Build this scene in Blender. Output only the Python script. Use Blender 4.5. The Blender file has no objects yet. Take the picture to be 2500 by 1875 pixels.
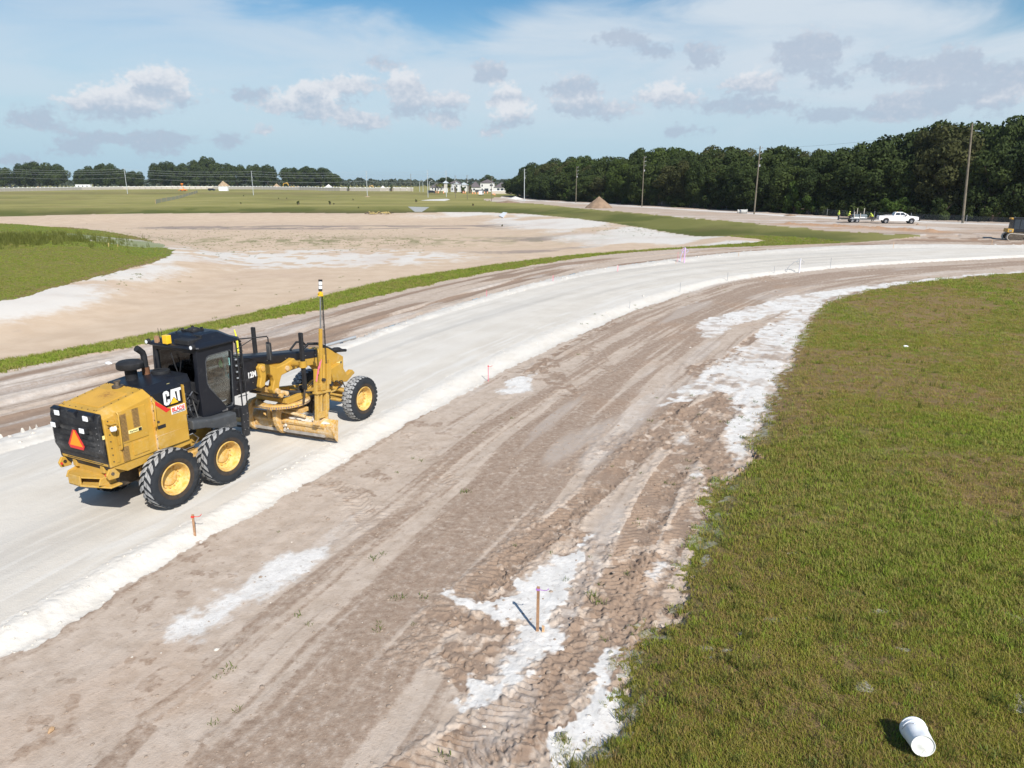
import bpy, bmesh, math, random
import numpy as np
from mathutils import Vector, Matrix, Euler

R = math.radians
random.seed(7)
rng = np.random.default_rng(7)
SC = bpy.context.scene
COL = SC.collection

# ------------------------------------------------------------------ camera
F_PX, IW, IH = 1733.0, 2500.0, 1875.0           # focal length in pixels of the 2500 px wide photograph
CAM_H, HORIZON = 7.15, 444.0
PITCH = math.atan((IH / 2 - HORIZON) / F_PX)
cam_d = bpy.data.cameras.new('camera')
cam = bpy.data.objects.new('camera', cam_d)
COL.objects.link(cam)
cam.location = (0, 0, CAM_H)
cam.rotation_euler = (math.pi / 2 - PITCH, 0, 0)
cam_d.sensor_width = 36
cam_d.lens = F_PX / IW * 36
cam_d.clip_start = 0.1
cam_d.clip_end = 9000
SC.camera = cam

# ------------------------------------------------------------------ view and sun
SC.view_settings.view_transform = 'Standard'
SC.view_settings.look = 'None'
SC.view_settings.exposure = 0.42
SC.view_settings.gamma = 1.0
SUN_EL, SUN_AZ = R(41.5), R(155.0)               # azimuth measured from +Y towards +X
TO_SUN = Vector((math.sin(SUN_AZ) * math.cos(SUN_EL), math.cos(SUN_AZ) * math.cos(SUN_EL), math.sin(SUN_EL)))
sun_d = bpy.data.lights.new('sun', 'SUN')
sun_d.energy = 4.5
sun_d.angle = R(0.53)
sun_d.color = (1.0, 0.945, 0.865)
sun = bpy.data.objects.new('sun', sun_d)
COL.objects.link(sun)
sun.rotation_euler = TO_SUN.to_track_quat('Z', 'Y').to_euler()
sun.location = (30, -40, 60)


class G:
    """small helper that adds nodes and wires them"""
    def __init__(self, nt): self.nt = nt
    def n(self, typ, inp=None, **props):
        nd = self.nt.nodes.new(typ)
        for k, v in props.items(): setattr(nd, k, v)
        for k, v in (inp or {}).items():
            s = nd.inputs[k]
            if isinstance(v, bpy.types.NodeSocket): self.nt.links.new(v, s)
            elif isinstance(v, bpy.types.Node): self.nt.links.new(v.outputs[0], s)
            else:
                if hasattr(s.default_value, '__len__') and isinstance(v, (tuple, list)):
                    v = tuple(v)
                    if len(s.default_value) == 4 and len(v) == 3: v = v + (1,)
                s.default_value = v
        return nd
    def m(self, op, a, b=0.0, c=0.0, clamp=False):
        nd = self.n('ShaderNodeMath', operation=op, use_clamp=clamp)
        for i, v in enumerate((a, b, c)):
            if isinstance(v, (bpy.types.NodeSocket,)): self.nt.links.new(v, nd.inputs[i])
            elif isinstance(v, bpy.types.Node): self.nt.links.new(v.outputs[0], nd.inputs[i])
            else: nd.inputs[i].default_value = v
        return nd.outputs[0]
    def ss(self, v, lo, hi):
        nd = self.n('ShaderNodeMapRange', {0: v, 1: lo, 2: hi}, interpolation_type='SMOOTHSTEP')
        return nd.outputs[0]
    def mix(self, f, a, b, blend='MIX'):
        nd = self.n('ShaderNodeMix', data_type='RGBA', blend_type=blend)
        for i, v in ((0, f), (6, a), (7, b)):
            s = nd.inputs[i]
            if isinstance(v, bpy.types.NodeSocket): self.nt.links.new(v, s)
            elif isinstance(v, bpy.types.Node): self.nt.links.new(v.outputs[0], s)
            else:
                if i and len(v) == 3: v = tuple(v) + (1,)
                s.default_value = v
        return nd.outputs[2]
    def noise(self, vec, scale, detail=4, rough=.55, dist=0.0, dim='3D'):
        nd = self.n('ShaderNodeTexNoise', {'Scale': scale, 'Detail': detail, 'Roughness': rough, 'Distortion': dist}, noise_dimensions=dim)
        if vec is not None: self.nt.links.new(vec, nd.inputs['Vector'])
        return nd.outputs[0]


# ------------------------------------------------------------------ sky: clear air with a thin high veil and a row of small cumulus
def px_dir(u, v):
    a = (u - IW / 2) / F_PX; b = -(v - IH / 2) / F_PX
    d = Vector((a, math.cos(PITCH) + b * math.sin(PITCH), -math.sin(PITCH) + b * math.cos(PITCH))).normalized()
    return math.degrees(math.atan2(d.x, d.y)), math.degrees(math.asin(d.z))

CLOUDS = [  # picture place, half width, half height, brightness of the lit top
    (285, 255, 115, 34, 1.0), (385, 205, 75, 34, 1.0), (455, 240, 45, 18, .5), (78, 262, 30, 10, .1),
    (745, 262, 105, 32, 1.0), (765, 225, 45, 28, 1.0), (850, 215, 80, 26, .8), (980, 212, 55, 32, .9), (880, 300, 85, 24, .6), (1000, 255, 45, 25, .4),
    (1090, 250, 65, 26, .7), (1195, 185, 45, 30, .25), (1240, 240, 48, 26, 1.0), (1250, 285, 60, 20, .8), (1085, 300, 45, 14, .5),
    (930, 165, 50, 14, .2), (1520, 97, 85, 22, .15), (1600, 125, 40, 12, .1), (1710, 140, 48, 34, .25), (1760, 152, 18, 12, .1),
    (1985, 110, 85, 30, .25), (1965, 152, 95, 28, .2), (2030, 205, 38, 25, .15), (2160, 162, 60, 28, .2), (2330, 150, 70, 28, .2),
    (2400, 185, 150, 28, .2), (2280, 190, 90, 22, .2), (1830, 210, 88, 30, .65), (1625, 240, 95, 32, .9), (1640, 200, 28, 18, .2),
    (1400, 215, 75, 26, .3), (1420, 258, 80, 24, .45), (1500, 278, 58, 22, .4), (1850, 268, 125, 20, .15), (2190, 255, 75, 26, .4),
    (2310, 232, 90, 22, .25), (2430, 245, 85, 28, .6), (2030, 280, 80, 18, .15), (1720, 265, 30, 14, .1), (2200, 280, 110, 14, .3),
    (270, 335, 90, 12, .3), (400, 340, 70, 10, .2), (640, 328, 38, 14, .3), (555, 343, 40, 8, .2), (480, 353, 25, 8, .1), (180, 360, 55, 10, .15),
    (200, 385, 30, 9, .1), (390, 367, 28, 9, .15), (95, 305, 55, 9, .15), (40, 390, 30, 8, .1), (715, 335, 30, 8, .2), (1200, 330, 35, 10, .3),
    (1655, 317, 22, 9, .2), (1710, 318, 25, 6, .1), (530, 385, 26, 5, .1), (600, 235, 50, 8, .1), (2480, 210, 60, 22, .3)]
world = bpy.data.worlds.new('World')
SC.world = world
world.use_nodes = True
nt = world.node_tree
nt.nodes.clear()
g = G(nt)
sky = g.n('ShaderNodeTexSky', sky_type='NISHITA', sun_disc=False, sun_elevation=SUN_EL, sun_rotation=SUN_AZ,
          altitude=50.0, air_density=1.0, dust_density=0.6, ozone_density=1.6)
co = g.n('ShaderNodeTexCoord').outputs['Generated']
sep = g.n('ShaderNodeSeparateXYZ', {0: co})
azr = g.m('MULTIPLY', g.m('ARCTAN2', sep.outputs[0], sep.outputs[1]), 57.29578)
el = g.m('MULTIPLY', g.m('ARCSINE', g.m('MINIMUM', sep.outputs[2], 0.9999)), 57.29578)
SPAN = 38.0
az = g.m('SUBTRACT', g.m('PINGPONG', g.m('ADD', azr, SPAN), 2 * SPAN), SPAN)   # the same kind of sky goes on all round
pos = g.n('ShaderNodeCombineXYZ', {0: azr, 1: el, 2: 0.0}).outputs[0]
stretch = g.n('ShaderNodeVectorMath', {0: pos, 1: (1.0, 1.25, 1.0)}, operation='MULTIPLY').outputs[0]
w1 = g.n('ShaderNodeTexNoise', {'Vector': stretch, 'Scale': .55, 'Detail': 5.0, 'Roughness': .6})
wsep = g.n('ShaderNodeSeparateColor', {0: w1.outputs[1]})
azw = g.m('ADD', az, g.m('MULTIPLY', g.m('SUBTRACT', wsep.outputs[0], .5), 3.0))
elw = g.m('ADD', el, g.m('MULTIPLY', g.m('SUBTRACT', wsep.outputs[1], .5), 1.25))
blobs = []
for u, v, hw, hh, br in CLOUDS:
    a0, e0 = px_dir(u, v)
    k_ = .86 if u > 1450 else 1.0
    blobs.append((a0, e0, hw / 29.0 * k_, max(hh / 29.0 * (.92 if u > 1450 else 1), .36), min(1, br + .18)))
step = 0.78
bands = [1.3 + step * i for i in range(14)]
facs = (g.m('DIVIDE', g.m('ADD', azw, SPAN), SPAN), g.m('DIVIDE', azw, SPAN))
accs2 = [None, None]
for bi, eb in enumerate(bands):
    w = g.m('MULTIPLY_ADD', g.m('ABSOLUTE', g.m('SUBTRACT', elw, eb)), -1.0 / step, 1.0, clamp=True)
    for half in (0, 1):
        ramp = g.n('ShaderNodeValToRGB', {0: facs[half]})
        cr = ramp.color_ramp
        cr.interpolation = 'EASE'
        for i in range(32):
            t = i / 31.0
            a = (-SPAN if half == 0 else 0.0) + t * SPAN
            dbest, top = 0.0, 0.0
            for a0, e0, hw, hh, br in blobs:
                q = 1 - ((a - a0) / (hw * 1.08)) ** 2 - ((eb - e0) / (hh * (1.25 if eb > e0 else .85))) ** 2
                if q > dbest:
                    dbest = q
                    top = min(1, max(0, .40 + .60 * (eb - e0) / hh)) * br
            if i == 0: e_ = cr.elements[0]; e_.position = 0.0
            elif i == 31: e_ = cr.elements[len(cr.elements) - 1]; e_.position = 1.0
            else: e_ = cr.elements.new(t)
            e_.color = (dbest, top * dbest, 0, 1)
        inp = {0: ramp.outputs[0], 1: w}
        if accs2[half] is None: accs2[half] = g.n('ShaderNodeVectorMath', inp, operation='MULTIPLY').outputs[0]
        else:
            inp[2] = accs2[half]
            accs2[half] = g.n('ShaderNodeVectorMath', inp, operation='MULTIPLY_ADD').outputs[0]
acc = g.mix(g.m('GREATER_THAN', azw, 0.0), accs2[0], accs2[1])
accs = g.n('ShaderNodeSeparateXYZ', {0: acc})
puff = g.noise(stretch, 1.9, 8, .60)
dens = g.m('ADD', accs.outputs[0], g.m('MULTIPLY', g.m('SUBTRACT', puff, .5), 1.15))
cmask = g.m('MULTIPLY', g.ss(dens, .14, .62), g.ss(accs.outputs[0], 0.02, .22))
lit = g.m('DIVIDE', accs.outputs[1], g.m('MAXIMUM', accs.outputs[0], .05))
lit = g.m('ADD', lit, g.m('MULTIPLY', g.m('SUBTRACT', puff, .5), .65))
ccol = g.mix(g.ss(lit, .14, .72), (4.0, 4.75, 5.9), (7.3, 7.5, 7.9))
# thin high veil
vm = g.n('ShaderNodeVectorMath', {0: pos, 1: (.045, .17, 1.0)}, operation='MULTIPLY').outputs[0]
veil_n = g.noise(vm, 1.6, 6, .58, .6)
edge = g.n('ShaderNodeValToRGB', {0: g.m('DIVIDE', g.m('ADD', az, SPAN), 2 * SPAN)})
pts = [(-38, 12.2), (-34, 12.0), (-28, 12.3), (-22, 12.1), (-14, 11.0), (-8, 10.6), (-2, 10.4), (3, 12.6), (8, 13.0), (12, 12.4), (17, 13.2), (22, 12.4), (27, 11.2), (33, 9.9), (38, 9.2)]
for i, (a, e) in enumerate(pts):
    t = (a + SPAN) / (2 * SPAN)
    el_ = edge.color_ramp.elements[0] if i == 0 else (edge.color_ramp.elements[len(edge.color_ramp.elements) - 1] if i == len(pts) - 1 else edge.color_ramp.elements.new(t))
    el_.position = t
    el_.color = (e / 20,) * 3 + (1,)
etop = g.m('MULTIPLY', edge.outputs[0], 20.0)
rel = g.m('ADD', g.m('SUBTRACT', etop, el), g.m('MULTIPLY', g.m('SUBTRACT', veil_n, .5), 7.0))
lo_part = g.m('MULTIPLY', g.ss(rel, -1.3, 1.7), g.ss(el, .5, 7.0))
hi_part = g.m('MULTIPLY', g.ss(veil_n, .50, .70), g.ss(el, 12.0, 18.0))
azbias = g.ss(az, -36.0, 20.0)
vamt = g.m('MULTIPLY', g.m('MAXIMUM', lo_part, g.m('MULTIPLY', hi_part, .8)), g.m('ADD', .60, g.m('MULTIPLY', azbias, .34)))
vamt = g.m('MULTIPLY', vamt, g.m('ADD', .62, g.m('MULTIPLY', g.ss(veil_n, .3, .65), .42)), clamp=True)
base = g.n('ShaderNodeHueSaturation', {'Hue': .495, 'Saturation': 1.35, 'Value': 1.0, 'Color': sky}).outputs[0]
haze_f = g.m('SUBTRACT', 1.0, g.ss(el, 1.0, 13.5))
tint = g.mix(g.m('MULTIPLY', haze_f, .93), base, (4.0, 5.8, 7.15))      # moist air low over the horizon
c1 = g.mix(vamt, tint, (6.0, 6.8, 7.6))
c2 = g.mix(g.m('MULTIPLY', cmask, g.m('ADD', .66, g.m('MULTIPLY', g.ss(lit, .0, .5), .22))), c1, ccol)
bg_low = g.n('ShaderNodeBackground', {'Color': c2, 'Strength': 0.081})
bg_high = g.n('ShaderNodeBackground', {'Color': c1, 'Strength': 0.081})
pick = g.m('MULTIPLY', g.m('LESS_THAN', el, 14.5), g.m('GREATER_THAN', el, -.5))
bg = g.n('ShaderNodeMixShader', {0: pick, 1: bg_high, 2: bg_low})
out = g.n('ShaderNodeOutputWorld', {0: bg})
world.cycles.sampling_method = 'MANUAL'
world.cycles.sample_map_resolution = 256

# ------------------------------------------------------------------ scene helpers
def tag(o, label=None, cat=None, group=None, kind=None):
    for k, v in (('label', label), ('category', cat), ('group', group), ('kind', kind)):
        if v is not None: o[k] = v
    return o

def empty(name, loc=(0, 0, 0), rz=0.0, label=None, cat=None, group=None):
    o = bpy.data.objects.new(name, None)
    o.empty_display_size = .3
    COL.objects.link(o)
    o.location = loc
    o.rotation_euler = (0, 0, rz)
    return tag(o, label, cat, group)

def copy_tree(o, parent=None):
    c = o.copy()
    COL.objects.link(c)
    c.parent = parent
    if parent is not None: c.matrix_parent_inverse = o.matrix_parent_inverse.copy()
    for ch in list(o.children): copy_tree(ch, c)
    return c

def rotm(rx=0, ry=0, rz=0):
    return Euler((rx, ry, rz)).to_matrix()

class MB:
    """collects simple solids and links them as one mesh object"""
    def __init__(self): self.v = []; self.f = []; self.mi = []; self.cur = 0
    def add(self, vs, fs):
        b = len(self.v)
        self.v += [tuple(p) for p in vs]
        for f in fs: self.f.append([b + i for i in f]); self.mi.append(self.cur)
        return self
    def box(self, c, s, rot=None):
        x, y, z = s[0] / 2, s[1] / 2, s[2] / 2
        P = [Vector(p) for p in ((-x, -y, -z), (x, -y, -z), (x, y, -z), (-x, y, -z), (-x, -y, z), (x, -y, z), (x, y, z), (-x, y, z))]
        if rot is not None: P = [rot @ p for p in P]
        c = Vector(c)
        return self.add([p + c for p in P], [(3, 2, 1, 0), (4, 5, 6, 7), (0, 1, 5, 4), (1, 2, 6, 5), (2, 3, 7, 6), (3, 0, 4, 7)])
    def bx(self, x0, x1, y0, y1, z0, z1):
        return self.box(((x0 + x1) / 2, (y0 + y1) / 2, (z0 + z1) / 2), (x1 - x0, y1 - y0, z1 - z0))
    def prism(self, poly, a, b, axis='y', flip=False):
        """polygon in the plane across axis, extruded from a to b"""
        def P(p, t):
            if axis == 'y': return (p[0], t, p[1])
            if axis == 'x': return (t, p[0], p[1])
            return (p[0], p[1], t)
        n = len(poly)
        vs = [P(p, a) for p in poly] + [P(p, b) for p in poly]
        fs = [list(range(n))[::-1], list(range(n, 2 * n))] + [(i, (i + 1) % n, n + (i + 1) % n, n + i) for i in range(n)]
        return self.add(vs, fs)
    def loft(self, rings, cap=True):
        n = len(rings[0]); vs = [p for r in rings for p in r]; fs = []
        for k in range(len(rings) - 1):
            for i in range(n):
                j = (i + 1) % n
                fs.append((k * n + i, k * n + j, (k + 1) * n + j, (k + 1) * n + i))
        if cap: fs += [list(range(n))[::-1], [(len(rings) - 1) * n + i for i in range(n)]]
        return self.add(vs, fs)
    def tube(self, pts, r, seg=8, cap=True):
        pts = [Vector(p) for p in pts]
        rs = r if hasattr(r, '__len__') else [r] * len(pts)
        rings = []; up = None
        for i, p in enumerate(pts):
            t = (pts[min(i + 1, len(pts) - 1)] - pts[max(i - 1, 0)])
            if t.length < 1e-9: t = Vector((0, 0, 1))
            t.normalize()
            if up is None: up = t.orthogonal().normalized()
            else:
                up = (up - t * up.dot(t))
                up = up.normalized() if up.length > 1e-6 else t.orthogonal().normalized()
            w = t.cross(up)
            rings.append([p + (up * math.cos(2 * math.pi * k / seg) + w * math.sin(2 * math.pi * k / seg)) * rs[i] for k in range(seg)])
        return self.loft(rings, cap)
    def cyl(self, p0, p1, r, seg=16, r1=None):
        return self.tube([p0, p1], [r, r if r1 is None else r1], seg)
    def lathe(self, prof, c=(0, 0, 0), axis='z', seg=24, closed=False):
        """profile of (radius, height) pairs turned about an axis through c"""
        c = Vector(c); n = len(prof); vs = []; fs = []
        for k in range(seg):
            a = 2 * math.pi * k / seg; ca, sa = math.cos(a), math.sin(a)
            for r, h in prof:
                p = (r * ca, r * sa, h) if axis == 'z' else ((r * ca, h, r * sa) if axis == 'y' else (h, r * ca, r * sa))
                vs.append(c + Vector(p))
        m = n if closed else n - 1
        for k in range(seg):
            k2 = (k + 1) % seg
            for i in range(m):
                j = (i + 1) % n
                fs.append((k * n + i, k2 * n + i, k2 * n + j, k * n + j))
        return self.add(vs, fs)
    def build(self, name, mat, parent=None, smooth=0, bevel=0.0, seg=2, link=True):
        me = bpy.data.meshes.new(name)
        me.from_pydata(self.v, [], self.f)
        mats = mat if isinstance(mat, (list, tuple)) else [mat]
        for m_ in mats: me.materials.append(m_)
        if len(mats) > 1: me.polygons.foreach_set('material_index', self.mi)
        bm = bmesh.new(); bm.from_mesh(me)
        bmesh.ops.recalc_face_normals(bm, faces=bm.faces)
        bm.to_mesh(me); bm.free()
        me.update()
        o = bpy.data.objects.new(name, me)
        if link: COL.objects.link(o)
        if parent is not None: o.parent = parent
        if smooth:
            me.polygons.foreach_set('use_smooth', [True] * len(me.polygons))
            try: me.set_sharp_from_angle(angle=R(smooth))
            except Exception: pass
        if bevel:
            md = o.modifiers.new('bevel', 'BEVEL')
            md.width = bevel; md.segments = seg; md.limit_method = 'ANGLE'; md.angle_limit = R(35)
            md.harden_normals = False
        return o

def text_mesh(body, size, name, mat, parent, loc, rot, offset=0.0, xs=1.0, depth=.002, shear=0.0):
    cu = bpy.data.curves.new(name, 'FONT')
    cu.body = body; cu.size = size; cu.align_x = 'CENTER'; cu.align_y = 'CENTER'
    cu.offset = offset; cu.extrude = depth; cu.shear = shear
    cu.resolution_u = 3
    to = bpy.data.objects.new(name, cu)
    COL.objects.link(to)
    dg = bpy.context.evaluated_depsgraph_get()
    me = bpy.data.meshes.new_from_object(to.evaluated_get(dg))
    bpy.data.objects.remove(to)
    me.materials.clear(); me.materials.append(mat)
    o = bpy.data.objects.new(name, me)
    COL.objects.link(o)
    o.parent = parent
    o.location = loc; o.rotation_euler = rot; o.scale = (xs, 1, 1)
    return o

# ------------------------------------------------------------------ materials
M = {}
def mat(name, col, rough=.6, metal=0.0, var=.0, vscale=4.0, bump=0.0, bscale=30.0, dust=None, dcol=(.62, .56, .47), spec=.4, coat=0.0):
    """painted or plain surface with colour drift, fine relief and, where asked, dust that settles by height and in patches"""
    m = bpy.data.materials.new(name); m.use_nodes = True
    t = m.node_tree; t.nodes.clear(); q = G(t)
    tc = q.n('ShaderNodeTexCoord').outputs['Object']
    c = q.n('ShaderNodeRGB').outputs[0]; c.default_value = tuple(col) + (1,)
    if var:
        nz = q.noise(tc, vscale, 5, .6)
        f = q.ss(nz, .3, .7)
        lo = tuple(x * (1 - var) for x in col); hi = tuple(min(1, x * (1 + var)) for x in col)
        c = q.mix(f, lo, hi)
    rg = rough
    if dust:
        d1 = q.noise(tc, 2.3, 6, .65); d2 = q.noise(tc, 14.0, 5, .7)
        f = q.m('MULTIPLY', q.ss(q.m('ADD', q.m('MULTIPLY', d1, .65), q.m('MULTIPLY', d2, .35)), .60 - dust * .35, .80 - dust * .2), min(1, .35 + dust), clamp=True)
        zz_ = q.n('ShaderNodeSeparateXYZ', {0: tc}).outputs[2]
        if name.startswith(('yellow', 'black')): f = q.m('MAXIMUM', f, q.m('MULTIPLY', q.m('SUBTRACT', 1.0, q.ss(zz_, .3, 1.7)), q.m('MULTIPLY', q.ss(d2, .35, .65), .6)))
        c = q.mix(f, c, dcol)
        rg = q.m('ADD', rough, q.m('MULTIPLY', f, .35), clamp=True)
    b = q.n('ShaderNodeBsdfPrincipled', {'Base Color': c, 'Roughness': rg, 'Metallic': metal, 'Specular IOR Level': spec, 'Coat Weight': coat})
    if bump:
        bn = q.n('ShaderNodeBump', {'Strength': min(1, bump), 'Distance': .02, 'Height': q.noise(tc, bscale, 5, .6)})
        t.links.new(bn.outputs[0], b.inputs['Normal'])
    q.n('ShaderNodeOutputMaterial', {0: b})
    M[name] = m
    return m

mat('yellow', (.485, .285, .042), .48, var=.09, vscale=1.6, dust=.30, dcol=(.56, .43, .22), bump=.05, bscale=60)
mat('yellow_dusty', (.54, .30, .05), .6, var=.12, vscale=3, dust=.55, dcol=(.66, .58, .44), bump=.3, bscale=40)
mat('yellow_rim', (.60, .36, .06), .5, var=.08, dust=.30, dcol=(.70, .56, .32))
mat('black_paint', (.011, .013, .019), .38, dust=.14, dcol=(.10, .10, .10), bump=.04)
mat('black_matt', (.016, .017, .02), .7, var=.2, dust=.22, dcol=(.12, .115, .11))
mat('black_grille', (.014, .015, .018), .6, dust=.42, dcol=(.14, .14, .14), bump=.2)
mat('rubber', (.020, .024, .030), .85, var=.25, vscale=3, dust=.25, dcol=(.09, .085, .08), bump=.2)
mat('rubber_lug', (.31, .315, .32), .9, var=.22, vscale=9, bump=.3, bscale=60)
mat('rubber_brown', (.045, .034, .026), .9, var=.3, vscale=8)
mat('grey_plastic', (.055, .06, .066), .65, var=.15, dust=.2)
mat('steel', (.42, .42, .43), .35, metal=.9, var=.1, dust=.2)
mat('steel_dark', (.10, .085, .07), .55, metal=.6, var=.3, vscale=6, dust=.4, dcol=(.34, .27, .2))
mat('rust', (.13, .06, .03), .8, var=.4, vscale=9)
mat('white_paint', (.78, .79, .80), .35, var=.04, dust=.1)
mat('white_plastic', (.80, .82, .84), .4, var=.04, vscale=6, bump=.05)
mat('lamp_lens', (.82, .85, .88), .15, spec=.6)
mat('amber', (.86, .52, .03), .3, var=.08)
mat('red', (.62, .03, .025), .4)
mat('pink', (.80, .18, .28), .6)
mat('purple', (.42, .20, .55), .6)
mat('orange', (.85, .24, .02), .55)
mat('smv_orange', (.95, .30, .01), .5)
mat('hi_vis', (.62, .78, .10), .7, var=.08)
mat('hi_vis_orange', (.75, .14, .03), .7, var=.1)
mat('skin', (.36, .21, .14), .6)
mat('denim', (.05, .06, .09), .8, var=.2)
mat('dark_cloth', (.03, .03, .035), .85, var=.2)
mat('wood', (.52, .34, .19), .75, var=.22, vscale=10)
mat('wood_dark', (.36, .21, .12), .8, var=.25, vscale=10)
mat('pole_wood', (.16, .14, .105), .85, var=.25, vscale=1.2)
mat('pole_steel', (.50, .54, .57), .5, metal=.2, var=.08)
mat('concrete', (.46, .46, .44), .85, var=.12, bump=.2)
mat('wall_tan', (.50, .46, .41), .85, var=.06, vscale=.4)
mat('wall_cap', (.82, .82, .82), .7)
mat('stucco_white', (.58, .58, .57), .85, var=.04)
mat('stucco_grey', (.45, .46, .50), .85, var=.05)
mat('brick_red', (.30, .13, .07), .85, var=.25, vscale=4)
mat('shingle', (.115, .10, .105), .9, var=.2, vscale=1.0)
mat('metal_roof', (.55, .60, .66), .45, metal=.2)
mat('window_dark', (.03, .04, .055), .15, spec=.7)
mat('bark', (.10, .075, .055), .9, var=.3, vscale=1.4, bump=.4, bscale=4)
mat('sticker', (.82, .82, .80), .5)
mat('label_yellow', (.80, .72, .32), .5)
mat('car_dark', (.012, .014, .022), .25, spec=.6)
mat('seat_cloth', (.02, .022, .026), .85)
mat('pvc_blue', (.46, .47, .72), .5)
mat('straw', (.42, .33, .13), .8, var=.2)
mat('yellow_tape', (.85, .80, .04), .5)
mat('ms_grey', (.30, .32, .34), .6, var=.1)

def stained(name, col, stain, centre, radius):
    m = bpy.data.materials.new(name); m.use_nodes = True
    t = m.node_tree; t.nodes.clear(); q = G(t)
    tc = q.n('ShaderNodeTexCoord').outputs['Object']
    d = q.n('ShaderNodeVectorMath', {0: tc, 1: centre}, operation='DISTANCE').outputs['Value']
    f = q.m('MULTIPLY', q.m('SUBTRACT', 1.0, q.ss(d, 0.0, radius)), q.ss(q.noise(tc, 16.0, 6, .7), .38, .68))
    c = q.mix(q.m('MULTIPLY', f, .8), q.mix(q.ss(q.noise(tc, 2.0, 5, .6), .3, .7), col, tuple(x * 1.12 for x in col)), stain)
    b = q.n('ShaderNodeBsdfPrincipled', {'Base Color': c, 'Roughness': .5, 'Specular IOR Level': .4})
    q.n('ShaderNodeOutputMaterial', {0: b}); M[name] = m
stained('yellow_rusty', (.53, .30, .045), (.20, .075, .02), (-1.30, -.06, 2.67), .34)

def glass(name, tint=(.55, .85, .75), a=.22):
    m = bpy.data.materials.new(name); m.use_nodes = True
    t = m.node_tree; t.nodes.clear(); q = G(t)
    tr = q.n('ShaderNodeBsdfTransparent', {'Color': tint})
    gl = q.n('ShaderNodeBsdfGlossy', {'Color': (1, 1, 1), 'Roughness': .03})
    fr = q.n('ShaderNodeFresnel', {'IOR': 1.45})
    df = q.n('ShaderNodeBsdfDiffuse', {'Color': (.10, .14, .13)})
    a1 = q.n('ShaderNodeMixShader', {0: a, 1: tr, 2: df})
    a2 = q.n('ShaderNodeMixShader', {0: fr, 1: a1, 2: gl})
    q.n('ShaderNodeOutputMaterial', {0: a2})
    M[name] = m
glass('cab_glass', (.92, .975, .955), .0)

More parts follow.
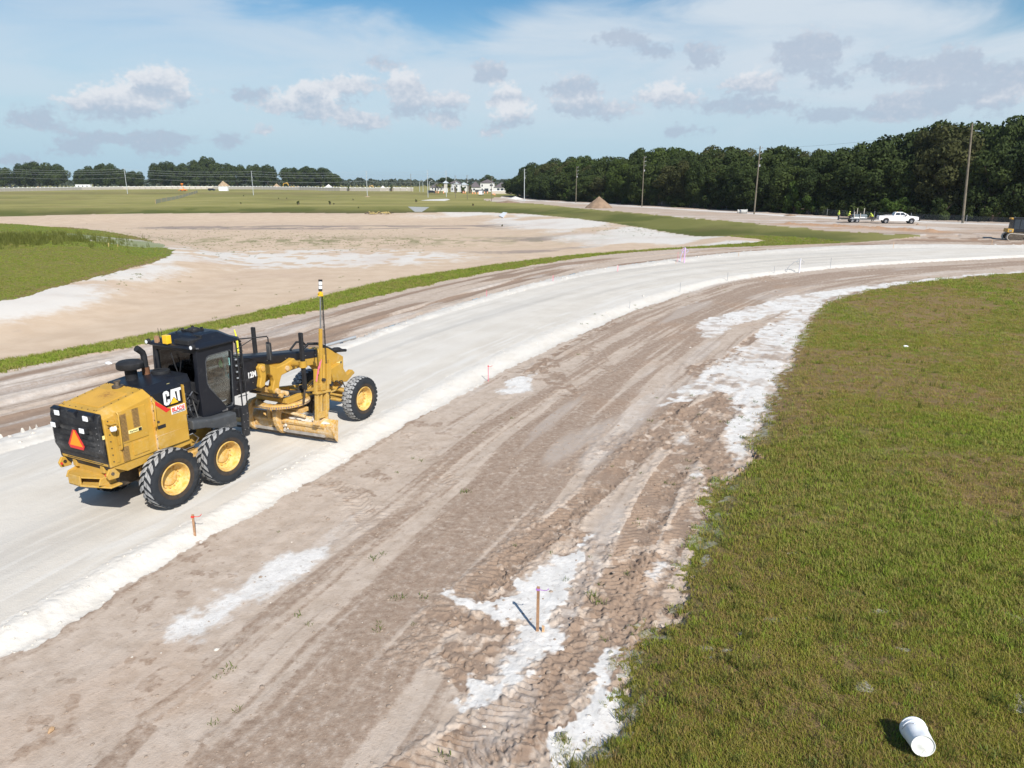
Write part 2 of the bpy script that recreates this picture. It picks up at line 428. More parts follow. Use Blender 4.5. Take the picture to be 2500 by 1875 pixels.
# ground materials: the zone masks carried by the mesh choose between soils; grain and relief come from noise
def ground_mat(name, kind):
    m = bpy.data.materials.new(name); m.use_nodes = True
    t = m.node_tree; t.nodes.clear(); q = G(t)
    geo = q.n('ShaderNodeNewGeometry').outputs['Position']
    at_ = q.n('ShaderNodeAttribute', attribute_name='soil')
    s = q.n('ShaderNodeSeparateColor', {0: at_.outputs['Color']})
    r_, g_, b_ = s.outputs[0], s.outputs[1], s.outputs[2]
    n1 = q.noise(geo, .55, 6, .6); n2 = q.noise(geo, 3.2, 6, .65); n3 = q.noise(geo, 24.0, 4, .7)
    bstr, bdist = .55, .03
    nf = q.noise(geo, {'lime': 9.0, 'dirt': 7.5, 'sand': 1.1, 'turf': 6.0}.get(kind, .9), 9, .72)
    def crisp(v, lo=.34, hi=.66, k=1.0):      # masks break up into crumbs and flakes instead of fading
        return q.ss(q.m('ADD', v, q.m('MULTIPLY', q.m('SUBTRACT', nf, .5), k)), lo, hi)
    if kind == 'dirt': r_, g_ = crisp(r_, .30, .76), crisp(g_, .12, .92, .80)
    if kind == 'sand': r_, g_ = crisp(r_, .28, .74), crisp(g_, .34, .80)
    if kind == 'turf': r_, g_ = crisp(r_, .30, .72), crisp(g_, .40, .66)
    if kind == 'lime':
        c = q.mix(q.ss(n1, .3, .72), (.535, .498, .440), (.605, .570, .512))
        c = q.mix(q.m('MULTIPLY', r_, .8), c, (.385, .37, .345))
        c = q.mix(q.m('MULTIPLY', g_, .85), c, (.62, .60, .56))
        c = q.mix(q.m('MULTIPLY', q.ss(n3, .55, .8), .25), c, (.40, .385, .36))
        c = q.mix(q.m('MULTIPLY', b_, .75), c, (.43, .37, .31))
        c = q.mix(q.m('MULTIPLY', q.ss(nf, .60, .70), q.m('ADD', .12, q.m('MULTIPLY', g_, .25))), c, (.42, .39, .35))
        bstr, bdist = .8, .03
    elif kind == 'dirt':
        c = q.mix(q.ss(n2, .3, .7), (.400, .325, .262), (.490, .412, .345))
        c = q.mix(q.m('MULTIPLY', r_, q.m('ADD', .60, q.m('MULTIPLY', n2, .6)), clamp=True), c, (.255, .183, .135))
        c = q.mix(g_, c, q.mix(q.ss(n2, .35, .7), (.58, .565, .54), (.71, .695, .67)))
        c = q.mix(q.m('MULTIPLY', b_, .85), c, (.40, .235, .13))
        c = q.mix(q.m('MULTIPLY', q.ss(nf, .57, .64), .34), c, (.19, .135, .10))
        c = q.mix(q.m('MULTIPLY', q.ss(nf, .43, .36), .28), c, (.50, .43, .365))
        c = q.mix(q.m('MULTIPLY', q.ss(n3, .60, .8), .35), c, (.16, .12, .095))
        c = q.mix(q.m('MULTIPLY', q.ss(q.noise(geo, 60.0, 2, .5), .70, .76), .55), c, (.60, .55, .46))
        bstr, bdist = .75, .035
    elif kind == 'sand':
        c = q.mix(q.ss(n1, .25, .75), (.480, .372, .272), (.550, .440, .332))
        c = q.mix(q.m('MULTIPLY', r_, .9), c, (.25, .21, .185))
        c = q.mix(q.m('MULTIPLY', g_, .95), c, (.60, .575, .535))
        c = q.mix(q.m('MULTIPLY', b_, .75), c, (.130, .150, .05))
        c = q.mix(q.m('MULTIPLY', q.ss(q.noise(geo, .09, 4, .6), .45, .7), .35), c, (.44, .33, .26))
        bstr, bdist = .3, .05
    elif kind == 'turf':
        c = q.mix(q.ss(n2, .30, .70), (.135, .142, .030), (.20, .19, .050))
        c = q.mix(q.m('MULTIPLY', q.ss(n1, .48, .72), .5), c, (.20, .155, .072))
        c = q.mix(q.m('MULTIPLY', r_, .85), c, (.225, .150, .080))
        c = q.mix(q.m('MULTIPLY', g_, .9), c, (.48, .45, .40))
        c = q.mix(q.m('MULTIPLY', b_, .70), c, (.130, .190, .028))
        c = q.mix(q.m('MULTIPLY', q.ss(n3, .5, .75), .5), c, (.06, .052, .028))
        bstr, bdist = .9, .06
    else:   # field, seen from far off
        c = q.mix(q.ss(q.noise(geo, .05, 6, .65), .3, .7), (.235, .225, .072), (.305, .275, .105))
        c = q.mix(q.m('MULTIPLY', q.ss(q.noise(geo, .6, 5, .7), .5, .8), .4), c, (.10, .105, .03))
        c = q.mix(q.m('MULTIPLY', r_, .92), c, (.118, .080, .046))
        c = q.mix(q.m('MULTIPLY', g_, .9), c, (.55, .52, .46))
        c = q.mix(q.m('MULTIPLY', b_, .90), c, (.082, .098, .024))
        bstr, bdist = .5, .15
    b = q.n('ShaderNodeBsdfPrincipled', {'Base Color': c, 'Roughness': .95, 'Specular IOR Level': .12})
    h = q.m('ADD', q.m('MULTIPLY', n2, .6), q.m('MULTIPLY', n3, .4))
    bn = q.n('ShaderNodeBump', {'Strength': bstr, 'Distance': bdist, 'Height': h})
    t.links.new(bn.outputs[0], b.inputs['Normal'])
    q.n('ShaderNodeOutputMaterial', {0: b})
    M[name] = m
for nm, kd in (('lime_rock', 'lime'), ('dirt', 'dirt'), ('sand', 'sand'), ('turf', 'turf'), ('field_grass', 'field')): ground_mat(nm, kd)

def leaf_mat(name, lo, hi, wscale=.15, transl=.25, third=None):
    m = bpy.data.materials.new(name); m.use_nodes = True
    t = m.node_tree; t.nodes.clear(); q = G(t)
    geo = q.n('ShaderNodeNewGeometry')
    oi = q.n('ShaderNodeObjectInfo')
    nz = q.noise(geo.outputs['Position'], wscale, 4, .6)
    f = q.m('ADD', q.m('MULTIPLY', q.ss(nz, .3, .7), .6), q.m('MULTIPLY', oi.outputs['Random'], .4))
    c = q.mix(f, lo, hi)
    if third is not None:
        nz2 = q.noise(geo.outputs['Position'], wscale * .37, 4, .65)
        c = q.mix(q.m('MULTIPLY', q.ss(q.m('ADD', nz2, q.m('MULTIPLY', q.m('SUBTRACT', oi.outputs['Random'], .5), .60)), .43, .62), .85), c, third)
    d = q.n('ShaderNodeBsdfPrincipled', {'Base Color': c, 'Roughness': .75, 'Specular IOR Level': .15})
    tl = q.n('ShaderNodeBsdfTranslucent', {'Color': c})
    mx = q.n('ShaderNodeMixShader', {0: transl, 1: d, 2: tl})
    q.n('ShaderNodeOutputMaterial', {0: mx})
    M[name] = m
leaf_mat('blade', (.245, .255, .038), (.395, .380, .072), .55, .42, (.41, .285, .12))
leaf_mat('blade_lush', (.21, .295, .036), (.335, .40, .064), .5, .42, (.35, .31, .10))
leaf_mat('oak_leaf', (.024, .040, .012), (.064, .088, .023), .12, .18)
leaf_mat('oak_leaf_light', (.040, .065, .014), (.075, .105, .022), .12, .2)
leaf_mat('shrub_leaf', (.03, .06, .012), (.07, .11, .02), .8, .2)
leaf_mat('weed_leaf', (.10, .14, .035), (.19, .22, .06), .8, .3)
leaf_mat('oak_leaf_olive', (.045, .052, .018), (.085, .088, .030), .12, .2)
leaf_mat('hazed_leaf', (.045, .060, .042), (.070, .086, .055), .01, .1)  # distance haze is mixed into this leaf colour, paler and bluer
leaf_mat('reed', (.10, .12, .02), (.18, .19, .05), .3, .3)

# ------------------------------------------------------------------ plan of the site, in metres (x right, y away, z up; road surface = 0)
def at(u, v, z=0.0):
    """place on the level z that the 2500 px photograph shows at (u, v)"""
    a = (u - IW / 2) / F_PX; b = -(v - IH / 2) / F_PX
    d = (a, math.cos(PITCH) + b * math.sin(PITCH), -math.sin(PITCH) + b * math.cos(PITCH))
    t = (z - CAM_H) / d[2]
    return (d[0] * t, d[1] * t)
K = 2500.0 / 2212.0
def plan(pts, z=0.0): return [at(a * K, b * K, z) for a, b in pts]
def smooth_line(p, n=3):
    p = [np.array(q, float) for q in p]; out = []
    for i in range(len(p) - 1):
        p0 = p[max(i - 1, 0)]; p1 = p[i]; p2 = p[i + 1]; p3 = p[min(i + 2, len(p) - 1)]
        for k in range(n):
            t = k / n
            out.append(.5 * ((2 * p1) + (-p0 + p2) * t + (2 * p0 - 5 * p1 + 4 * p2 - p3) * t * t + (-p0 + 3 * p1 - 3 * p2 + p3) * t ** 3))
    out.append(p[-1])
    return np.array(out)
def road_line(p, a, b, n=2):
    return np.vstack([[a], smooth_line(p, n), [b]])

ROAD_R_IN = road_line(plan([(0, 1345), (100, 1290), (250, 1203), (400, 1130), (480, 1087), (600, 1015), (700, 962), (800, 905), (900, 850), (1000, 797), (1100, 748), (1200, 705), (1300, 668), (1400, 635), (1500, 610), (1600, 592), (1800, 572), (2000, 560), (2212, 550)]), (-12.5, -8), (130, 96))
ROAD_R_OUT = road_line(plan([(0, 1420), (120, 1368), (250, 1285), (400, 1197), (540, 1115), (640, 1060), (720, 1015), (800, 965), (900, 905), (1000, 850), (1100, 797), (1170, 762), (1260, 720), (1350, 680), (1440, 648), (1520, 622), (1600, 604), (1800, 580), (2000, 567), (2212, 556)], -.18), (-11.6, -8), (130, 94.5))
ROAD_L_IN = road_line(plan([(0, 983), (110, 949), (738, 757), (800, 735), (900, 698), (1000, 667), (1100, 637), (1200, 611), (1300, 589), (1440, 570), (1600, 553), (1800, 539), (2000, 535), (2212, 536)]), (-19.5, -8), (130, 104))
ROAD_L_OUT = road_line(plan([(0, 949), (110, 917), (735, 744), (800, 722), (900, 686), (1000, 655), (1100, 626), (1200, 601), (1300, 580), (1440, 562), (1600, 545), (1800, 532), (2000, 528), (2212, 530)], -.15), (-20.6, -8), (130, 107))
VERGE_OUT = road_line(plan([(0, 805), (100, 785), (300, 745), (700, 668), (800, 645), (900, 622), (1000, 600), (1100, 582), (1200, 566), (1300, 552), (1400, 543), (1500, 537), (1700, 529), (1850, 523), (1990, 512)], -.15), (-32, -8), (58.5, 104))
VERGE_IN = road_line(plan([(0, 780), (100, 765), (300, 728), (500, 688), (700, 640), (800, 615), (900, 597), (1000, 582), (1100, 568), (1200, 556), (1300, 547), (1400, 540), (1500, 534), (1630, 527)], -.55), (-36, -8), (33.5, 95.5))
POND_FAR = smooth_line([(-260, 168), (-160, 172)] + plan([(0, 468), (200, 463), (400, 461), (600, 460), (800, 461), (1000, 458), (1085, 460), (1130, 462), (1200, 468), (1300, 479), (1400, 495), (1500, 511), (1600, 523), (1635, 527)], -1.0), 2)
PEN = smooth_line([(-260, 146), (-140, 140)] + plan([(0, 490), (100, 490), (180, 494), (260, 506), (330, 522), (372, 541), (345, 563), (250, 588), (150, 612), (80, 630), (0, 650)], -1.0) + [(-44, 34), (-60, 10)], 2)
BERM_EDGE = smooth_line([(-1.2, 2.0), (-.2, 5.5)] + plan([(1250, 1659), (1330, 1590), (1350, 1480), (1380, 1400), (1460, 1300), (1530, 1130), (1570, 1030), (1640, 930), (1680, 830), (1735, 720), (1785, 655), (1900, 622), (2050, 602), (2212, 589)], -.15) + [(70, 68), (140, 84)], 2)
LOT_EDGE = plan([(1075, 437), (1160, 441), (1250, 450), (1400, 463), (1600, 481), (1800, 500), (1900, 505), (1995, 508)])
TREE_EDGE = [(-1.5, 372), (14.1, 300), (36, 249), (56, 195), (68, 165), (78, 146), (90, 133), (120, 118), (170, 105)]
LOT_POLY = np.array(LOT_EDGE + [(60, 103), (75, 86), (300, 86), (300, 96), (170, 106.5)] + TREE_EDGE[::-1][1:] + [(-6, 352), (-12, 300)])
WOOD_POLY = np.array(TREE_EDGE + [(900, 60), (900, 900), (60, 640)])
POND_POLY = np.array([tuple(p) for p in VERGE_IN] + [tuple(p) for p in POND_FAR[::-1]] + [(-260, -8)])
PEN_POLY = np.array([tuple(p) for p in PEN] + [(-260, 10)])

# smooth value noise on arrays
_T = np.random.default_rng(3).random((256, 256)).astype(np.float32)
def vnoise(x, y):
    xi = np.floor(x).astype(np.int32); yi = np.floor(y).astype(np.int32)
    fx = (x - xi).astype(np.float32); fy = (y - yi).astype(np.float32)
    fx = fx * fx * (3 - 2 * fx); fy = fy * fy * (3 - 2 * fy)
    x0 = xi & 255; x1 = (xi + 1) & 255; y0 = yi & 255; y1 = (yi + 1) & 255
    a = _T[y0, x0]; b = _T[y0, x1]; c = _T[y1, x0]; d = _T[y1, x1]
    return a + (b - a) * fx + (c - a) * fy + (a - b - c + d) * fx * fy
def fbm(x, y, o=4, gain=.5):
    s = 0; a = 1.0; t = 0; k = 1.0
    for i in range(o):
        s = s + a * vnoise(x * k + 17.3 * i, y * k + 9.1 * i); t += a; a *= gain; k *= 2.03
    return s / t
def sst(v, lo, hi):
    t = np.clip((v - lo) / (hi - lo), 0, 1)
    return t * t * (3 - 2 * t)
def line_dist(x, y, P):
    """distance, arc length and side (+ = left of travel) of the nearest place on a polyline"""
    best = np.full(x.shape, 1e9, np.float32); arc = np.zeros(x.shape, np.float32); side = np.zeros(x.shape, np.float32)
    L = 0.0
    for i in range(len(P) - 1):
        ax, ay = P[i]; dx, dy = P[i + 1][0] - ax, P[i + 1][1] - ay
        ll = math.hypot(dx, dy) + 1e-9
        t = ((x - ax) * dx + (y - ay) * dy) / (ll * ll)
        np.clip(t, 0, 1, out=t)
        ex = x - (ax + t * dx); ey = y - (ay + t * dy)
        d = ex * ex + ey * ey
        k = d < best
        best[k] = d[k]; arc[k] = (L + t[k] * ll); side[k] = (dx * ey - dy * ex)[k]
        L += ll
    return np.sqrt(best), arc, np.sign(side)
def signed(x, y, P):
    d, s, sd = line_dist(x, y, P)
    return d * sd, s
def inside(x, y, P):
    r = np.zeros(x.shape, bool); n = len(P); j = n - 1
    for i in range(n):
        xi, yi = P[i]; xj, yj = P[j]
        if yi != yj:
            c = ((yi > y) != (yj > y)) & (x < (xj - xi) * (y - yi) / (yj - yi) + xi)
            r ^= c
        j = i
    return r

# patches of bleached sand and the tracks that heavy tyres left in the soft ground
SANDY = [plan(p, -.18) for p in (
    [(1290, 1150), (1240, 1260), (1200, 1330), (1222, 1385), (1130, 1455), (1010, 1550), (985, 1530), (1010, 1470), (1080, 1400), (1105, 1345), (1010, 1320), (950, 1300), (975, 1280), (1080, 1305), (1130, 1250), (1200, 1190)],
    [(1378, 1395), (1345, 1490), (1435, 1580), (1335, 1600), (1270, 1659), (1160, 1700), (1190, 1600), (1280, 1500), (1330, 1420)],
    [(705, 1170), (695, 1230), (560, 1290), (480, 1335), (470, 1368), (370, 1368), (340, 1345), (420, 1310), (520, 1240), (610, 1190)],
    [(1800, 645), (1745, 700), (1705, 790), (1670, 850), (1645, 935), (1600, 985), (1575, 1015), (1560, 960), (1575, 900), (1565, 850), (1500, 862), (1440, 880), (1470, 835), (1540, 790), (1600, 745), (1660, 700), (1720, 658)],
    [(1160, 850), (1080, 862), (1065, 848), (1110, 820), (1160, 805)],
    [(1450, 664), (1500, 650), (1535, 645), (1475, 668)],
    [(1450, 930), (1500, 925), (1510, 960), (1480, 990), (1440, 985)],
    [(1480, 1010), (1520, 1000), (1550, 1050), (1530, 1060)],
    [(1405, 1160), (1440, 1150), (1465, 1250), (1410, 1320), (1390, 1290)],
    [(1500, 700), (1600, 665), (1700, 640), (1900, 612), (2150, 588), (2212, 585), (2212, 596), (2050, 606), (1850, 632), (1640, 690), (1520, 740)],
    [(1380, 905), (1420, 880), (1400, 915), (1385, 925)], [(980, 1640), (1050, 1600), (1100, 1600), (1060, 1659)],
    [(1300, 860), (1400, 800), (1410, 805), (1320, 862)])]
TREADS = [(smooth_line(plan(p, -.18), 3), w, a) for p, w, a in (
    ([(850, 1720), (960, 1655), (1080, 1570), (1200, 1480), (1300, 1360), (1350, 1240), (1400, 1120), (1450, 1020), (1530, 930), (1590, 860)], .42, 1.0),
    ([(1130, 1620), (1230, 1520), (1330, 1400), (1400, 1280), (1450, 1180), (1500, 1100)], .30, .8),
    ([(960, 1330), (1070, 1240), (1190, 1145), (1300, 1050), (1400, 960), (1500, 890), (1580, 850)], .34, .8),
    ([(1440, 905), (1500, 850), (1560, 790), (1620, 735), (1700, 685), (1800, 645), (1900, 620)], .24, .9),
    ([(1520, 1110), (1560, 1040), (1530, 960), (1470, 900)], .45, .8),
    ([(1090, 850), (1150, 800), (1240, 740), (1330, 700)], .22, .5),
    ([(1180, 780), (1200, 820), (1230, 850)], .5, .45), ([(1270, 750), (1310, 800)], .5, .4),
    ([(700, 1040), (760, 1070), (800, 1130)], .3, .35), ([(880, 940), (930, 990), (960, 1040)], .3, .3),
    ([(760, 1190), (1000, 1000), (1250, 850)], .28, .16))]
OTHER_TREADS = [(smooth_line(plan(p, -.15), 3), w, a) for p, w, a in (
    ([(0, 880), (200, 830), (500, 770), (700, 725), (900, 670), (1100, 612), (1300, 568), (1500, 545)], .5, .6),
    ([(0, 915), (200, 862), (400, 815), (700, 738), (900, 680)], .45, .5), ([(0, 850), (300, 785), (640, 700), (800, 660)], .4, .5))]

Z_ROAD, Z_WIND_R, Z_TRACK, Z_WIND_L, Z_STRIP, Z_VERGE, Z_POND, Z_PEN, Z_FIELD, Z_LOT, Z_BERM, Z_WOOD = range(12)

def terrain(x, y, fine=True):
    x = np.asarray(x, np.float32); y = np.asarray(y, np.float32)
    n = x.shape
    z = np.zeros(n, np.float32); zone = np.full(n, Z_FIELD, np.int8); soil = np.zeros(n + (3,), np.float32)
    near = np.hypot(x, y)
    lo = fbm(x * .05, y * .05, 4); md = fbm(x * .6 + 40, y * .6, 4); hi = fbm(x * 3.1, y * 3.1 + 70, 3); vh = fbm(x * 11.0, y * 11.0, 2)
    rag = (md - .5)
    # --- field, far ground
    z += (lo - .5) * .5 * sst(near, 60, 200) + 1.0 * sst(y, 330, 480)
    soil[..., 0] = sst(fbm(x * .03 + 5, y * .09, 4), .55, .75) * .6
    soil[..., 0] = np.maximum(soil[..., 0], sst(y, 385, 420) * (1 - sst(y, 440, 470)) * .8 * (x < -40))
    soil[..., 2] = sst(fbm(x * .02 + 50, y * .06, 4), .5, .75) * .6
    dfar, sfar, sdf = line_dist(x, y, POND_FAR)
    bank = sst(dfar, 0, 24)
    fm = (y > 90) | (x < -30)
    z = np.where(fm, z * bank + (-1.0) * (1 - sst(dfar, 0, 20)), z)
    soil[..., 2] = np.maximum(soil[..., 2] * .6, (1 - sst(dfar, 8, 30)) * (.62 + .38 * sst(fbm(x * .12, y * .12 + 3, 3), .4, .6)))
    soil[..., 0] = np.maximum(soil[..., 0] * .5, (1 - sst(dfar, 2, 17)) * sst(fbm(x * .05, y * .05 + 9, 3), .40, .58) * .95)
    # --- lot and wood floor
    lot = inside(x + rag * 5, y + rag * 5, LOT_POLY)
    zone[lot] = Z_LOT
    wood = inside(x, y, WOOD_POLY) & ~lot
    zone[wood] = Z_WOOD
    k = lot
    st = fbm(x * .05 + 3, y * .35, 4)
    soil[k, 0] = (sst(st, .42, .72) * .55)[k]
    soil[k, 1] = (sst(fbm(x * .06 + 21, y * .28 + 4, 4), .56, .72) * .55)[k]
    soil[k, 2] = (sst(fbm(x * .04 + 9, y * .2 + 44, 3), .55, .75) * .5)[k]
    dte, ste, _ = line_dist(x, y, np.array(TREE_EDGE))
    soil[..., 1] = np.where(k & (dte < 13), np.maximum(soil[..., 1], sst(dte, 4, 7) * (1 - sst(dte, 10, 13)) * .75), soil[..., 1])
    z = np.where(k, z * .3 + (md - .5) * .12, z)
    soil[wood] = (.9, 0, 0)
    # --- basin
    pond = inside(x + rag * .9, y + rag * .9, POND_POLY)
    dne, sne, _ = line_dist(x, y, VERGE_IN)
    dpe, spe, _ = line_dist(x, y, PEN)
    pen = pond & inside(x + rag * 1.2, y + rag * 1.2, PEN_POLY)
    lift = np.maximum(np.maximum(1.65 * (1 - sst(dne, 0, 7.5)), 1.2 * (1 - sst(dfar, 0, 26))), 1.2 * (1 - sst(dpe, 0, 9)))
    zp = -2.2 + lift + (fbm(x * .12, y * .12, 4) - .5) * .22
    # low hummock that the water left in the middle of the basin
    z = np.where(pond, zp, z)
    zone[pond] = Z_POND
    soil[pond] = 0
    white = sst(fbm(x * .035 + 8, y * .05 + 3, 5), .5, .68) * .75
    bank_w = (1 - sst(dpe, 1, 9)) * sst(fbm(x * .09, y * .09 + 31, 4), .44, .60) + (1 - sst(dpe, 1, 6)) * (1 - sst(y, 52, 60)) * .5
    far_w = (1 - sst(dfar, 6, 34)) * sst(x, -60, 6) * sst(fbm(x * .08 + 4, y * .08, 4), .3, .6)
    tongue = np.exp(-((x + 26 - (y - 95) * .1) / 22) ** 2 - ((y - 92) / 13) ** 2) * 1.3
    soil[pond, 1] = np.clip(np.maximum(np.maximum(white * .22, bank_w * .8), np.maximum(far_w, tongue * sst(md, .25, .6))), 0, 1)[pond]
    dark = 1.3 * np.exp(-((y - 156 - x * .02) / 6.5) ** 2) * sst(x, -95, -55) * (1 - sst(x, -2, 18)) * sst(fbm(x * .05, y * .3, 4), .3, .5)
    wet = np.exp(-((x - 3) / 16) ** 2 - ((y - 112) / 26) ** 2) * .8 * sst(fbm(x * .08, y * .16, 4), .35, .6)
    seep = (1 - sst(dpe, 5, 14)) * sst(dpe, 3, 7) * (1 - sst(y, 40, 66)) * .35
    soil[pond, 0] = np.clip(dark * 1.1 + wet + seep, 0, 1)[pond]
    green = np.exp(-((x + 30) / 33) ** 2 - ((y - 119) / 9) ** 2) * sst(fbm(x * .5, y * .5, 4), .42, .62) * 1.0
    soil[pond, 2] = np.clip(green, 0, 1)[pond]
    # grassed spit
    z = np.where(pen, -1.0 + 1.15 * sst(dpe, 0, 11) + (fbm(x * .1, y * .1, 3) - .5) * .3, z)
    zone[pen] = Z_PEN
    soil[pen] = 0
    soil[pen, 2] = (sst(fbm(x * .08, y * .08, 4), .4, .62) * .9)[pen]
    soil[pen, 0] = ((1 - sst(dpe, .3, 2.2)) * .8 + sst(fbm(x * .07 + 60, y * .07, 3), .55, .7) * .35)[pen]
    s1_, s2_ = at(235, 572, .1), at(335, 588, -.3)
    sp = np.exp(-((x - s1_[0]) / 7) ** 2 - ((y - s1_[1]) / 6) ** 2) + np.exp(-((x - s2_[0]) / 6) ** 2 - ((y - s2_[1]) / 5) ** 2)
    soil[pen, 1] = sst(sp * (.6 + .8 * md), .35, .6)[pen]
    # --- verge, strip, road, track, berm
    reach = near < 210
    dvo, svo = signed(x, y, VERGE_OUT)
    dlo, slo = signed(x, y, ROAD_L_OUT); dli, sli = signed(x, y, ROAD_L_IN)
    dri, sri = signed(x, y, ROAD_R_IN); dro, sro = signed(x, y, ROAD_R_OUT)
    dbe, sbe = signed(x, y, BERM_EDGE)
    dri = -dri; dro = -dro; dbe = -dbe          # now positive to the right of the line
    vo = dvo + (hi - .5) * .5 + rag * .9
    verge = (vo > 0) & ~pond & reach & (x < 62) & (dne < 9)
    zone[verge] = Z_VERGE
    tt = dvo / np.maximum(dvo + dne, .01)
    z = np.where(verge, -.12 - .40 * np.clip(tt, 0, 1) + (hi - .5) * .06, z)
    soil[verge] = 0
    soil[verge, 2] = (sst(fbm(x * .25, y * .25, 3), .35, .6) * .7 * (1 - sst(x, -14, 6) * .5))[verge]
    soil[verge, 0] = (sst(fbm(x * .2 + 30, y * .2, 3), .5, .72) * .55)[verge]
    ramp_ = sst(x, 22, 33) * (1 - sst(x, 48, 60)) * (1 - sst(dne, 8, 20)) * (y > 80)
    kk = (zone == Z_FIELD) | (zone == Z_VERGE) | (zone == Z_POND)
    z = np.where(kk, z * (1 - ramp_) + (-.35) * ramp_, z)
    strip = (vo <= 0) & (dlo > 0) & reach & ~lot & ~wood
    zone[strip] = Z_STRIP
    soil[strip] = 0
    stk = fbm(slo * .10, dlo * 1.3, 4)
    soil[strip, 0] = (sst(stk, .40, .66) * .95 * sst(dvo, -.2, -1.2))[strip]
    soil[strip, 1] = (sst(fbm(slo * .13 + 9, dlo * .9 + 3, 4), .60, .74) * .4)[strip]
    soil[strip, 2] = (sst(x, 0, 45) * sst(fbm(slo * .06, dlo * .7, 3), .4, .65) * .35)[strip]
    z = np.where(strip, -.15 + (md - .5) * .06 + (fbm(slo * .15, dlo * 2.2, 3) - .5) * .10, z)
    dl_o = dlo + (hi - .5) * .30 + rag * .25
    dl_i = dli + (hi - .5) * .22 + rag * .18
    dr_i = dri + (hi - .5) * .18 + rag * .2
    dr_o = dro + (hi - .5) * .26 + rag * .34 + (vh - .5) * .12
    windl = (dl_i > 0) & (dl_o <= 0) & reach
    zone[windl] = Z_WIND_L
    tl = np.clip(dli / np.maximum(dli - dlo, .05), 0, 1)
    z = np.where(windl, (.15 * np.sin(np.pi * np.clip(tl, 0, 1)) ** .7) * (.25 + 1.3 * md) - .15 * tl + (hi - .5) * .09 * np.sin(np.pi * tl), z)
    soil[windl] = 0
    soil[windl, 1] = (.35 + .65 * sst(hi, .3, .6))[windl]
    soil[windl, 2] = (sst(hi, .62, .78) * .5)[windl]
    road = (dl_i <= 0) & (dr_i <= 0) & reach
    zone[road] = Z_ROAD
    soil[road] = 0
    z = np.where(road, (lo - .5) * .03 + (fbm(sri * .06, dri * 1.1, 3) - .5) * .02 - .05 * sst(-np.minimum(-dri, -dli), -.5, 0) * 0, z)
    rs = fbm(sri * .045 + 4, dri * 1.15, 5)
    soil[road, 0] = (sst(rs, .50, .72) * .55 + sst(fbm(sri * .05 + 40, dri * 2.6, 4), .62, .74) * .35)[road]
    lum = fbm(sri * .5, dri * 6.0 + 9, 3)
    edge_l = np.exp(-((dri + .55) / .22) ** 2) + np.exp(-((dri + 1.15) / .14) ** 2) * .8
    soil[road, 1] = np.clip(sst(fbm(sri * .03 + 77, dri * .9, 4), .45, .7) * .45 + edge_l * sst(lum, .42, .6) * .9 + sst(lum, .66, .76) * .5, 0, 1)[road]
    windr = (dr_i > 0) & (dr_o <= 0) & reach
    zone[windr] = Z_WIND_R
    tr = np.clip(dri / np.maximum(dri - dro, .05), 0, 1)
    z = np.where(windr, .022 * np.sin(np.pi * np.clip(tr * 1.3, 0, 1)) * (.2 + 1.4 * md) - .18 * sst(tr, .20, 1) + (hi - .5) * .03 * np.sin(np.pi * tr) + (vh - .5) * .024, z)
    soil[windr] = 0
    soil[windr, 1] = (.40 + .45 * sst(hi, .3, .6))[windr]
    soil[windr, 2] = (sst(tr, .8, 1) * sst(hi, .5, .7) * .6)[windr]
    be = dbe + (hi - .5) * .9 + (vh - .5) * .5 + rag * 1.1 + (fbm(sbe * .35, sbe * 0 + 3, 2) - .5) * .7 * (1 - sst(near, 15, 30))
    track = (dr_o > 0) & (be <= 0) & reach
    track |= (dr_o > 0) & ~reach & (zone == Z_FIELD) & (x > 40) & (y < 100)
    zone[track] = Z_TRACK
    soil[track] = 0
    s1 = fbm(sro * .055, dro * .75, 5); s2 = fbm(sro * .10 + 31, dro * 2.2 + 5, 4); s3 = fbm(sro * .25 + 3, dro * 5.5, 3)
    wtrk = np.maximum(dro - dbe, 1.0)
    prof = np.exp(-((dro - .42 * wtrk) / (.30 * wtrk)) ** 2)
    brown = sst(s1 * .32 + s2 * .38 + s3 * .30 + prof * .17 - .07, .40, .60)
    brown = np.maximum(brown, sst(hi * .6 + md * .4, .58, .66) * (1 - sst(dro, 2.0, 4.5)) * .9)
    brown = np.maximum(brown, sst(hi * .4 + md * .6, .52, .62) * sst(dro, .5 * wtrk, .8 * wtrk) * .8)
    pale = sst(fbm(sro * .09 + 11, dro * .8 + 50, 4), .56, .70) * .35 + sst(s3, .66, .76) * .2 * (1 - brown)
    zt = -.18 + (lo - .5) * .02 + (s2 - .5) * .035 + (md - .5) * .03 + (hi - .5) * .012 * (near < 60)
    wh = np.zeros(n, np.float32)
    for ip_, P_ in enumerate(SANDY):
        A = np.array(P_); x0, y0 = A.min(0) - 2; x1, y1 = A.max(0) + 2
        q = track & (x > x0) & (x < x1) & (y > y0) & (y < y1)
        if not q.any(): continue
        xs, ys = x[q] + (md[q] - .5) * .8, y[q] + (fbm(xs_ := x[q] * .7, y[q] * .7, 3) - .5) * 1.0
        ins = inside(xs, ys, A)
        d_, _, _ = line_dist(xs, ys, np.vstack([A, A[:1]]))
        sdist = np.where(ins, d_, -d_) + (.05, .05, .22, .10, .05, 0, 0, 0, 0, 0, 0, 0, 0)[ip_] + (hi[q] - .5) * .45 + (vh[q] - .5) * .2
        amp = (1, 1, .80, .84, .9, .6, .5, .6, .7, .8, .5, .5, .4)[ip_]
        soft_ = (.24, .24, .60, .40, .3, .4, .4, .3, .4, .3, .4, .3, .5)[ip_]
        grain = .55 + .6 * sst(fbm(x[q] * 2.3 + 9, y[q] * 2.3, 4), .36, .56)
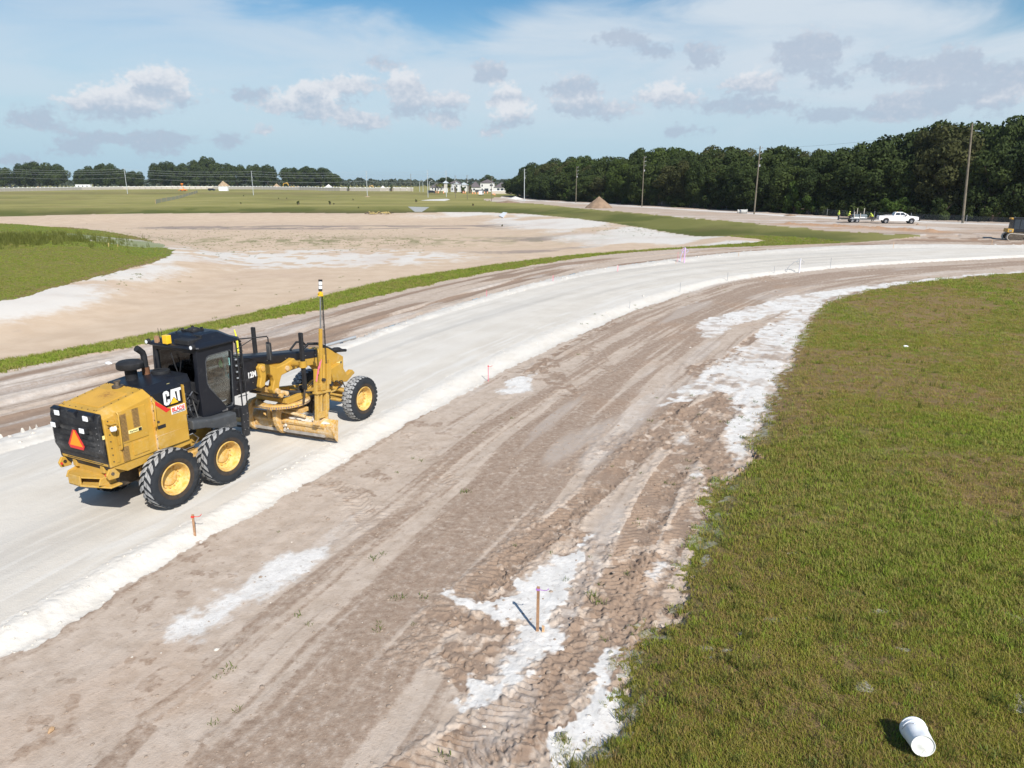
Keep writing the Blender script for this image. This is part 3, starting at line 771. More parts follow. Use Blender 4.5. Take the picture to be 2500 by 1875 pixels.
        wh[q] = np.maximum(wh[q], np.minimum(1, amp * (grain if amp < .95 else 1)) * sst(sdist + (fbm(x[q] * 7, y[q] * 7, 3) - .5) * .35, -.04, soft_))
    wh *= .80 + .4 * sst(md, .3, .6)
    wh = np.clip(wh, 0, 1)
    # heavy tread marks, pressed in with lugs
    blk = np.zeros(n, np.float32)
    kk = track & (near < 75)
    if kk.any():
        xs, ys = x[kk], y[kk]; dz = np.zeros(xs.shape, np.float32); bl = np.zeros(xs.shape, np.float32)
        for P_, w_, a_ in TREADS:
            d_, s_, sd_ = line_dist(xs, ys, P_)
            q = (1 - sst(d_, w_ * .85, w_ * 1.15))
            if not q.any(): continue
            ph = (s_ + d_ * .55) / .15 + (hi[kk] - .5) * 1.8 + (md[kk] - .5) * 2.0
            brk = .25 + .95 * sst(fbm(xs * 1.3 + 5, ys * 1.3, 3), .34, .60)
            tri = np.abs((ph % 1.0) - .5) * 2
            lug = sst(tri, .35, .65)
            dz += q * a_ * brk * (-.028 + .046 * lug * (.3 + 1.2 * hi[kk])) + a_ * .035 * np.exp(-((d_ - w_ * 1.15) / .12) ** 2) * sst(vh[kk], .3, .6)
            bl = np.maximum(bl, q * a_)
        # churned clods between the tracks
        ch = sst(fbm(xs * .5 + 7, ys * .5, 3), .45, .6) * sst((dbe - dro)[kk] * 0 + dro[kk] / wtrk[kk], .52, .7) * (1 - sst(near[kk], 28, 40))
        cl = fbm(xs * 8.5, ys * 8.5, 3)
        dz += ch * (sst(cl, .42, .72) * .055 - .02)
        bl = np.maximum(bl, ch * .75)
        soft = 1 - .90 * wh[kk]
        zt[kk] += dz * soft
        blk[kk] = bl * soft
    rutted = blk * (.45 + .9 * sst(hi, .3, .6))
    soil[track, 0] = np.clip(np.maximum(brown * .62, rutted * 1.1), 0, 1)[track]
    soil[track, 1] = np.clip(np.maximum(wh * (1 - np.clip(rutted * .55, 0, .6)), pale), 0, 1)[track]
    soil[track, 2] = (sst(fbm(x * .35 + 90, y * .35, 3), .64, .76) * .15)[track]
    z = np.where(track, zt, z)
    berm = (be > 0) & (dr_o > 0) & (near < 400)
    zone[berm] = Z_BERM
    hmax = 1.15 - .9 * sst(y, 9, 38)
    z = np.where(berm, -.16 + hmax * (1 - np.exp(-np.maximum(dbe, 0) / 3.2)) + (md - .5) * .10 * sst(dbe, 0, 1.5) + (hi - .5) * .05, z)
    soil[berm] = 0
    soil[berm, 0] = (sst(fbm(x * .28 + 11, y * .28, 4), .44, .60) * .9 + sst(fbm(x * 2.1 + 8, y * 2.1, 4), .62, .70) * .9).clip(0, 1)[berm]
    soil[berm, 1] = ((1 - sst(dbe, .15, .9)) * sst(hi, .42, .6) * .55 + sst(fbm(x * 1.7 + 3, y * 1.7, 4), .72, .80) * .7 * (near < 14))[berm].clip(0, 1)
    soil[berm, 2] = (sst(fbm(x * .16 + 70, y * .16 + 5, 4), .52, .7) * .7)[berm]
    if True:   # ruts of the strip left of the road
        kk = strip & (near < 110)
        if kk.any():
            xs, ys = x[kk], y[kk]; dz = np.zeros(xs.shape, np.float32); bl = np.zeros(xs.shape, np.float32)
            for P_, w_, a_ in OTHER_TREADS:
                d_, s_, sd_ = line_dist(xs, ys, P_)
                q = 1 - sst(d_, w_ * .8, w_ * 1.2)
                dz += q * a_ * -.06 + a_ * .08 * np.exp(-((d_ - w_ * 1.3) / .2) ** 2)
                bl = np.maximum(bl, q * a_)
            z[kk] += dz
            soil[kk, 0] = np.clip(soil[kk, 0] + bl * .5, 0, 1)
    # orange spoil ridge along the edge of the lot
    RID = np.array([at(1926, 547), at(2060, 553), at(2160, 559), at(2273, 565)])
    kk = (np.abs(x - 62) < 30) & (np.abs(y - 100) < 30)
    if kk.any():
        d_, s_, _ = line_dist(x[kk], y[kk], RID)
        h_ = np.exp(-(d_ / 1.1) ** 2) * (.3 + .8 * hi[kk])
        z[kk] += h_ * .45 * (zone[kk] != Z_ROAD)
        soil[kk, 2] = np.maximum(soil[kk, 2], np.where(zone[kk] == Z_LOT, np.clip(np.exp(-(d_ / 3.0) ** 2) * 1.3, 0, 1), 0))
    return z, zone, soil

def ground_z(x, y):
    return float(terrain(np.array([x, x]), np.array([y, y]))[0][0])

# ------------------------------------------------------------------ the ground: one sheet out to the horizon, cut into its surfaces
fa = np.radians(np.linspace(-46, 46, 940))
ca = np.radians(np.linspace(46, 314, 110))[1:-1]
ANG = np.concatenate([fa, ca])                       # full turn, finer where the site lies
rad = [1.2]
while rad[-1] < 2600:
    r_ = rad[-1]
    fine = max(.018, r_ * r_ / 5077.0 * .72)
    if r_ < 4: fine = .25
    elif 18 < r_ < 110: fine = min(fine, .42)
    elif r_ < 230: fine = min(fine, 2.0)
    fine = min(fine, r_ * .06)
    rad.append(r_ + fine)
RAD = np.array(rad)
AA, RR = np.meshgrid(ANG, RAD)
GX = (RR * np.sin(AA)).astype(np.float32); GY = (RR * np.cos(AA)).astype(np.float32)
nr, na = GX.shape
print('ground grid', nr, na, nr * na)
GZ = np.zeros_like(GX); GZONE = np.zeros(GX.shape, np.int8); GSOIL = np.zeros(GX.shape + (3,), np.float32)
for i0 in range(0, nr, 120):
    i1 = min(nr, i0 + 120)
    a_, b_, c_ = terrain(GX[i0:i1].ravel(), GY[i0:i1].ravel())
    GZ[i0:i1] = a_.reshape(i1 - i0, na); GZONE[i0:i1] = b_.reshape(i1 - i0, na); GSOIL[i0:i1] = c_.reshape(i1 - i0, na, 3)
idx = np.arange(nr * na).reshape(nr, na)
nxt = np.roll(idx, -1, axis=1)
quads = np.stack([idx[:-1], idx[1:], nxt[1:], nxt[:-1]], -1).reshape(-1, 4)      # wound to face up
fz = GZONE[:-1].ravel()
cx = GX.ravel(); cy = GY.ravel(); cz = GZ.ravel(); cs = GSOIL.reshape(-1, 3)
NAMES = {Z_ROAD: ('road', 'lime_rock'), Z_WIND_R: ('road_shoulder', 'lime_rock'), Z_WIND_L: ('road_shoulder', 'lime_rock'), Z_TRACK: ('dirt_track', 'dirt'),
         Z_STRIP: ('dirt_path', 'dirt'), Z_VERGE: ('grass_verge', 'turf'), Z_POND: ('pond_bed', 'sand'), Z_PEN: ('grass_spit', 'turf'),
         Z_FIELD: ('field', 'field_grass'), Z_LOT: ('dirt_lot', 'dirt'), Z_BERM: ('grass_bank', 'turf'), Z_WOOD: ('wood_floor', 'turf')}
LAB = {Z_ROAD: 'wide curving road of packed white limestone', Z_WIND_R: 'loose white limestone edge on the right side of the road', Z_WIND_L: 'loose white limestone ridge on the far side of the road',
       Z_TRACK: 'brown dirt track with tyre marks right of the white road', Z_STRIP: 'brown dirt strip between white road and grass verge', Z_VERGE: 'narrow strip of grass along the edge of the sandy basin',
       Z_POND: 'wide dry basin of pale sand', Z_PEN: 'grassed spit of land reaching into the basin', Z_FIELD: 'flat grass field reaching to the far trees', Z_LOT: 'bare sandy lot in front of the wood',
       Z_BERM: 'large grass bank at the right', Z_WOOD: 'shaded ground under the wood'}
for zid, (nm, mt) in NAMES.items():
    q = quads[fz == zid]
    if not len(q): continue
    used, inv = np.unique(q, return_inverse=True)
    inv = inv.reshape(-1, 4)
    me = bpy.data.meshes.new(nm)
    me.vertices.add(len(used))
    me.vertices.foreach_set('co', np.stack([cx[used], cy[used], cz[used]], -1).ravel().astype(np.float32))
    me.loops.add(inv.size)
    me.loops.foreach_set('vertex_index', inv.ravel().astype(np.int32))
    me.polygons.add(len(inv))
    me.polygons.foreach_set('loop_start', np.arange(0, inv.size, 4, dtype=np.int32))
    me.polygons.foreach_set('use_smooth', np.ones(len(inv), bool))
    me.materials.append(M[mt])
    me.update(calc_edges=True)
    ca_ = me.attributes.new('soil', 'FLOAT_COLOR', 'POINT')
    ca_.data.foreach_set('color', np.concatenate([cs[used], np.ones((len(used), 1), np.float32)], 1).ravel().astype(np.float32))
    o = bpy.data.objects.new(nm, me)
    COL.objects.link(o)
    tag(o, LAB[zid], None, None, 'structure')
# the small round of ground right below the camera
v_ = [(float(GX[0, i]), float(GY[0, i]), float(GZ[0, i])) for i in range(0, na)]

# ------------------------------------------------------------------ motor grader (x forward, y left, z up; origin on the ground midway between the rear axles)
gr = empty('motor_grader', (-8.332, 16.065, 0.0), R(63.9), 'yellow and black motor grader parked on the white limestone road', 'motor grader')
gr.location.z = float(np.max([ground_z(-8.9, 14.6), ground_z(-7.3, 14.9)])) + .005
def part(name, mb, m, parent=gr, **kw): return mb.build(name, M[m] if isinstance(m, str) else [M[k] for k in m], parent, **kw)

def wheel(name, x, y, kind, side):
    w = empty(name); w.parent = gr; w.location = (x, y, .682); w.rotation_euler = (0, R(random.uniform(0, 25)), 0 if side < 0 else math.pi)
    if not hasattr(wheel, kind):
        t = MB()
        half = [(.37, -.150), (.40, -.172), (.44, -.185), (.475, -.191), (.53, -.193), (.59, -.186), (.632, -.165), (.648, -.125), (.652, -.06), (.652, 0)]
        prof = half + [(r, -h) for r, h in half[:-1]][::-1]
        t.cur = 2; t.lathe(prof[:4], axis='y', seg=56); t.cur = 0; t.lathe(prof[3:], axis='y', seg=56)
        t.lathe([(.37, .15), (.34, .12), (.34, -.12), (.37, -.15)], axis='y', seg=40)
        def lug(t0, t1, t2, t3, y0, y1, r0, ro0, ro1):
            """a tread block: edge t0..t1 at y0, edge t2..t3 at y1"""
            def q(a, yy, rr): return (rr * math.cos(a), yy, rr * math.sin(a))
            lo = [q(t0, y0, r0), q(t1, y0, r0), q(t3, y1, r0 - .02), q(t2, y1, r0 - .02)]
            e = .004
            hi_ = [q(t0 + e, y0, ro0), q(t1 - e, y0, ro0), q(t3 - e, y1, ro1), q(t2 + e, y1, ro1)]
            t.cur = 0; t.add(lo + hi_, [(0, 1, 5, 4), (1, 2, 6, 5), (2, 3, 7, 6), (3, 0, 4, 7)])
            t.cur = 1; t.add(hi_, [(0, 1, 2, 3)])
        if kind == 'drive':
            n = 21; p = 2 * math.pi / n
            for i in range(n):
                for s in (-1, 1):
                    a = i * p + (p / 2 if s > 0 else 0)
                    lug(a, a + p * .60, a + p * .22, a + p * .84, s * .006, s * .075, .645, .690, .688)
                    lug(a + p * .22, a + p * .84, a + p * .78, a + p * 1.36, s * .084, s * .182, .645, .687, .668)
                    pass
        else:
            n = 30; p = 2 * math.pi / n
            for i in range(n):
                for s in (-1, 1):
                    a = i * p + (p / 2 if s > 0 else 0)
                    lug(a, a + p * .86, a + p * .10, a + p * .96, s * .003, s * .055, .648, .686, .686)
                    lug(a + p * .14, a + p * 1.00, a - p * .12, a + p * .74, s * .055, s * .105, .648, .686, .683)
                    lug(a + p * .05, a + p * .84, a + p * .16, a + p * .76, s * .116, s * .176, .640, .682, .662)
        wheel_t = t.build('tyre', [M['rubber'], M['rubber_lug'], M['rubber_brown']], None, smooth=40, link=False)
        d = MB()
        deep = .045 if kind == 'drive' else .0
        d.lathe([(.362, -.150), (.376, -.158), (.376, -.176), (.358, -.180), (.345, -.165), (.338, -.13), (.325, -.06), (.312, deep - .01), (.285, deep + .015), (.205, deep + .02), (.19, deep - .01), (.175, deep - .02), (.0, deep - .02)], axis='y', seg=44)
        d.lathe([(.34, -.12), (.34, .15), (.36, .165), (.30, .16), (.26, .08), (.10, .10), (0, .10)], axis='y', seg=32)
        wheel_r = d.build('rim', [M['yellow_rim']], None, smooth=40, link=False)
        b = MB()
        for i in range(12):
            a = 2 * math.pi * i / 12
            c = (.238 * math.cos(a), deep + .0, .238 * math.sin(a))
            b.cyl((c[0], deep - .022, c[2]), (c[0], deep + .02, c[2]), .017, 6)
        wheel_b = b.build('wheel_bolts', [M['yellow_rim']], None, link=False)
        setattr(wheel, kind, (wheel_t.data, wheel_r.data, wheel_b.data))
        for o_ in (wheel_t, wheel_r, wheel_b): bpy.data.objects.remove(o_)
    for nm, me in zip(('tyre', 'rim', 'wheel_bolts'), getattr(wheel, kind)):
        o = bpy.data.objects.new(nm, me); COL.objects.link(o); o.parent = w
    return w
for x in (-.762, .762):
    wheel('wheel', x, -1.02, 'drive', -1); wheel('wheel', x, 1.02, 'drive', 1)
for s in (-1, 1): wheel('wheel', 6.12, 1.02 * s, 'steer', s)

# rear frame, drive cases, gearbox
m = MB()
m.prism([(-1.95, 1.30), (.25, 1.30), (.55, 1.50), (.9, 1.50), (.9, 1.10), (.3, 1.00), (-1.7, 1.02), (-1.95, 1.14)], -.52, -.40)
m.prism([(-1.95, 1.30), (.25, 1.30), (.55, 1.50), (.9, 1.50), (.9, 1.10), (.3, 1.00), (-1.7, 1.02), (-1.95, 1.14)], .40, .52)
m.bx(-1.9, -1.78, -.40, .40, 1.05, 1.28); m.bx(-.2, .0, -.40, .40, 1.05, 1.28)
m.prism([(-1.98, 1.33), (.02, 1.33), (.10, 1.20), (-1.6, 1.12)], -.80, -.74)
part('rear_frame', m, 'yellow', bevel=.012)
for s in (-1, 1):
    m = MB()
    y0, y1 = (s * .60, s * .80)
    m.prism([(-1.02, .58), (-.92, .50), (.92, .50), (1.02, .58), (1.02, .80), (.80, .90), (.25, .98), (-.25, .98), (-.80, .90), (-1.02, .80)], min(y0, y1), max(y0, y1))
    m.cyl((-.762, s * .78, .682), (-.762, s * .95, .682), .17, 18); m.cyl((.762, s * .78, .682), (.762, s * .95, .682), .17, 18)
    m.cyl((0, s * .3, .72), (0, s * .62, .72), .19, 18)
    part('drive_case', m, 'yellow_dusty', bevel=.02)
m = MB(); m.bx(-1.55, .5, -.36, .36, .62, 1.08); m.bx(-1.0, -.2, -.30, .30, .50, .64); m.cyl((-1.75, -.1, .85), (-1.5, -.1, .85), .2, 14)
part('gearbox', m, 'steel_dark', bevel=.03)
m = MB(); m.tube([(-1.2, -.62, .80), (-1.15, -.55, .95), (-.95, -.5, 1.02)], .035, 8); m.cyl((-1.22, -.66, .66), (-1.05, -.6, .86), .06, 10); m.cyl((-1.12, -.72, .62), (-1.12, -.58, .62), .055, 10)
part('drain_fitting', m, 'yellow_dusty')

# engine cover: yellow rear half, black front half
def hood_ring(x, zt, zs, wt=.60, ws=.83, zb=1.33):
    return [(x, -ws, zb), (x, -ws, zs), (x, -wt, zt), (x, wt, zt), (x, ws, zs), (x, ws, zb)]
m = MB(); m.loft([hood_ring(-1.985, 2.535, 2.405), hood_ring(-1.40, 2.64, 2.51), hood_ring(-.83, 2.745, 2.62)])
hood = part('engine_cover', m, 'yellow', bevel=.02)
m = MB(); m.loft([[(-1.80, y * .46 / .46, z) for y, z in ((-.46, 2.566), (-.46, 2.578), (.46, 2.578), (.46, 2.566))], [(-1.12, y, z) for y, z in ((-.46, 2.690), (-.46, 2.703), (.46, 2.703), (.46, 2.690))]])
part('top_panel', m, 'yellow_rusty', hood, bevel=.004)
m = MB()
for t in np.linspace(-.95, .95, 7):
    for y in (-.56, .56):
        x = -1.4 + t * .55; z = 2.64 + (x + 1.4) * .184
        m.cyl((x, y, z - .004), (x, y, z + .012), .013, 6)
for y in np.linspace(-.5, .5, 6):
    m.cyl((-1.93, y, 2.535), (-1.93, y, 2.556), .013, 6); m.cyl((-.87, y, 2.73), (-.87, y, 2.75), .013, 6)
for z in np.linspace(1.45, 2.35, 7):
    for s in (-1, 1): m.cyl((-1.90, s * .82, z), (-1.90, s * .842, z), .014, 6)
part('cover_bolts', m, 'steel_dark', hood)
m = MB(); m.cyl((-.93, .10, 2.71), (-.93, .10, 2.76), .12, 20); m.cyl((-.93, .10, 2.75), (-.93, .10, 2.85), .055, 12); m.box((-.93, .10, 2.86), (.14, .04, .03))
part('filler_cap', m, 'steel_dark', hood, smooth=40)
for s in (-1, 1):
    yo = s * .846
    def side_box(mb, x0, x1, z0, z1, t=.012): mb.bx(x0, x1, min(s * .826, s * (.834 + t)), max(s * .826, s * (.834 + t)), z0, z1)
    m = MB(); side_box(m, -1.74, -1.02, 1.765, 2.475, .014); part('side_door', m, 'yellow', hood, bevel=.006)
    m = MB(); side_box(m, -1.43, -1.05, 1.42, 1.71, .014); part('access_plate', m, 'yellow', hood, bevel=.006)
    m = MB(); side_box(m, -1.84, -1.76, 1.40, 2.34, .010); part('hinge_panel', m, 'yellow', hood, bevel=.004)
    for (x0, x1, z0, z1) in ((-1.64, -1.49, 1.80, 2.41), (-1.35, -1.19, 2.03, 2.45), (-1.68, -1.53, 1.37, 1.69)):
        m = MB(); m.cur = 0; side_box(m, x0, x1, z0, z1, .017)
        part('vent_mesh', m, 'vent', hood) if 'vent' in M else part('vent_mesh', m, mat('vent', (.34, .20, .055), .8, var=.2, vscale=30, bump=.5, bscale=160).name, hood)
        m = MB()
        for zz in np.arange(z0 + .02, z1 - .005, .028): side_box(m, x0 + .012, x1 - .012, zz, zz + .008, .020)
        part('vent_slats', m, 'steel_dark', hood)
    def bar(mb, x0, z0, x1, z1, r=.017):
        mb.tube([(x0, s * .845, z0 + .0), (x0, s * .90, z0 - .03), (x0, s * .915, z0 - .07), (x1, s * .915, z1 + .07), (x1, s * .90, z1 + .03), (x1, s * .845, z1)], r, 8)
    m = MB(); bar(m, -1.70, 2.50, -1.72, 1.66); part('grab_rail', m, 'yellow', hood, smooth=50)
    m = MB(); m.box((-1.86, s * .90, 2.30), (.16, .16, .012)); m.box((-1.86, s * .96, 2.22), (.09, .07, .10))
    part('light_bracket', m, 'yellow', hood)
    m = MB(); m.lathe([(.0, -.05), (.05, -.05), (.062, .0), (.062, .03), (.0, .035)], (-1.88, s * .965, 2.20), 'x', 16)
    part('work_light', m, 'lamp_lens', hood, smooth=40)
# label on the side door
m = MB(); m.bx(-1.49, -1.17, -.862, -.850, 1.94, 2.015); lab = part('dealer_label', m, 'label_yellow', hood)
text_mesh('Ring Power', .052, 'lettering', M['black_matt'], lab, (-1.37, -.864, 1.978), (R(90), 0, 0), 0, .78)
m = MB(); m.bx(-1.255, -1.18, -.866, -.8605, 1.945, 2.01); part('emblem', m, 'black_matt', lab)

m = MB()
m.loft([hood_ring(-.828, 2.755, 2.63, .60, .82), hood_ring(-.02, 2.82, 2.66, .58, .82)])
m.loft([hood_ring(-.02, 2.82, 2.63, .58, .62, 1.5), hood_ring(.42, 2.79, 2.62, .52, .60, 1.5)])
front_hood = part('front_cover', m, 'black_paint', bevel=.02)
for s in (-1, 1):
    yp = sorted((s * .80, s * .86))
    m = MB(); m.prism([(-.825, 1.335), (-.012, 1.335), (-.012, 2.235), (-.49, 2.235), (-.745, 2.485), (-.825, 2.60)], *yp)
    pan = part('side_panel', m, 'yellow', bevel=.008)
    m = MB(); m.bx(-.82, -.02, *sorted((s * .8585, s * .8625)), 1.660, 1.668); m.bx(-.862, -.838, *sorted((s * .83, s * .868)), 1.34, 2.58)
    part('panel_seam', m, 'steel_dark' if False else 'yellow_dusty', pan)
    m = MB(); m.prism([(-.765, 2.475), (-.78, 2.39), (-.53, 2.145), (-.40, 2.19), (-.49, 2.238)], *sorted((s * .8605, s * .864))); part('red_stripe', m, 'red', pan)
    m = MB(); m.bx(-.024, .004, *sorted((s * .80, s * .87)), 1.95, 2.66); part('edge_trim', m, 'yellow', pan)
    m = MB(); bar_s = s
    m.tube([(-.84, s * .86, 2.50), (-.84, s * .915, 2.47), (-.84, s * .925, 2.42), (-.86, s * .925, 1.97), (-.86, s * .915, 1.92), (-.86, s * .86, 1.89)], .018, 8); part('grab_rail', m, 'yellow', pan, smooth=50)
    m = MB(); m.bx(-.79, -.59, *sorted((s * .855, s * .868)), 1.82, 1.90); part('latch', m, 'black_matt', pan)
    m = MB(); m.lathe([(.0, 0), (.028, 0), (.028, .012), (.018, .014), (.0, .014)], (-.76, s * .86 + (0 if s > 0 else -.013), 1.99), 'y', 12); part('lock', m, 'steel_dark', pan)
    m = MB()
    for z in np.linspace(1.4, 2.5, 6): m.cyl((-.85, s * .86, z), (-.85, s * .88, z), .013, 6)
    part('panel_bolts', m, 'steel_dark', pan)
    # maker's letters: three block capitals with a triangle under the middle one
    em = MB(); yy = s * .866; y2 = s * .862
    def poly(mb, pts):
        pts = [(p[0] * .50 * (1 if s < 0 else -1), p[1] * .33) for p in pts]
        ox, oz = -.305, 2.30
        mb.prism([(ox + p[0], oz + p[1]) for p in pts], *sorted((yy, y2)))
    poly(em, [(-.50, .12), (-.42, 0), (-.28, 0), (-.19, .12), (-.19, .38), (-.31, .38), (-.31, .20), (-.38, .20), (-.38, .80), (-.31, .80), (-.31, .62), (-.19, .62), (-.19, .88), (-.28, 1), (-.42, 1), (-.50, .88)])
    poly(em, [(-.17, .10), (-.06, .32), (.03, .47), (.11, .32), (.16, .22), (.10, 1), (-.08, 1)])
    poly(em, [(.10, 1), (.115, .80), (.22, .80), (.235, .10), (.30, .05), (.355, .05), (.355, .80), (.45, .80), (.45, 1)])
    part('emblem_letters', em, 'white_paint', pan)
    em = MB(); poly(em, [(-.19, 0), (.03, .42), (.245, 0)]); part('emblem_triangle', em, 'amber', pan)
m = MB(); m.bx(-.40, -.03, -.868, -.8605, 2.055, 2.225); stk = part('company_sticker', m, 'sticker', bevel=.0)
text_mesh('BLADE', .125, 'lettering', M['red'], stk, (-.215, -.870, 2.152), (R(90), 0, 0), .004, .92)
text_mesh('CONTRACTING', .046, 'lettering', M['denim'], stk, (-.215, -.870, 2.083), (R(90), 0, 0), .0015, .98)
m = MB(); m.lathe([(.0, .32), (.24, .31), (.285, .27), (.29, .17), (.27, .14), (.16, .13), (.13, .10), (.13, -.12), (.17, -.14), (.17, -.2)], (-.48, .22, 2.90), 'z', 32)
part('air_cleaner', m, 'black_matt', smooth=45)
m = MB(); m.tube([(-.10, .22, 2.76), (-.10, .22, 3.25), (-.12, .22, 3.33), (-.22, .22, 3.43), (-.26, .22, 3.46)], [.075, .07, .07, .075, .075], 16)
ex = part('exhaust_pipe', m, 'black_matt', smooth=50)
m = MB(); m.cyl((-.10, .22, 2.74), (-.10, .22, 2.98), .088, 16); part('exhaust_collar', m, 'rust', ex, smooth=50)
m = MB(); m.lathe([(.0, .07), (.12, .065), (.20, .05), (.21, .0), (.21, -.03)], (.12, .0, 2.83), 'z', 26); m.tube([(.0, .1, 2.9), (.05, .0, 2.93), (.2, -.05, 2.9)], .016, 6)
part('cooler_cap', m, 'black_matt', smooth=45)
m = MB(); m.bx(-.30, -.22, -.70, -.64, 2.70, 2.735); part('warning_label', m, 'label_yellow')

# rear grille
m = MB(); m.prism([(-1.975, 2.53), (-2.06, 2.475), (-2.10, 2.34), (-2.10, 1.68), (-1.90, 1.185), (-1.80, 1.185), (-1.975, 1.36)], -.79, .79)
grille = part('rear_grille', m, 'black_grille', bevel=.035, seg=3)
for z in (1.80, 1.93, 2.06, 2.19):
    m = MB(); m.box((-2.108, 0, z), (.016, 1.16, .012)); part('slat', m, 'black_matt', grille)
for t in (.28, .62):
    m = MB(); m.box((-2.10 + .2 * t - .008, 0, 1.68 - .495 * t), (.016, 1.2, .012)); part('slat', m, 'black_matt', grille)
for y in (-.56, .0, .56):
    m = MB(); m.box((-2.07, y, 2.45), (.10, .24, .16), rotm(0, R(-18), 0)); part('cap_block', m, 'black_paint', grille, bevel=.02)
for s in (-1, 1):
    m = MB(); m.box((-2.128, s * .47, 2.42), (.03, .15, .11)); part('rear_light', m, 'lamp_lens', grille, bevel=.01)
    m = MB(); m.box((-2.20, s * .47, 2.19), (.08, .17, .13)); part('light_box', m, 'black_matt', grille, bevel=.01)
    m = MB(); m.box((-2.245, s * .47, 2.19), (.02, .145, .105)); part('rear_light', m, 'lamp_lens', grille, bevel=.006)
m = MB()
for y in (-.74, .74):
    for z in np.linspace(1.75, 2.25, 5): m.cyl((-2.10, y, z), (-2.115, y, z), .012, 6)
part('grille_bolts', m, 'steel', grille)
m = MB(); m.bx(-2.04, -1.99, -.801, -.793, 1.98, 2.06); part('warning_label', m, 'label_yellow', grille)
m = MB(); x = -2.113
m.prism([(-.05, 2.10), (.05, 2.10), (.265, 1.76), (.215, 1.675), (-.215, 1.675), (-.265, 1.76)], x - .006, x + .004, 'x')
smv = part('slow_vehicle_sign', m, 'red', grille)
m = MB(); m.prism([(0, 2.095), (.205, 1.745), (-.205, 1.745)], x - .010, x - .0062, 'x'); part('sign_centre', m, 'smv_orange', smv)

# rear hitch
m = MB()
m.prism([(-1.75, -.78), (-1.75, .78), (-1.95, .78), (-2.20, .30), (-2.24, .30), (-2.24, -.10), (-2.02, -.78)], .86, .90, 'z')
m.prism([(-1.75, -.70), (-1.75, .70), (-2.02, .55), (-2.22, .30), (-2.22, -.05), (-2.05, -.50)], 1.04, 1.07, 'z')
m.bx(-2.24, -2.20, -.10, .30, .86, 1.10); m.prism([(-1.98, .88), (-2.16, .95), (-2.10, 1.08), (-1.80, 1.14), (-1.75, .88)], -.60, -.56); m.prism([(-1.98, .88), (-2.16, .95), (-2.10, 1.08), (-1.80, 1.14), (-1.75, .88)], .48, .52)
hitch = part('rear_hitch', m, 'yellow', bevel=.012)
for s in (-1, 1):
    m = MB(); m.prism([(-2.06, 1.08), (-2.10, 1.20), (-2.02, 1.31), (-1.90, 1.30), (-1.80, 1.15), (-1.84, 1.06)], s * .80 - .03, s * .80 + .03); part('tow_eye', m, 'yellow', hitch, bevel=.015)
    m = MB(); m.lathe([(0, -.045), (.036, -.045), (.036, .045), (0, .045)], (-1.97, s * .80, 1.20), 'y', 14); part('eye_hole', m, 'steel_dark', hitch)
    m = MB(); m.lathe([(0, -.01), (.032, -.01), (.032, .01), (0, .01)], (-2.075, s * .74 - .02, 1.19), 'x', 14); part('reflector', m, 'red', hitch)

# hoses and tank between engine and cab
m = MB(); m.bx(.40, .56, -.58, .58, 1.45, 2.55); m.bx(.0, .45, -.55, .55, 1.30, 1.55); part('dark_gap_fill', m, 'black_matt', bevel=.02)  # black boxes standing in for the shade in the gap behind the cab
rr = random.Random(5)
m = MB()
for i in range(9):
    x0 = .05 + rr.random() * .4; z0 = 1.75 + rr.random() * .7; y = -.60 - rr.random() * .12
    m.tube([(x0, y, z0), (x0 + rr.uniform(-.1, .15), y - .06, z0 - .15), (x0 + rr.uniform(-.1, .2), y - .03, z0 - .3), (x0 + rr.uniform(-.15, .2), y + .05, z0 - .42)], .018, 7)
m.bx(.18, .40, -.66, -.58, 1.90, 2.30)
part('hoses', m, 'black_matt', smooth=50)
m = MB()
for z in np.linspace(1.55, 2.6, 7): m.cyl((.03, -.84, z), (.03, -.80, z), .016, 6)
for i in range(6): m.cyl((.12 + rr.random() * .3, -.70, 1.7 + rr.random() * .7), (.12 + rr.random() * .3, -.64, 1.7 + rr.random() * .7), .014, 6)
part('hose_fittings', m, 'steel')
for s in (-1, 1):
    m = MB(); m.loft([[(x, s * .50, z), (x, s * .96, z), (x, s * .99, z - .05), (x, s * .97, zb), (x, s * .50, zb)] for x, z, zb in ((.03, 1.79, 1.56), (.40, 1.72, 1.50), (.75, 1.66, 1.36), (1.02, 1.65, 1.26), (1.32, 1.63, 1.24))])
    part('fuel_tank', m, 'grey_plastic', bevel=.03, seg=3)
m = MB(); m.tube([(-.05, -.70, 1.36), (.10, -.84, 1.44), (.25, -.84, 1.28), (.12, -.78, 1.10), (-.1, -.74, 1.08), (-.2, -.72, 1.2), (-.32, -.72, 1.05)], .014, 7); part('brake_hose', m, 'steel', smooth=50)

# cab
def frame(outer, inner, a, b, axis='y', glassy=None):
    """flat panel with an opening"""
    def P(p, t): return (p[0], t, p[1]) if axis == 'y' else (t, p[0], p[1])
    n = len(outer); mb = MB()
    vs = [P(p, a) for p in outer] + [P(p, a) for p in inner] + [P(p, b) for p in outer] + [P(p, b) for p in inner]
    fs = []
    for i in range(n):
        j = (i + 1) % n
        fs += [(i, j, n + j, n + i), (2 * n + i, 3 * n + i, 3 * n + j, 2 * n + j), (i, 2 * n + i, 2 * n + j, j), (n + i, n + j, 3 * n + j, 3 * n + i)]
    mb.add(vs, fs)
    return mb
cab = empty('cab'); cab.parent = gr
OUT = [(.56, 3.37), (.90, 3.38), (1.62, 3.37), (1.66, 3.30), (1.50, 1.72), (1.44, 1.66), (1.15, 1.66), (.52, 1.66), (.50, 2.45), (.53, 3.0)]
INN = [(.83, 3.09), (.92, 3.13), (1.50, 3.14), (1.55, 3.09), (1.45, 1.82), (1.40, 1.76), (1.24, 1.76), (.82, 2.36), (.76, 2.50), (.78, 2.98)]
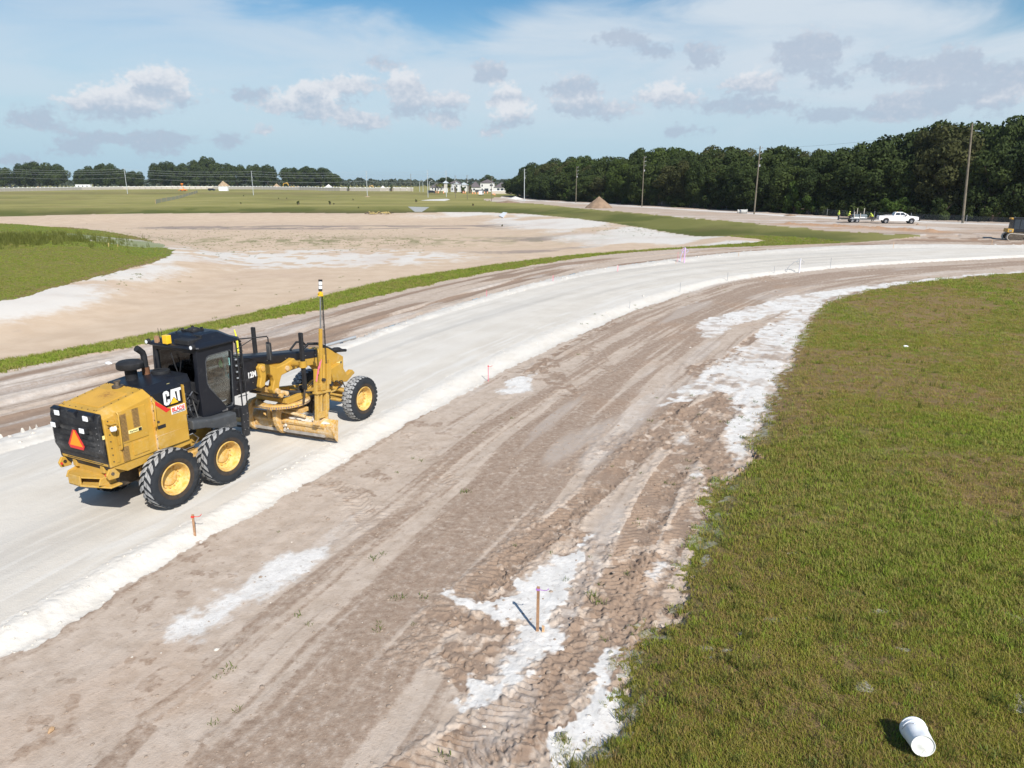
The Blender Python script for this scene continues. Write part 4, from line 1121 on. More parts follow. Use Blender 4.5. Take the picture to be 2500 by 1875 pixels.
for s in (-1, 1):
    d = frame(OUT, INN, *sorted((s * .76, s * .70))).build('door', [M['black_paint']], cab, bevel=.01)
    m = MB(); m.prism(INN, *sorted((s * .722, s * .728))); m.build('door_glass', [M['cab_glass']], cab)
    m = MB(); m.prism([(p[0] * 1.0 + (.012 if p[0] > 1.1 else -.012), p[1] + (.012 if p[1] > 2.4 else -.012)) for p in INN], *sorted((s * .7605, s * .766)))
    seal = frame([(p[0] + (.022 if p[0] > 1.1 else -.022), p[1] + (.022 if p[1] > 2.6 else -.02)) for p in INN], INN, *sorted((s * .755, s * .768))).build('window_seal', [M['grey_plastic']], cab, bevel=.004)
    m = MB(); m.box((1.16, s * .775, 1.69), (.14, .03, .03)); m.box((1.22, s * .785, 1.705), (.03, .03, .06)); m.build('door_handle', [M['steel']], cab)
REAR_O = [(-.74, 3.37), (0, 3.37), (.74, 3.37), (.74, 2.2), (.70, 1.60), (0, 1.60), (-.70, 1.60), (-.74, 2.2)]
REAR_I = [(-.62, 3.24), (0, 3.27), (.62, 3.24), (.60, 2.75), (.54, 2.50), (0, 2.50), (-.54, 2.44), (-.61, 2.75)]
frame(REAR_O, REAR_I, .55, .61, 'x').build('rear_wall', [M['black_paint']], cab, bevel=.01)
m = MB(); m.prism(REAR_I, .578, .584, 'x'); m.build('rear_glass', [M['cab_glass']], cab)
FR_O = [(-.74, 3.37), (.74, 3.37), (.62, 1.62), (-.62, 1.62)]; FR_I = [(-.62, 3.22), (.62, 3.22), (.52, 1.78), (-.52, 1.78)]
def lean(mb): mb.v = [(p[0] - (3.37 - p[2]) * .09, p[1], p[2]) for p in mb.v]; return mb
lean(frame(FR_O, FR_I, 1.63, 1.69, 'x')).build('front_wall', [M['black_paint']], cab, bevel=.01)
m = MB(); m.prism(FR_I, 1.655, 1.661, 'x'); lean(m).build('windscreen', [M['cab_glass']], cab)
m = MB(); m.bx(.50, 1.52, -.72, .72, 1.56, 1.66); m.build('cab_floor', [M['black_matt']], cab, bevel=.01)
m = MB()
def rrect(x0, x1, yh, z, c=.12): return [(x0 + c, -yh, z), (x1 - c, -yh, z), (x1, -yh + c, z), (x1, yh - c, z), (x1 - c, yh, z), (x0 + c, yh, z), (x0, yh - c, z), (x0, -yh + c, z)]
m.loft([rrect(.46, 1.86, .82, 3.345), rrect(.43, 1.90, .85, 3.375), rrect(.45, 1.88, .83, 3.415), rrect(.60, 1.74, .70, 3.47), rrect(.80, 1.60, .48, 3.60, .15), rrect(.92, 1.48, .36, 3.625, .12)])
roof = m.build('roof', [M['black_paint']], cab, bevel=.012)
m = MB(); m.bx(.50, .86, -.58, -.10, 3.44, 3.56); m.bx(.86, .92, -.58, -.30, 3.46, 3.62); m.build('air_conditioner', [M['black_matt']], roof, bevel=.02)
m = MB(); m.lathe([(0, .07), (.12, .06), (.15, .02), (.15, 0)], (1.2, .05, 3.63), 'z', 20); m.bx(1.05, 1.38, -.12, .22, 3.62, 3.655); m.tube([(1.05, .1, 3.65), (.95, .2, 3.70), (.85, .25, 3.62)], .014, 6)
for dx, dy in ((-.15, -.12), (.15, -.12), (-.15, .2), (.15, .2)): m.box((1.2 + dx, .04 + dy, 3.665), (.05, .05, .07))
m.build('antenna_mount', [M['black_matt']], roof, smooth=45)
m = MB(); m.box((.47, .10, 3.54), (.13, .16, .20)); m.cyl((.47, .10, 3.36), (.47, .10, 3.47), .02, 8); m.build('beacon', [M['amber']], roof, bevel=.03, seg=3)
m = MB(); m.box((.50, .48, 3.50), (.08, .10, .16)); m.build('heater_vent', [M['wood_dark']], roof)
for y in (.30, .40):
    m = MB(); m.cyl((.52, y, 3.4), (.50, y, 3.78), .006, 5); m.build('aerial', [M['black_matt']], roof)
for s in (-1, 1):
    m = MB(); m.lathe([(.0, -.05), (.05, -.05), (.07, 0), (.07, .03), (.0, .04)], (.46, s * .76, 3.43), 'x', 16); m.build('lamp_body', [M['black_matt']], roof, smooth=40)
    m = MB(); m.lathe([(.0, -.056), (.045, -.056), (.045, -.05), (0, -.05)], (.46, s * .76, 3.43), 'x', 14); m.build('lamp_face', [M['lamp_lens']], roof)
m = MB(); m.tube([(.53, -.1, 2.62), (.50, -.02, 2.95), (.50, .05, 3.2)], .012, 6); m.box((.53, -.15, 2.8), (.012, .02, .5), rotm(R(18), 0, 0)); m.build('rear_wiper', [M['black_matt']], cab)
# seat and controls
m = MB(); m.box((1.0, 0, 2.02), (.48, .48, .14)); m.box((.78, 0, 2.40), (.13, .48, .72), rotm(0, R(-8), 0)); m.box((.74, 0, 2.80), (.10, .30, .20)); m.box((1.0, 0, 1.82), (.3, .3, .3))
m.build('seat', [M['seat_cloth']], cab, bevel=.04, seg=3)
for s in (-1, 1):
    m = MB(); m.box((1.15, s * .36, 2.20), (.42, .12, .14), rotm(0, R(-12), 0)); m.cyl((1.3, s * .36, 2.26), (1.33, s * .36, 2.44), .03, 8); m.build('control_pod', [M['black_matt']], cab, bevel=.02)
m = MB(); m.box((1.48, .0, 2.0), (.16, .3, .7)); m.bx(1.30, 1.46, -.66, -.40, 2.45, 2.72); m.build('console', [M['black_matt']], cab, bevel=.02)
m = MB(); m.box((1.50, -.66, 2.86), (.012, .16, .19)); m.box((1.44, -.66, 2.50), (.012, .13, .13)); m.box((1.40, -.68, 2.76), (.012, .05, .55)); m.build('notices', [mat('notice_teal', (.30, .56, .55), .5)], cab)
m = MB(); m.lathe([(0, 0), (.045, 0), (.045, .12), (.02, .15), (.02, .18), (0, .18)], (1.36, -.58, 2.73), 'z', 12); m.build('bottle', [mat('bottle_green', (.06, .42, .05), .3)], cab, smooth=40)
m = MB(); m.lathe([(.0, 0), (.16, .01), (.175, .03), (.17, .035), (.0, .02)], (1.20, -.58, 1.90), 'z', 22); m.build('foot_tray', [M['ms_grey']], cab, smooth=40)
# hand rails, hoses and boxes in front of the cab
m = MB()
for x, y, z0, z1, r_ in ((1.70, -.80, 1.62, 3.36, .018), (1.86, -.80, 1.30, 3.30, .016), (1.78, -.72, 2.2, 3.30, .014), (1.95, -.66, 2.0, 3.33, .020)):
    m.tube([(x, y, z0), (x, y, z1 - .05), (x - .03, y + .04, z1)], r_, 8)
for z in (1.9, 2.3, 2.75, 3.05): m.tube([(1.64, -.76, z), (1.90, -.80, z)], .012, 6)
m.tube([(1.86, -.80, 3.3), (1.95, -.5, 3.38), (2.0, -.2, 3.36)], .02, 8)
part('hand_rails', m, 'black_matt', smooth=50)
m = MB()
for i in range(5): m.box((1.66, -.785, 2.4 + i * .16), (.04, .03, .035))
part('rail_clips', m, 'ms_grey')
m = MB(); m.bx(1.50, 1.70, -.98, -.90, .90, 1.70); m.bx(1.46, 1.70, -.90, -.55, 1.42, 1.66); part('step_box', m, 'black_matt', bevel=.012)
m = MB()
for z in (.92, 1.1, 1.3, 1.5): m.cyl((1.54, -.985, z), (1.54, -.97, z), .014, 6); m.cyl((1.66, -.985, z), (1.66, -.97, z), .014, 6)
part('step_bolts', m, 'steel')
m = MB(); m.bx(1.80, 1.86, .55, .98, .5, 1.4); part('step_box', m, 'black_matt', bevel=.012)
m = MB(); m.tube([(1.55, -.74, 3.40), (2.10, -1.02, 3.37), (2.44, -1.10, 3.35), (2.48, -1.10, 3.30), (2.48, -1.10, 3.18)], .016, 8); m.tube([(1.7, -.78, 3.12), (2.10, -1.0, 3.36)], .012, 6)
arm = part('mirror_arm', m, 'black_matt', smooth=50)
m = MB(); m.box((2.48, -1.10, 2.94), (.07, .19, .50), rotm(0, 0, R(-12))); mir = part('mirror', m, 'black_matt', bevel=.035, seg=3)
m = MB(); m.box((2.440, -1.108, 2.94), (.012, .15, .42), rotm(0, 0, R(-12))); part('mirror_glass', m, 'steel', mir)
m = MB(); m.tube([(1.55, .74, 3.40), (2.10, 1.02, 3.37), (2.46, 1.10, 3.33), (2.48, 1.10, 3.18)], .016, 8); m.box((2.48, 1.10, 2.94), (.07, .19, .50)); part('mirror', m, 'black_matt')
m = MB(); m.tube([(2.86, .42, 2.66), (2.90, .46, 3.05), (2.88, .50, 3.30)], [.022, .026, .014], 7); part('safety_flag', m, 'yellow_tape')

# main frame, black hood over it
m = MB(); m.prism([(1.58, 1.78), (2.70, 1.80), (2.83, 2.40), (2.62, 2.66), (2.40, 2.72), (1.66, 2.86)], -.34, .34); fh = part('front_hood', m, 'black_paint', bevel=.02)
m = MB(); m.loft([[(x, -w, zb), (x, -w, zt - .04), (x, -w + .05, zt), (x, w - .05, zt), (x, w, zt - .04), (x, w, zb)] for x, w, zb, zt in ((2.30, .30, 2.42, 2.76), (3.0, .26, 2.36, 2.64), (4.2, .25, 2.22, 2.47), (5.22, .24, 2.10, 2.34))]); part('frame_cover', m, 'black_paint', bevel=.012)
m = MB()
for x, z in ((2.55, 2.0), (2.55, 2.3), (3.2, 2.45), (3.9, 2.36), (4.7, 2.26), (5.1, 2.2), (2.2, 2.5), (2.0, 1.95)): m.cyl((x, -.345 if x < 2.7 else -.27, z), (x, -.33 if x < 2.7 else -.25, z), .014, 6)
part('cover_bolts', m, 'steel')
text_mesh('12M', .215, 'model_number', M['white_paint'], fh, (2.535, -.3465, 2.215), (R(90), 0, 0), .007, .80)
text_mesh('3', .12, 'model_number', M['ms_grey'], fh, (2.735, -.3465, 2.19), (R(90), 0, 0), .004, .8)
m = MB(); m.prism([(2.45, 2.42), (3.6, 2.30), (5.22, 2.12), (5.34, 2.32), (5.75, 2.28), (6.42, 1.86), (6.36, .96), (5.92, .92), (5.60, 1.02), (5.52, 1.50), (5.32, 1.76), (5.0, 1.90), (4.4, 1.95), (3.4, 1.92), (2.72, 1.72)], -.22, .22)
goose = part('main_frame', m, 'yellow', bevel=.025, seg=3)
m = MB(); m.bx(4.55, 4.63, -.235, -.22, 1.98, 2.14); m.bx(4.50, 4.68, -.235, -.22, 2.13, 2.17); m.prism([(5.55, 1.66), (6.05, 1.75), (6.33, 1.30), (6.62, 1.40), (6.66, 1.26), (6.30, 1.08), (5.70, 1.22)], -.40, -.225)
m.cyl((6.50, -.31, 1.36), (6.74, -.31, 1.26), .055, 14)
part('front_bracket', m, 'yellow', goose, bevel=.015)
m = MB(); m.bx(6.05, 6.32, -.226, -.2215, 1.66, 1.74); lab2 = part('dealer_label', m, 'label_yellow', goose)
m = MB(); m.bx(6.24, 6.315, -.229, -.2262, 1.668, 1.732); part('emblem', m, 'black_matt', lab2)
m = MB(); m.tube([(4.85, -.05, 2.42), (5.0, -.12, 2.54), (5.35, -.16, 2.48), (5.7, -.18, 2.30), (6.0, -.2, 2.14), (6.1, -.2, 2.12)], .042, 10); m.tube([(4.5, .12, 2.44), (4.75, .1, 2.62), (5.0, .1, 2.58), (5.2, .12, 2.40)], .03, 8)
hs = part('hydraulic_hose', m, 'black_matt', smooth=50)
m = MB(); m.tube([(5.95, -.18, 2.16), (6.05, -.20, 2.14), (6.22, -.22, 2.12), (6.35, -.23, 2.07), (6.52, -.25, 2.04)], [.05, .085, .08, .05, .045], 12); part('hose_sleeve', m, 'black_matt', smooth=50)
# front axle
m = MB(); m.prism([(-.92, .55), (-.92, .78), (-.45, .90), (.45, .90), (.92, .78), (.92, .55), (.5, .52), (-.5, .52)], 6.02, 6.24, 'x'); m.cyl((6.12, -.98, .682), (6.12, .98, .682), .10, 16)
m.cyl((6.13, -.78, .50), (6.13, -.78, .96), .07, 14); m.cyl((6.13, .78, .50), (6.13, .78, .96), .07, 14)
ax = part('front_axle', m, 'yellow', bevel=.015)
m = MB(); m.cyl((5.86, -.72, .92), (5.86, -.05, .98), .06, 14); m.cyl((5.86, -.74, .76), (5.86, .74, .76), .035, 12); m.cyl((5.86, -.8, .60), (5.86, -.1, .60), .05, 12)
part('steering_cylinder', m, 'yellow', ax, smooth=50)
m = MB(); m.tube([(5.72, -.25, 1.2), (5.75, -.48, 1.26), (5.85, -.55, 1.1), (5.8, -.42, .98)], .02, 8); m.tube([(5.9, -.24, 1.16), (5.95, -.5, 1.22), (6.0, -.55, 1.0)], .018, 8); m.lathe([(0, -.05), (.08, -.05), (.08, .05), (0, .05)], (5.62, -.32, 1.18), 'y', 14); part('axle_hoses', m, 'black_matt', ax, smooth=50)
# lift arms each side
ARM = [(2.70, 2.38), (2.80, 2.45), (2.98, 2.42), (3.34, 2.24), (3.72, 2.28), (4.02, 2.36), (4.10, 2.28), (4.06, 2.12), (3.82, 2.02), (3.50, 1.98), (3.40, 1.80), (3.34, 1.56), (3.16, 1.53), (3.10, 1.66), (3.20, 1.90), (3.16, 2.04), (3.02, 2.14), (2.93, 2.10), (2.86, 1.84), (2.70, 1.80), (2.66, 1.86), (2.74, 2.10)]
for s in (-1, 1):
    m = MB(); m.prism(ARM, *sorted((s * .26, s * .46))); la = part('lift_arm', m, 'yellow', bevel=.03, seg=3)
    m = MB(); m.cyl((2.82, s * .24, 2.33), (2.82, s * .49, 2.33), .075, 18); m.cyl((3.70, s * .24, 2.14), (3.70, s * .50, 2.14), .07, 18); m.cyl((3.24, s * .2, 1.60), (3.24, s * .54, 1.60), .075, 16)
    part('pivot_pin', m, 'yellow_dusty', la, smooth=45)
    m = MB(); m.tube([(3.95, s * .36, 2.22), (3.92, s * .66, 2.24), (3.90, s * .86, 2.26)], [.09, .085, .08], 12); m.lathe([(.07, -.09), (.11, -.09), (.11, .09), (.07, .09)], (3.90, s * .88, 2.26), 'z', 18, True); part('cylinder_mount', m, 'yellow', la, smooth=45)
    lc = MB(); lc.box((3.90, s * .88, 2.34), (.085, .12, 1.62)); cyl_ = part('lift_cylinder', lc, 'black_matt', bevel=.02)
    m = MB(); m.cyl((3.90, s * .88, 1.55), (3.88, s * .80, 1.12), .032, 12); part('cylinder_rod', m, 'steel_dark', cyl_, smooth=50)
m = MB(); m.bx(2.70, 2.95, -.26, .26, 2.36, 2.50); m.bx(3.15, 3.36, -.26, .26, 1.54, 1.68); m.cyl((3.30, -.60, 1.46), (3.30, .60, 1.46), .06, 14); m.cyl((3.58, -.52, 1.44), (3.58, .2, 1.44), .07, 14)
part('lift_bar', m, 'yellow_dusty', bevel=.015)
m = MB(); m.cyl((3.05, .35, 1.55), (4.25, -.55, 1.30), .055, 14); m.cyl((4.2, -.5, 1.31), (4.55, -.78, 1.25), .03, 12); part('side_shift_cylinder', m, 'black_matt', smooth=50)
# drawbar and circle
m = MB()
for s in (-1, 1):
    m.loft([[(x, s * y - .07, z - .09), (x, s * y + .07, z - .09), (x, s * y + .07, z + .08), (x, s * y - .07, z + .08)] for x, y, z in ((5.75, .10, .98), (5.0, .30, 1.16), (4.3, .50, 1.24), (3.5, .52, 1.24))])
m.bx(3.45, 3.62, -.56, .56, 1.18, 1.30); m.bx(4.55, 4.68, -.44, .44, 1.14, 1.24); m.cyl((5.85, 0, .96), (5.62, 0, .98), .11, 14)
part('drawbar', m, 'yellow', bevel=.018)
m = MB(); m.lathe([(.60, 1.04), (.76, 1.04), (.76, 1.10), (.72, 1.145), (.60, 1.145)], (3.92, 0, 0), 'z', 56, True)
circ = part('circle', m, 'yellow_dusty', smooth=35)
m = MB()
for i in range(64):
    a = 2 * math.pi * i / 64
    m.box((3.92 + .585 * math.cos(a), .585 * math.sin(a), 1.09), (.05, .03, .09), rotm(0, 0, a))
part('circle_teeth', m, 'steel_dark', circ)
m = MB()
for i in range(40):
    a = R(95 + i * 5.1); k = rr.uniform(.03, .10)
    m.add([(3.92 + .7625 * math.cos(a), .7625 * math.sin(a), 1.10), (3.92 + .7625 * math.cos(a + .07), .7625 * math.sin(a + .07), 1.10), (3.92 + .7625 * math.cos(a + .04), .7625 * math.sin(a + .04), 1.10 - k)], [(0, 1, 2)])
part('grease_streaks', m, mat('grease', (.16, .13, .16), .5, var=.2).name, circ)
m = MB(); m.lathe([(0, .16), (.07, .16), (.13, .11), (.14, .02), (.16, 0), (.16, -.06), (0, -.06)], (4.42, -.30, 1.28), 'z', 24); m.lathe([(.17, 0), (.19, 0), (.19, .03), (.17, .03)], (4.42, -.30, 1.24), 'z', 24, True); part('circle_drive', m, 'steel_dark', smooth=40)
def helix(p0, p1, rad_, turns, sag=0.0, n=10):
    p0 = Vector(p0); p1 = Vector(p1); d = (p1 - p0); u = d.normalized().orthogonal().normalized(); w = d.normalized().cross(u); out = []
    N = int(turns * n)
    for i in range(N + 1):
        t = i / N; a = 2 * math.pi * turns * t
        out.append(p0 + d * t + Vector((0, 0, -sag * 4 * t * (1 - t))) + (u * math.cos(a) + w * math.sin(a)) * rad_)
    return out
m = MB(); m.tube(helix((3.05, -.52, 1.52), (4.36, -.36, 1.34), .035, 22, .10, 8), .011, 5); m.tube(helix((4.48, -.36, 1.36), (5.05, -.40, 1.62), .032, 11, .06, 8), .011, 5)
part('coiled_hose', m, 'black_matt', smooth=60)
# blade
bl = empty('blade'); bl.parent = gr; bl.location = (3.74, 0, 0); bl.rotation_euler = (0, 0, R(4.8))
Y0, Y1 = -1.80, 1.86
prof = [(.14, .13), (.06, .20), (.01, .30), (-.005, .40), (.02, .52), (.08, .62), (.16, .69)]
m = MB()
ring = [(x, z) for x, z in prof] + [(x + .028, z + .005) for x, z in prof[::-1]]
m.prism(ring, Y0, Y1); m.build('moldboard', [M['yellow_dusty']], bl, smooth=40)
m = MB(); m.prism([(.115, .065), (.150, .060), (.165, .165), (.13, .19)], Y0, Y1); ed = m.build('cutting_edge', [M['steel_dark']], bl, bevel=.005)
m = MB()
for y in np.linspace(Y0 + .1, Y1 - .1, 22): m.cyl((.085, y, .145), (.125, y, .145), .014, 6)
m.build('edge_bolts', [M['steel_dark']], ed)
m = MB(); m.prism([(-.03, .46), (.03, .50), (.05, .57), (-.01, .60), (-.05, .54)], Y0 + .28, Y1 - .25); m.build('upper_rail', [M['yellow_dusty']], bl, bevel=.008)
m = MB(); m.prism([(-.035, .20), (.06, .18), (.02, .27), (-.03, .29)], Y0 + .30, Y1 - .25); m.build('lower_rail', [mat('worn_steel', (.42, .40, .38), .5, metal=.5, var=.2, dust=.4).name and M['worn_steel']], bl, bevel=.008)
for y in (Y0, Y1):
    m = MB(); m.prism([(.13, .07), (.17, .06), (.24, .68), (.13, .715), (.03, .60), (-.03, .42), (.0, .27), (.06, .17)], y - .02, y + .02); m.build('end_plate', [M['yellow_dusty']], bl, bevel=.006)
m = MB(); m.prism([(-.02, .56), (.02, .30), (.10, .18), (.16, .66)], Y0 + .05, Y0 + .24); m.build('end_block', [M['yellow_dusty']], bl, bevel=.015)
for y in (-.02, .98):
    m = MB()
    outer = [(-.02, 1.06), (-.16, .98), (-.26, .84), (-.27, .62), (-.22, .42), (-.12, .25), (.02, .13), (.08, .14)]
    inner = [(.10, .22), (-.01, .33), (-.06, .48), (-.06, .66), (.0, .80), (.14, .93), (.34, 1.0), (.36, 1.06)]
    m.prism(outer + inner, y - .07, y + .07); m.build('blade_bracket', [M['yellow_dusty']], bl, bevel=.015)
def lump(mb, c, s, seed, sq=(1, 1, 1), nlat=6, nlon=9):
    q = random.Random(seed); rings = []
    for i in range(nlat + 1):
        th = math.pi * i / nlat
        rings.append([(c[0] + s * sq[0] * math.sin(th) * math.cos(2 * math.pi * j / nlon) * q.uniform(.75, 1.15), c[1] + s * sq[1] * math.sin(th) * math.sin(2 * math.pi * j / nlon) * q.uniform(.75, 1.15), c[2] + s * sq[2] * math.cos(th) * q.uniform(.85, 1.1)) for j in range(nlon)])
    mb.loft(rings, True)
m = MB()
for i in range(26):
    y = rr.uniform(-1.55, -.35); lump(m, (.06 + rr.uniform(-.05, .1), y, .60 + rr.uniform(-.02, .06)), rr.uniform(.03, .10), i, (1, 1.8, .55))
for i in range(10): lump(m, (-.05 + rr.uniform(-.03, .05), -.22 + rr.uniform(-.06, .08), .3 + rr.uniform(-.12, .12)), rr.uniform(.02, .05), 50 + i)
m.build('lime_spill', [M['lime_lump'] if 'lime_lump' in M else mat('lime_lump', (.62, .58, .52), .95, var=.15, vscale=8, bump=.5, bscale=25)], bl, smooth=40)
m = MB(); m.cyl((.0, .3, .92), (.0, .9, .86), .07, 14); m.cyl((-.05, -.1, .86), (.0, -.9, .74), .05, 12); m.bx(-.2, -.1, .18, .28, .6, 1.02); m.bx(.05, .35, -.75, -.2, .80, .92); m.build('tilt_cylinder', [M['yellow_dusty']], bl, bevel=.01)
# scarifier teeth seen under the frame
m = MB()
for i, y in enumerate(np.linspace(-.62, .1, 6)): m.prism([(4.70, .95), (4.82, .95), (4.80, .62), (4.70, .50), (4.66, .52)], y - .03, y + .03)
m.bx(4.62, 4.88, -.70, .20, .92, 1.04); part('ripper_teeth', m, 'steel_dark', bevel=.008)
# grade mast on the right end of the blade
mast = empty('grade_mast'); mast.parent = gr; mast.location = (3.90, -1.36, .62); mast.rotation_euler = (0, R(6.0), 0)
m = MB(); m.box((0, 0, 1.45), (.075, .085, 2.40)); m.bx(-.055, .055, -.06, .06, .98, 1.10); m.build('mast_tube', [M['yellow']], mast, bevel=.012)
m = MB(); m.cyl((0, 0, 2.6), (0, 0, 3.60), .021, 12); m.build('mast_pole', [M['steel']], mast, smooth=50)
m = MB(); m.bx(-.05, .05, -.05, .05, 3.54, 3.61); m.box((0, 0, 3.63), (.17, .03, .03)); m.cyl((0, 0, 3.60), (0, 0, 3.70), .03, 10); m.build('receiver_clamp', [M['amber']], mast)
m = MB(); m.cyl((0, 0, 3.68), (0, 0, 3.74), .052, 18); m.cyl((0, 0, 3.94), (0, 0, 3.99), .054, 18); m.cyl((0, 0, 3.83), (0, 0, 3.845), .053, 18); m.build('receiver_bands', [M['black_matt']], mast, smooth=50)
m = MB(); m.cyl((0, 0, 3.74), (0, 0, 3.94), .048, 18); m.build('receiver', [M['white_plastic']], mast, smooth=50)
m = MB(); m.tube(helix((.06, 0, 3.60), (.26, .02, 1.55), .022, 58, -.0, 8), .0085, 5); m.build('coiled_cable', [M['black_matt']], mast, smooth=60)
m = MB(); m.bx(-.24, .34, -.09, .09, .84, .90); m.bx(-.24, -.16, -.05, .05, .88, 1.55); m.bx(.22, .31, -.05, .05, .30, 1.65); m.bx(-.20, -.11, -.05, .05, .02, .86); m.bx(.16, .26, -.06, .06, -.02, .84); m.bx(-.11, .16, -.03, .03, .12, .30); m.bx(-.05, .12, -.08, .08, .92, 1.12); m.tube([(.12, .0, 1.2), (.16, .02, 1.9)], .035, 8); m.bx(.33, .40, -.04, .04, 1.05, 1.75); m.tube([(.40, 0, .8), (.75, .1, .80)], .03, 8)
m.build('mast_carriage', [M['yellow']], mast, bevel=.01)
m = MB(); m.box((-.02, .02, -.02), (.40, .16, .14), rotm(0, R(14), 0)); m.prism([(.06, .02), (.30, -.16), (.30, -.02), (.22, .14)], -.07, .07); m.build('mast_foot', [M['yellow_dusty']], mast, bevel=.012)
m = MB(); m.lathe([(0, -.05), (.05, -.05), (.05, .05), (0, .05)], (.03, -.07, 1.22), 'y', 14); m.lathe([(0, -.02), (.03, -.02), (.03, .02), (0, .02)], (.28, -.06, .80), 'y', 12); m.build('mast_motor', [M['steel_dark']], mast)
m = MB()
for i, (dx, dz, l) in enumerate(((-.16, 1.62, .42), (-.10, 1.75, .35), (-.04, 1.80, .25))):
    m.add([(dx, -.05, dz + .0), (dx + .03, -.05, dz), (dx - .10 * i * 0 - .06, -.06, dz - l), (dx - .11, -.06, dz - l + .02)], [(0, 1, 2, 3)]); m.add([(dx, -.052, dz), (dx + .03, -.052, dz), (dx - .06, -.062, dz - l), (dx - .11, -.062, dz - l + .02)], [(3, 2, 1, 0)])
m.build('marker_ribbon', [M['pink']], mast)

# ------------------------------------------------------------------ scattered cover: grass, weeds, clods
def hidden_collection(name, objs):
    c = bpy.data.collections.new(name)
    for o in objs: c.objects.link(o)
    return c

def scatter(name, pts, rz, scl, coll, label, nvar, tilt=None, kind='stuff', zs=None):
    me = bpy.data.meshes.new(name)
    n = len(pts)
    me.vertices.add(n)
    me.vertices.foreach_set('co', np.asarray(pts, np.float32).ravel())
    rot = np.zeros((n, 3), np.float32); rot[:, 2] = rz
    if tilt is not None: rot[:, :2] = tilt
    a = me.attributes.new('rot', 'FLOAT_VECTOR', 'POINT'); a.data.foreach_set('vector', rot.ravel())
    s3 = np.repeat(np.asarray(scl, np.float32)[:, None], 3, 1)
    if zs is not None: s3[:, 2] *= zs
    a = me.attributes.new('scl', 'FLOAT_VECTOR', 'POINT'); a.data.foreach_set('vector', s3.ravel())
    a = me.attributes.new('var', 'INT', 'POINT'); a.data.foreach_set('value', rng.integers(0, nvar, n).astype(np.int32))
    o = bpy.data.objects.new(name, me)
    COL.objects.link(o)
    tag(o, label, None, None, kind)
    ng = bpy.data.node_groups.new('scatter_' + name, 'GeometryNodeTree')
    ng.interface.new_socket('Geometry', in_out='INPUT', socket_type='NodeSocketGeometry')
    ng.interface.new_socket('Geometry', in_out='OUTPUT', socket_type='NodeSocketGeometry')
    N = ng.nodes; L = ng.links
    gi = N.new('NodeGroupInput'); go = N.new('NodeGroupOutput')
    ci = N.new('GeometryNodeCollectionInfo'); ci.inputs['Collection'].default_value = coll
    ci.inputs['Separate Children'].default_value = True; ci.inputs['Reset Children'].default_value = True
    ip = N.new('GeometryNodeInstanceOnPoints'); ip.inputs['Pick Instance'].default_value = True
    def named(nm, typ):
        q = N.new('GeometryNodeInputNamedAttribute'); q.data_type = typ; q.inputs['Name'].default_value = nm
        return q.outputs['Attribute']
    mp = N.new('GeometryNodeMeshToPoints')
    L.new(gi.outputs[0], mp.inputs[0]); L.new(mp.outputs[0], ip.inputs['Points'])
    L.new(ci.outputs[0], ip.inputs['Instance'])
    L.new(named('var', 'INT'), ip.inputs['Instance Index'])
    L.new(named('rot', 'FLOAT_VECTOR'), ip.inputs['Rotation'])
    L.new(named('scl', 'FLOAT_VECTOR'), ip.inputs['Scale'])
    L.new(ip.outputs[0], go.inputs[0])
    md = o.modifiers.new('scatter', 'NODES'); md.node_group = ng
    return o

def tuft(name, m, n, rad_, h0, h1, wid, bend, seed):
    q = np.random.default_rng(seed); vs = []; fs = []
    for i in range(n):
        a = q.uniform(0, 6.283); r_ = rad_ * math.sqrt(q.random()); h = q.uniform(h0, h1); b = q.uniform(0, 6.283); lean_ = q.uniform(.1, bend) * h
        x, y = r_ * math.cos(a), r_ * math.sin(a)
        wx, wy = -math.sin(b) * wid / 2, math.cos(b) * wid / 2; dx, dy = math.cos(b) * lean_, math.sin(b) * lean_
        k = len(vs)
        vs += [(x - wx, y - wy, -.02), (x + wx, y + wy, -.02), (x + dx * .35 + wx * .8, y + dy * .35 + wy * .8, h * .55), (x + dx * .35 - wx * .8, y + dy * .35 - wy * .8, h * .55), (x + dx, y + dy, h)]
        fs += [(k, k + 1, k + 2, k + 3), (k + 3, k + 2, k + 4)]
    me = bpy.data.meshes.new(name); me.from_pydata(vs, [], fs); me.materials.append(M[m])
    return bpy.data.objects.new(name, me)

def candidates(n, r0, r1, a0, a1):
    r_ = r0 * (r1 / r0) ** rng.random(n); a = np.radians(rng.uniform(a0, a1, n))
    x, y = (r_ * np.sin(a)).astype(np.float32), (r_ * np.cos(a)).astype(np.float32)
    z, zone, soil = terrain(x, y)
    return x, y, z, zone, soil, r_

c_grass = hidden_collection('grass_tufts', [tuft('grass_tuft', 'blade', 20, .12, .015, .055, .0085, 1.8, 11 + i) for i in range(5)])
c_lush = hidden_collection('lush_tufts', [tuft('grass_tuft', 'blade_lush', 20, .11, .03, .085, .0105, 1.3, 31 + i) for i in range(4)])
c_reed = hidden_collection('reed_tufts', [tuft('reed_tuft', 'reed', 16, .25, .35, .95, .035, .5, 51 + i) for i in range(4)])
c_weed = hidden_collection('weed_tufts', [tuft('weed_tuft', 'weed_leaf', 14, .09, .02, .08, .014, 2.0, 71 + i) for i in range(3)])
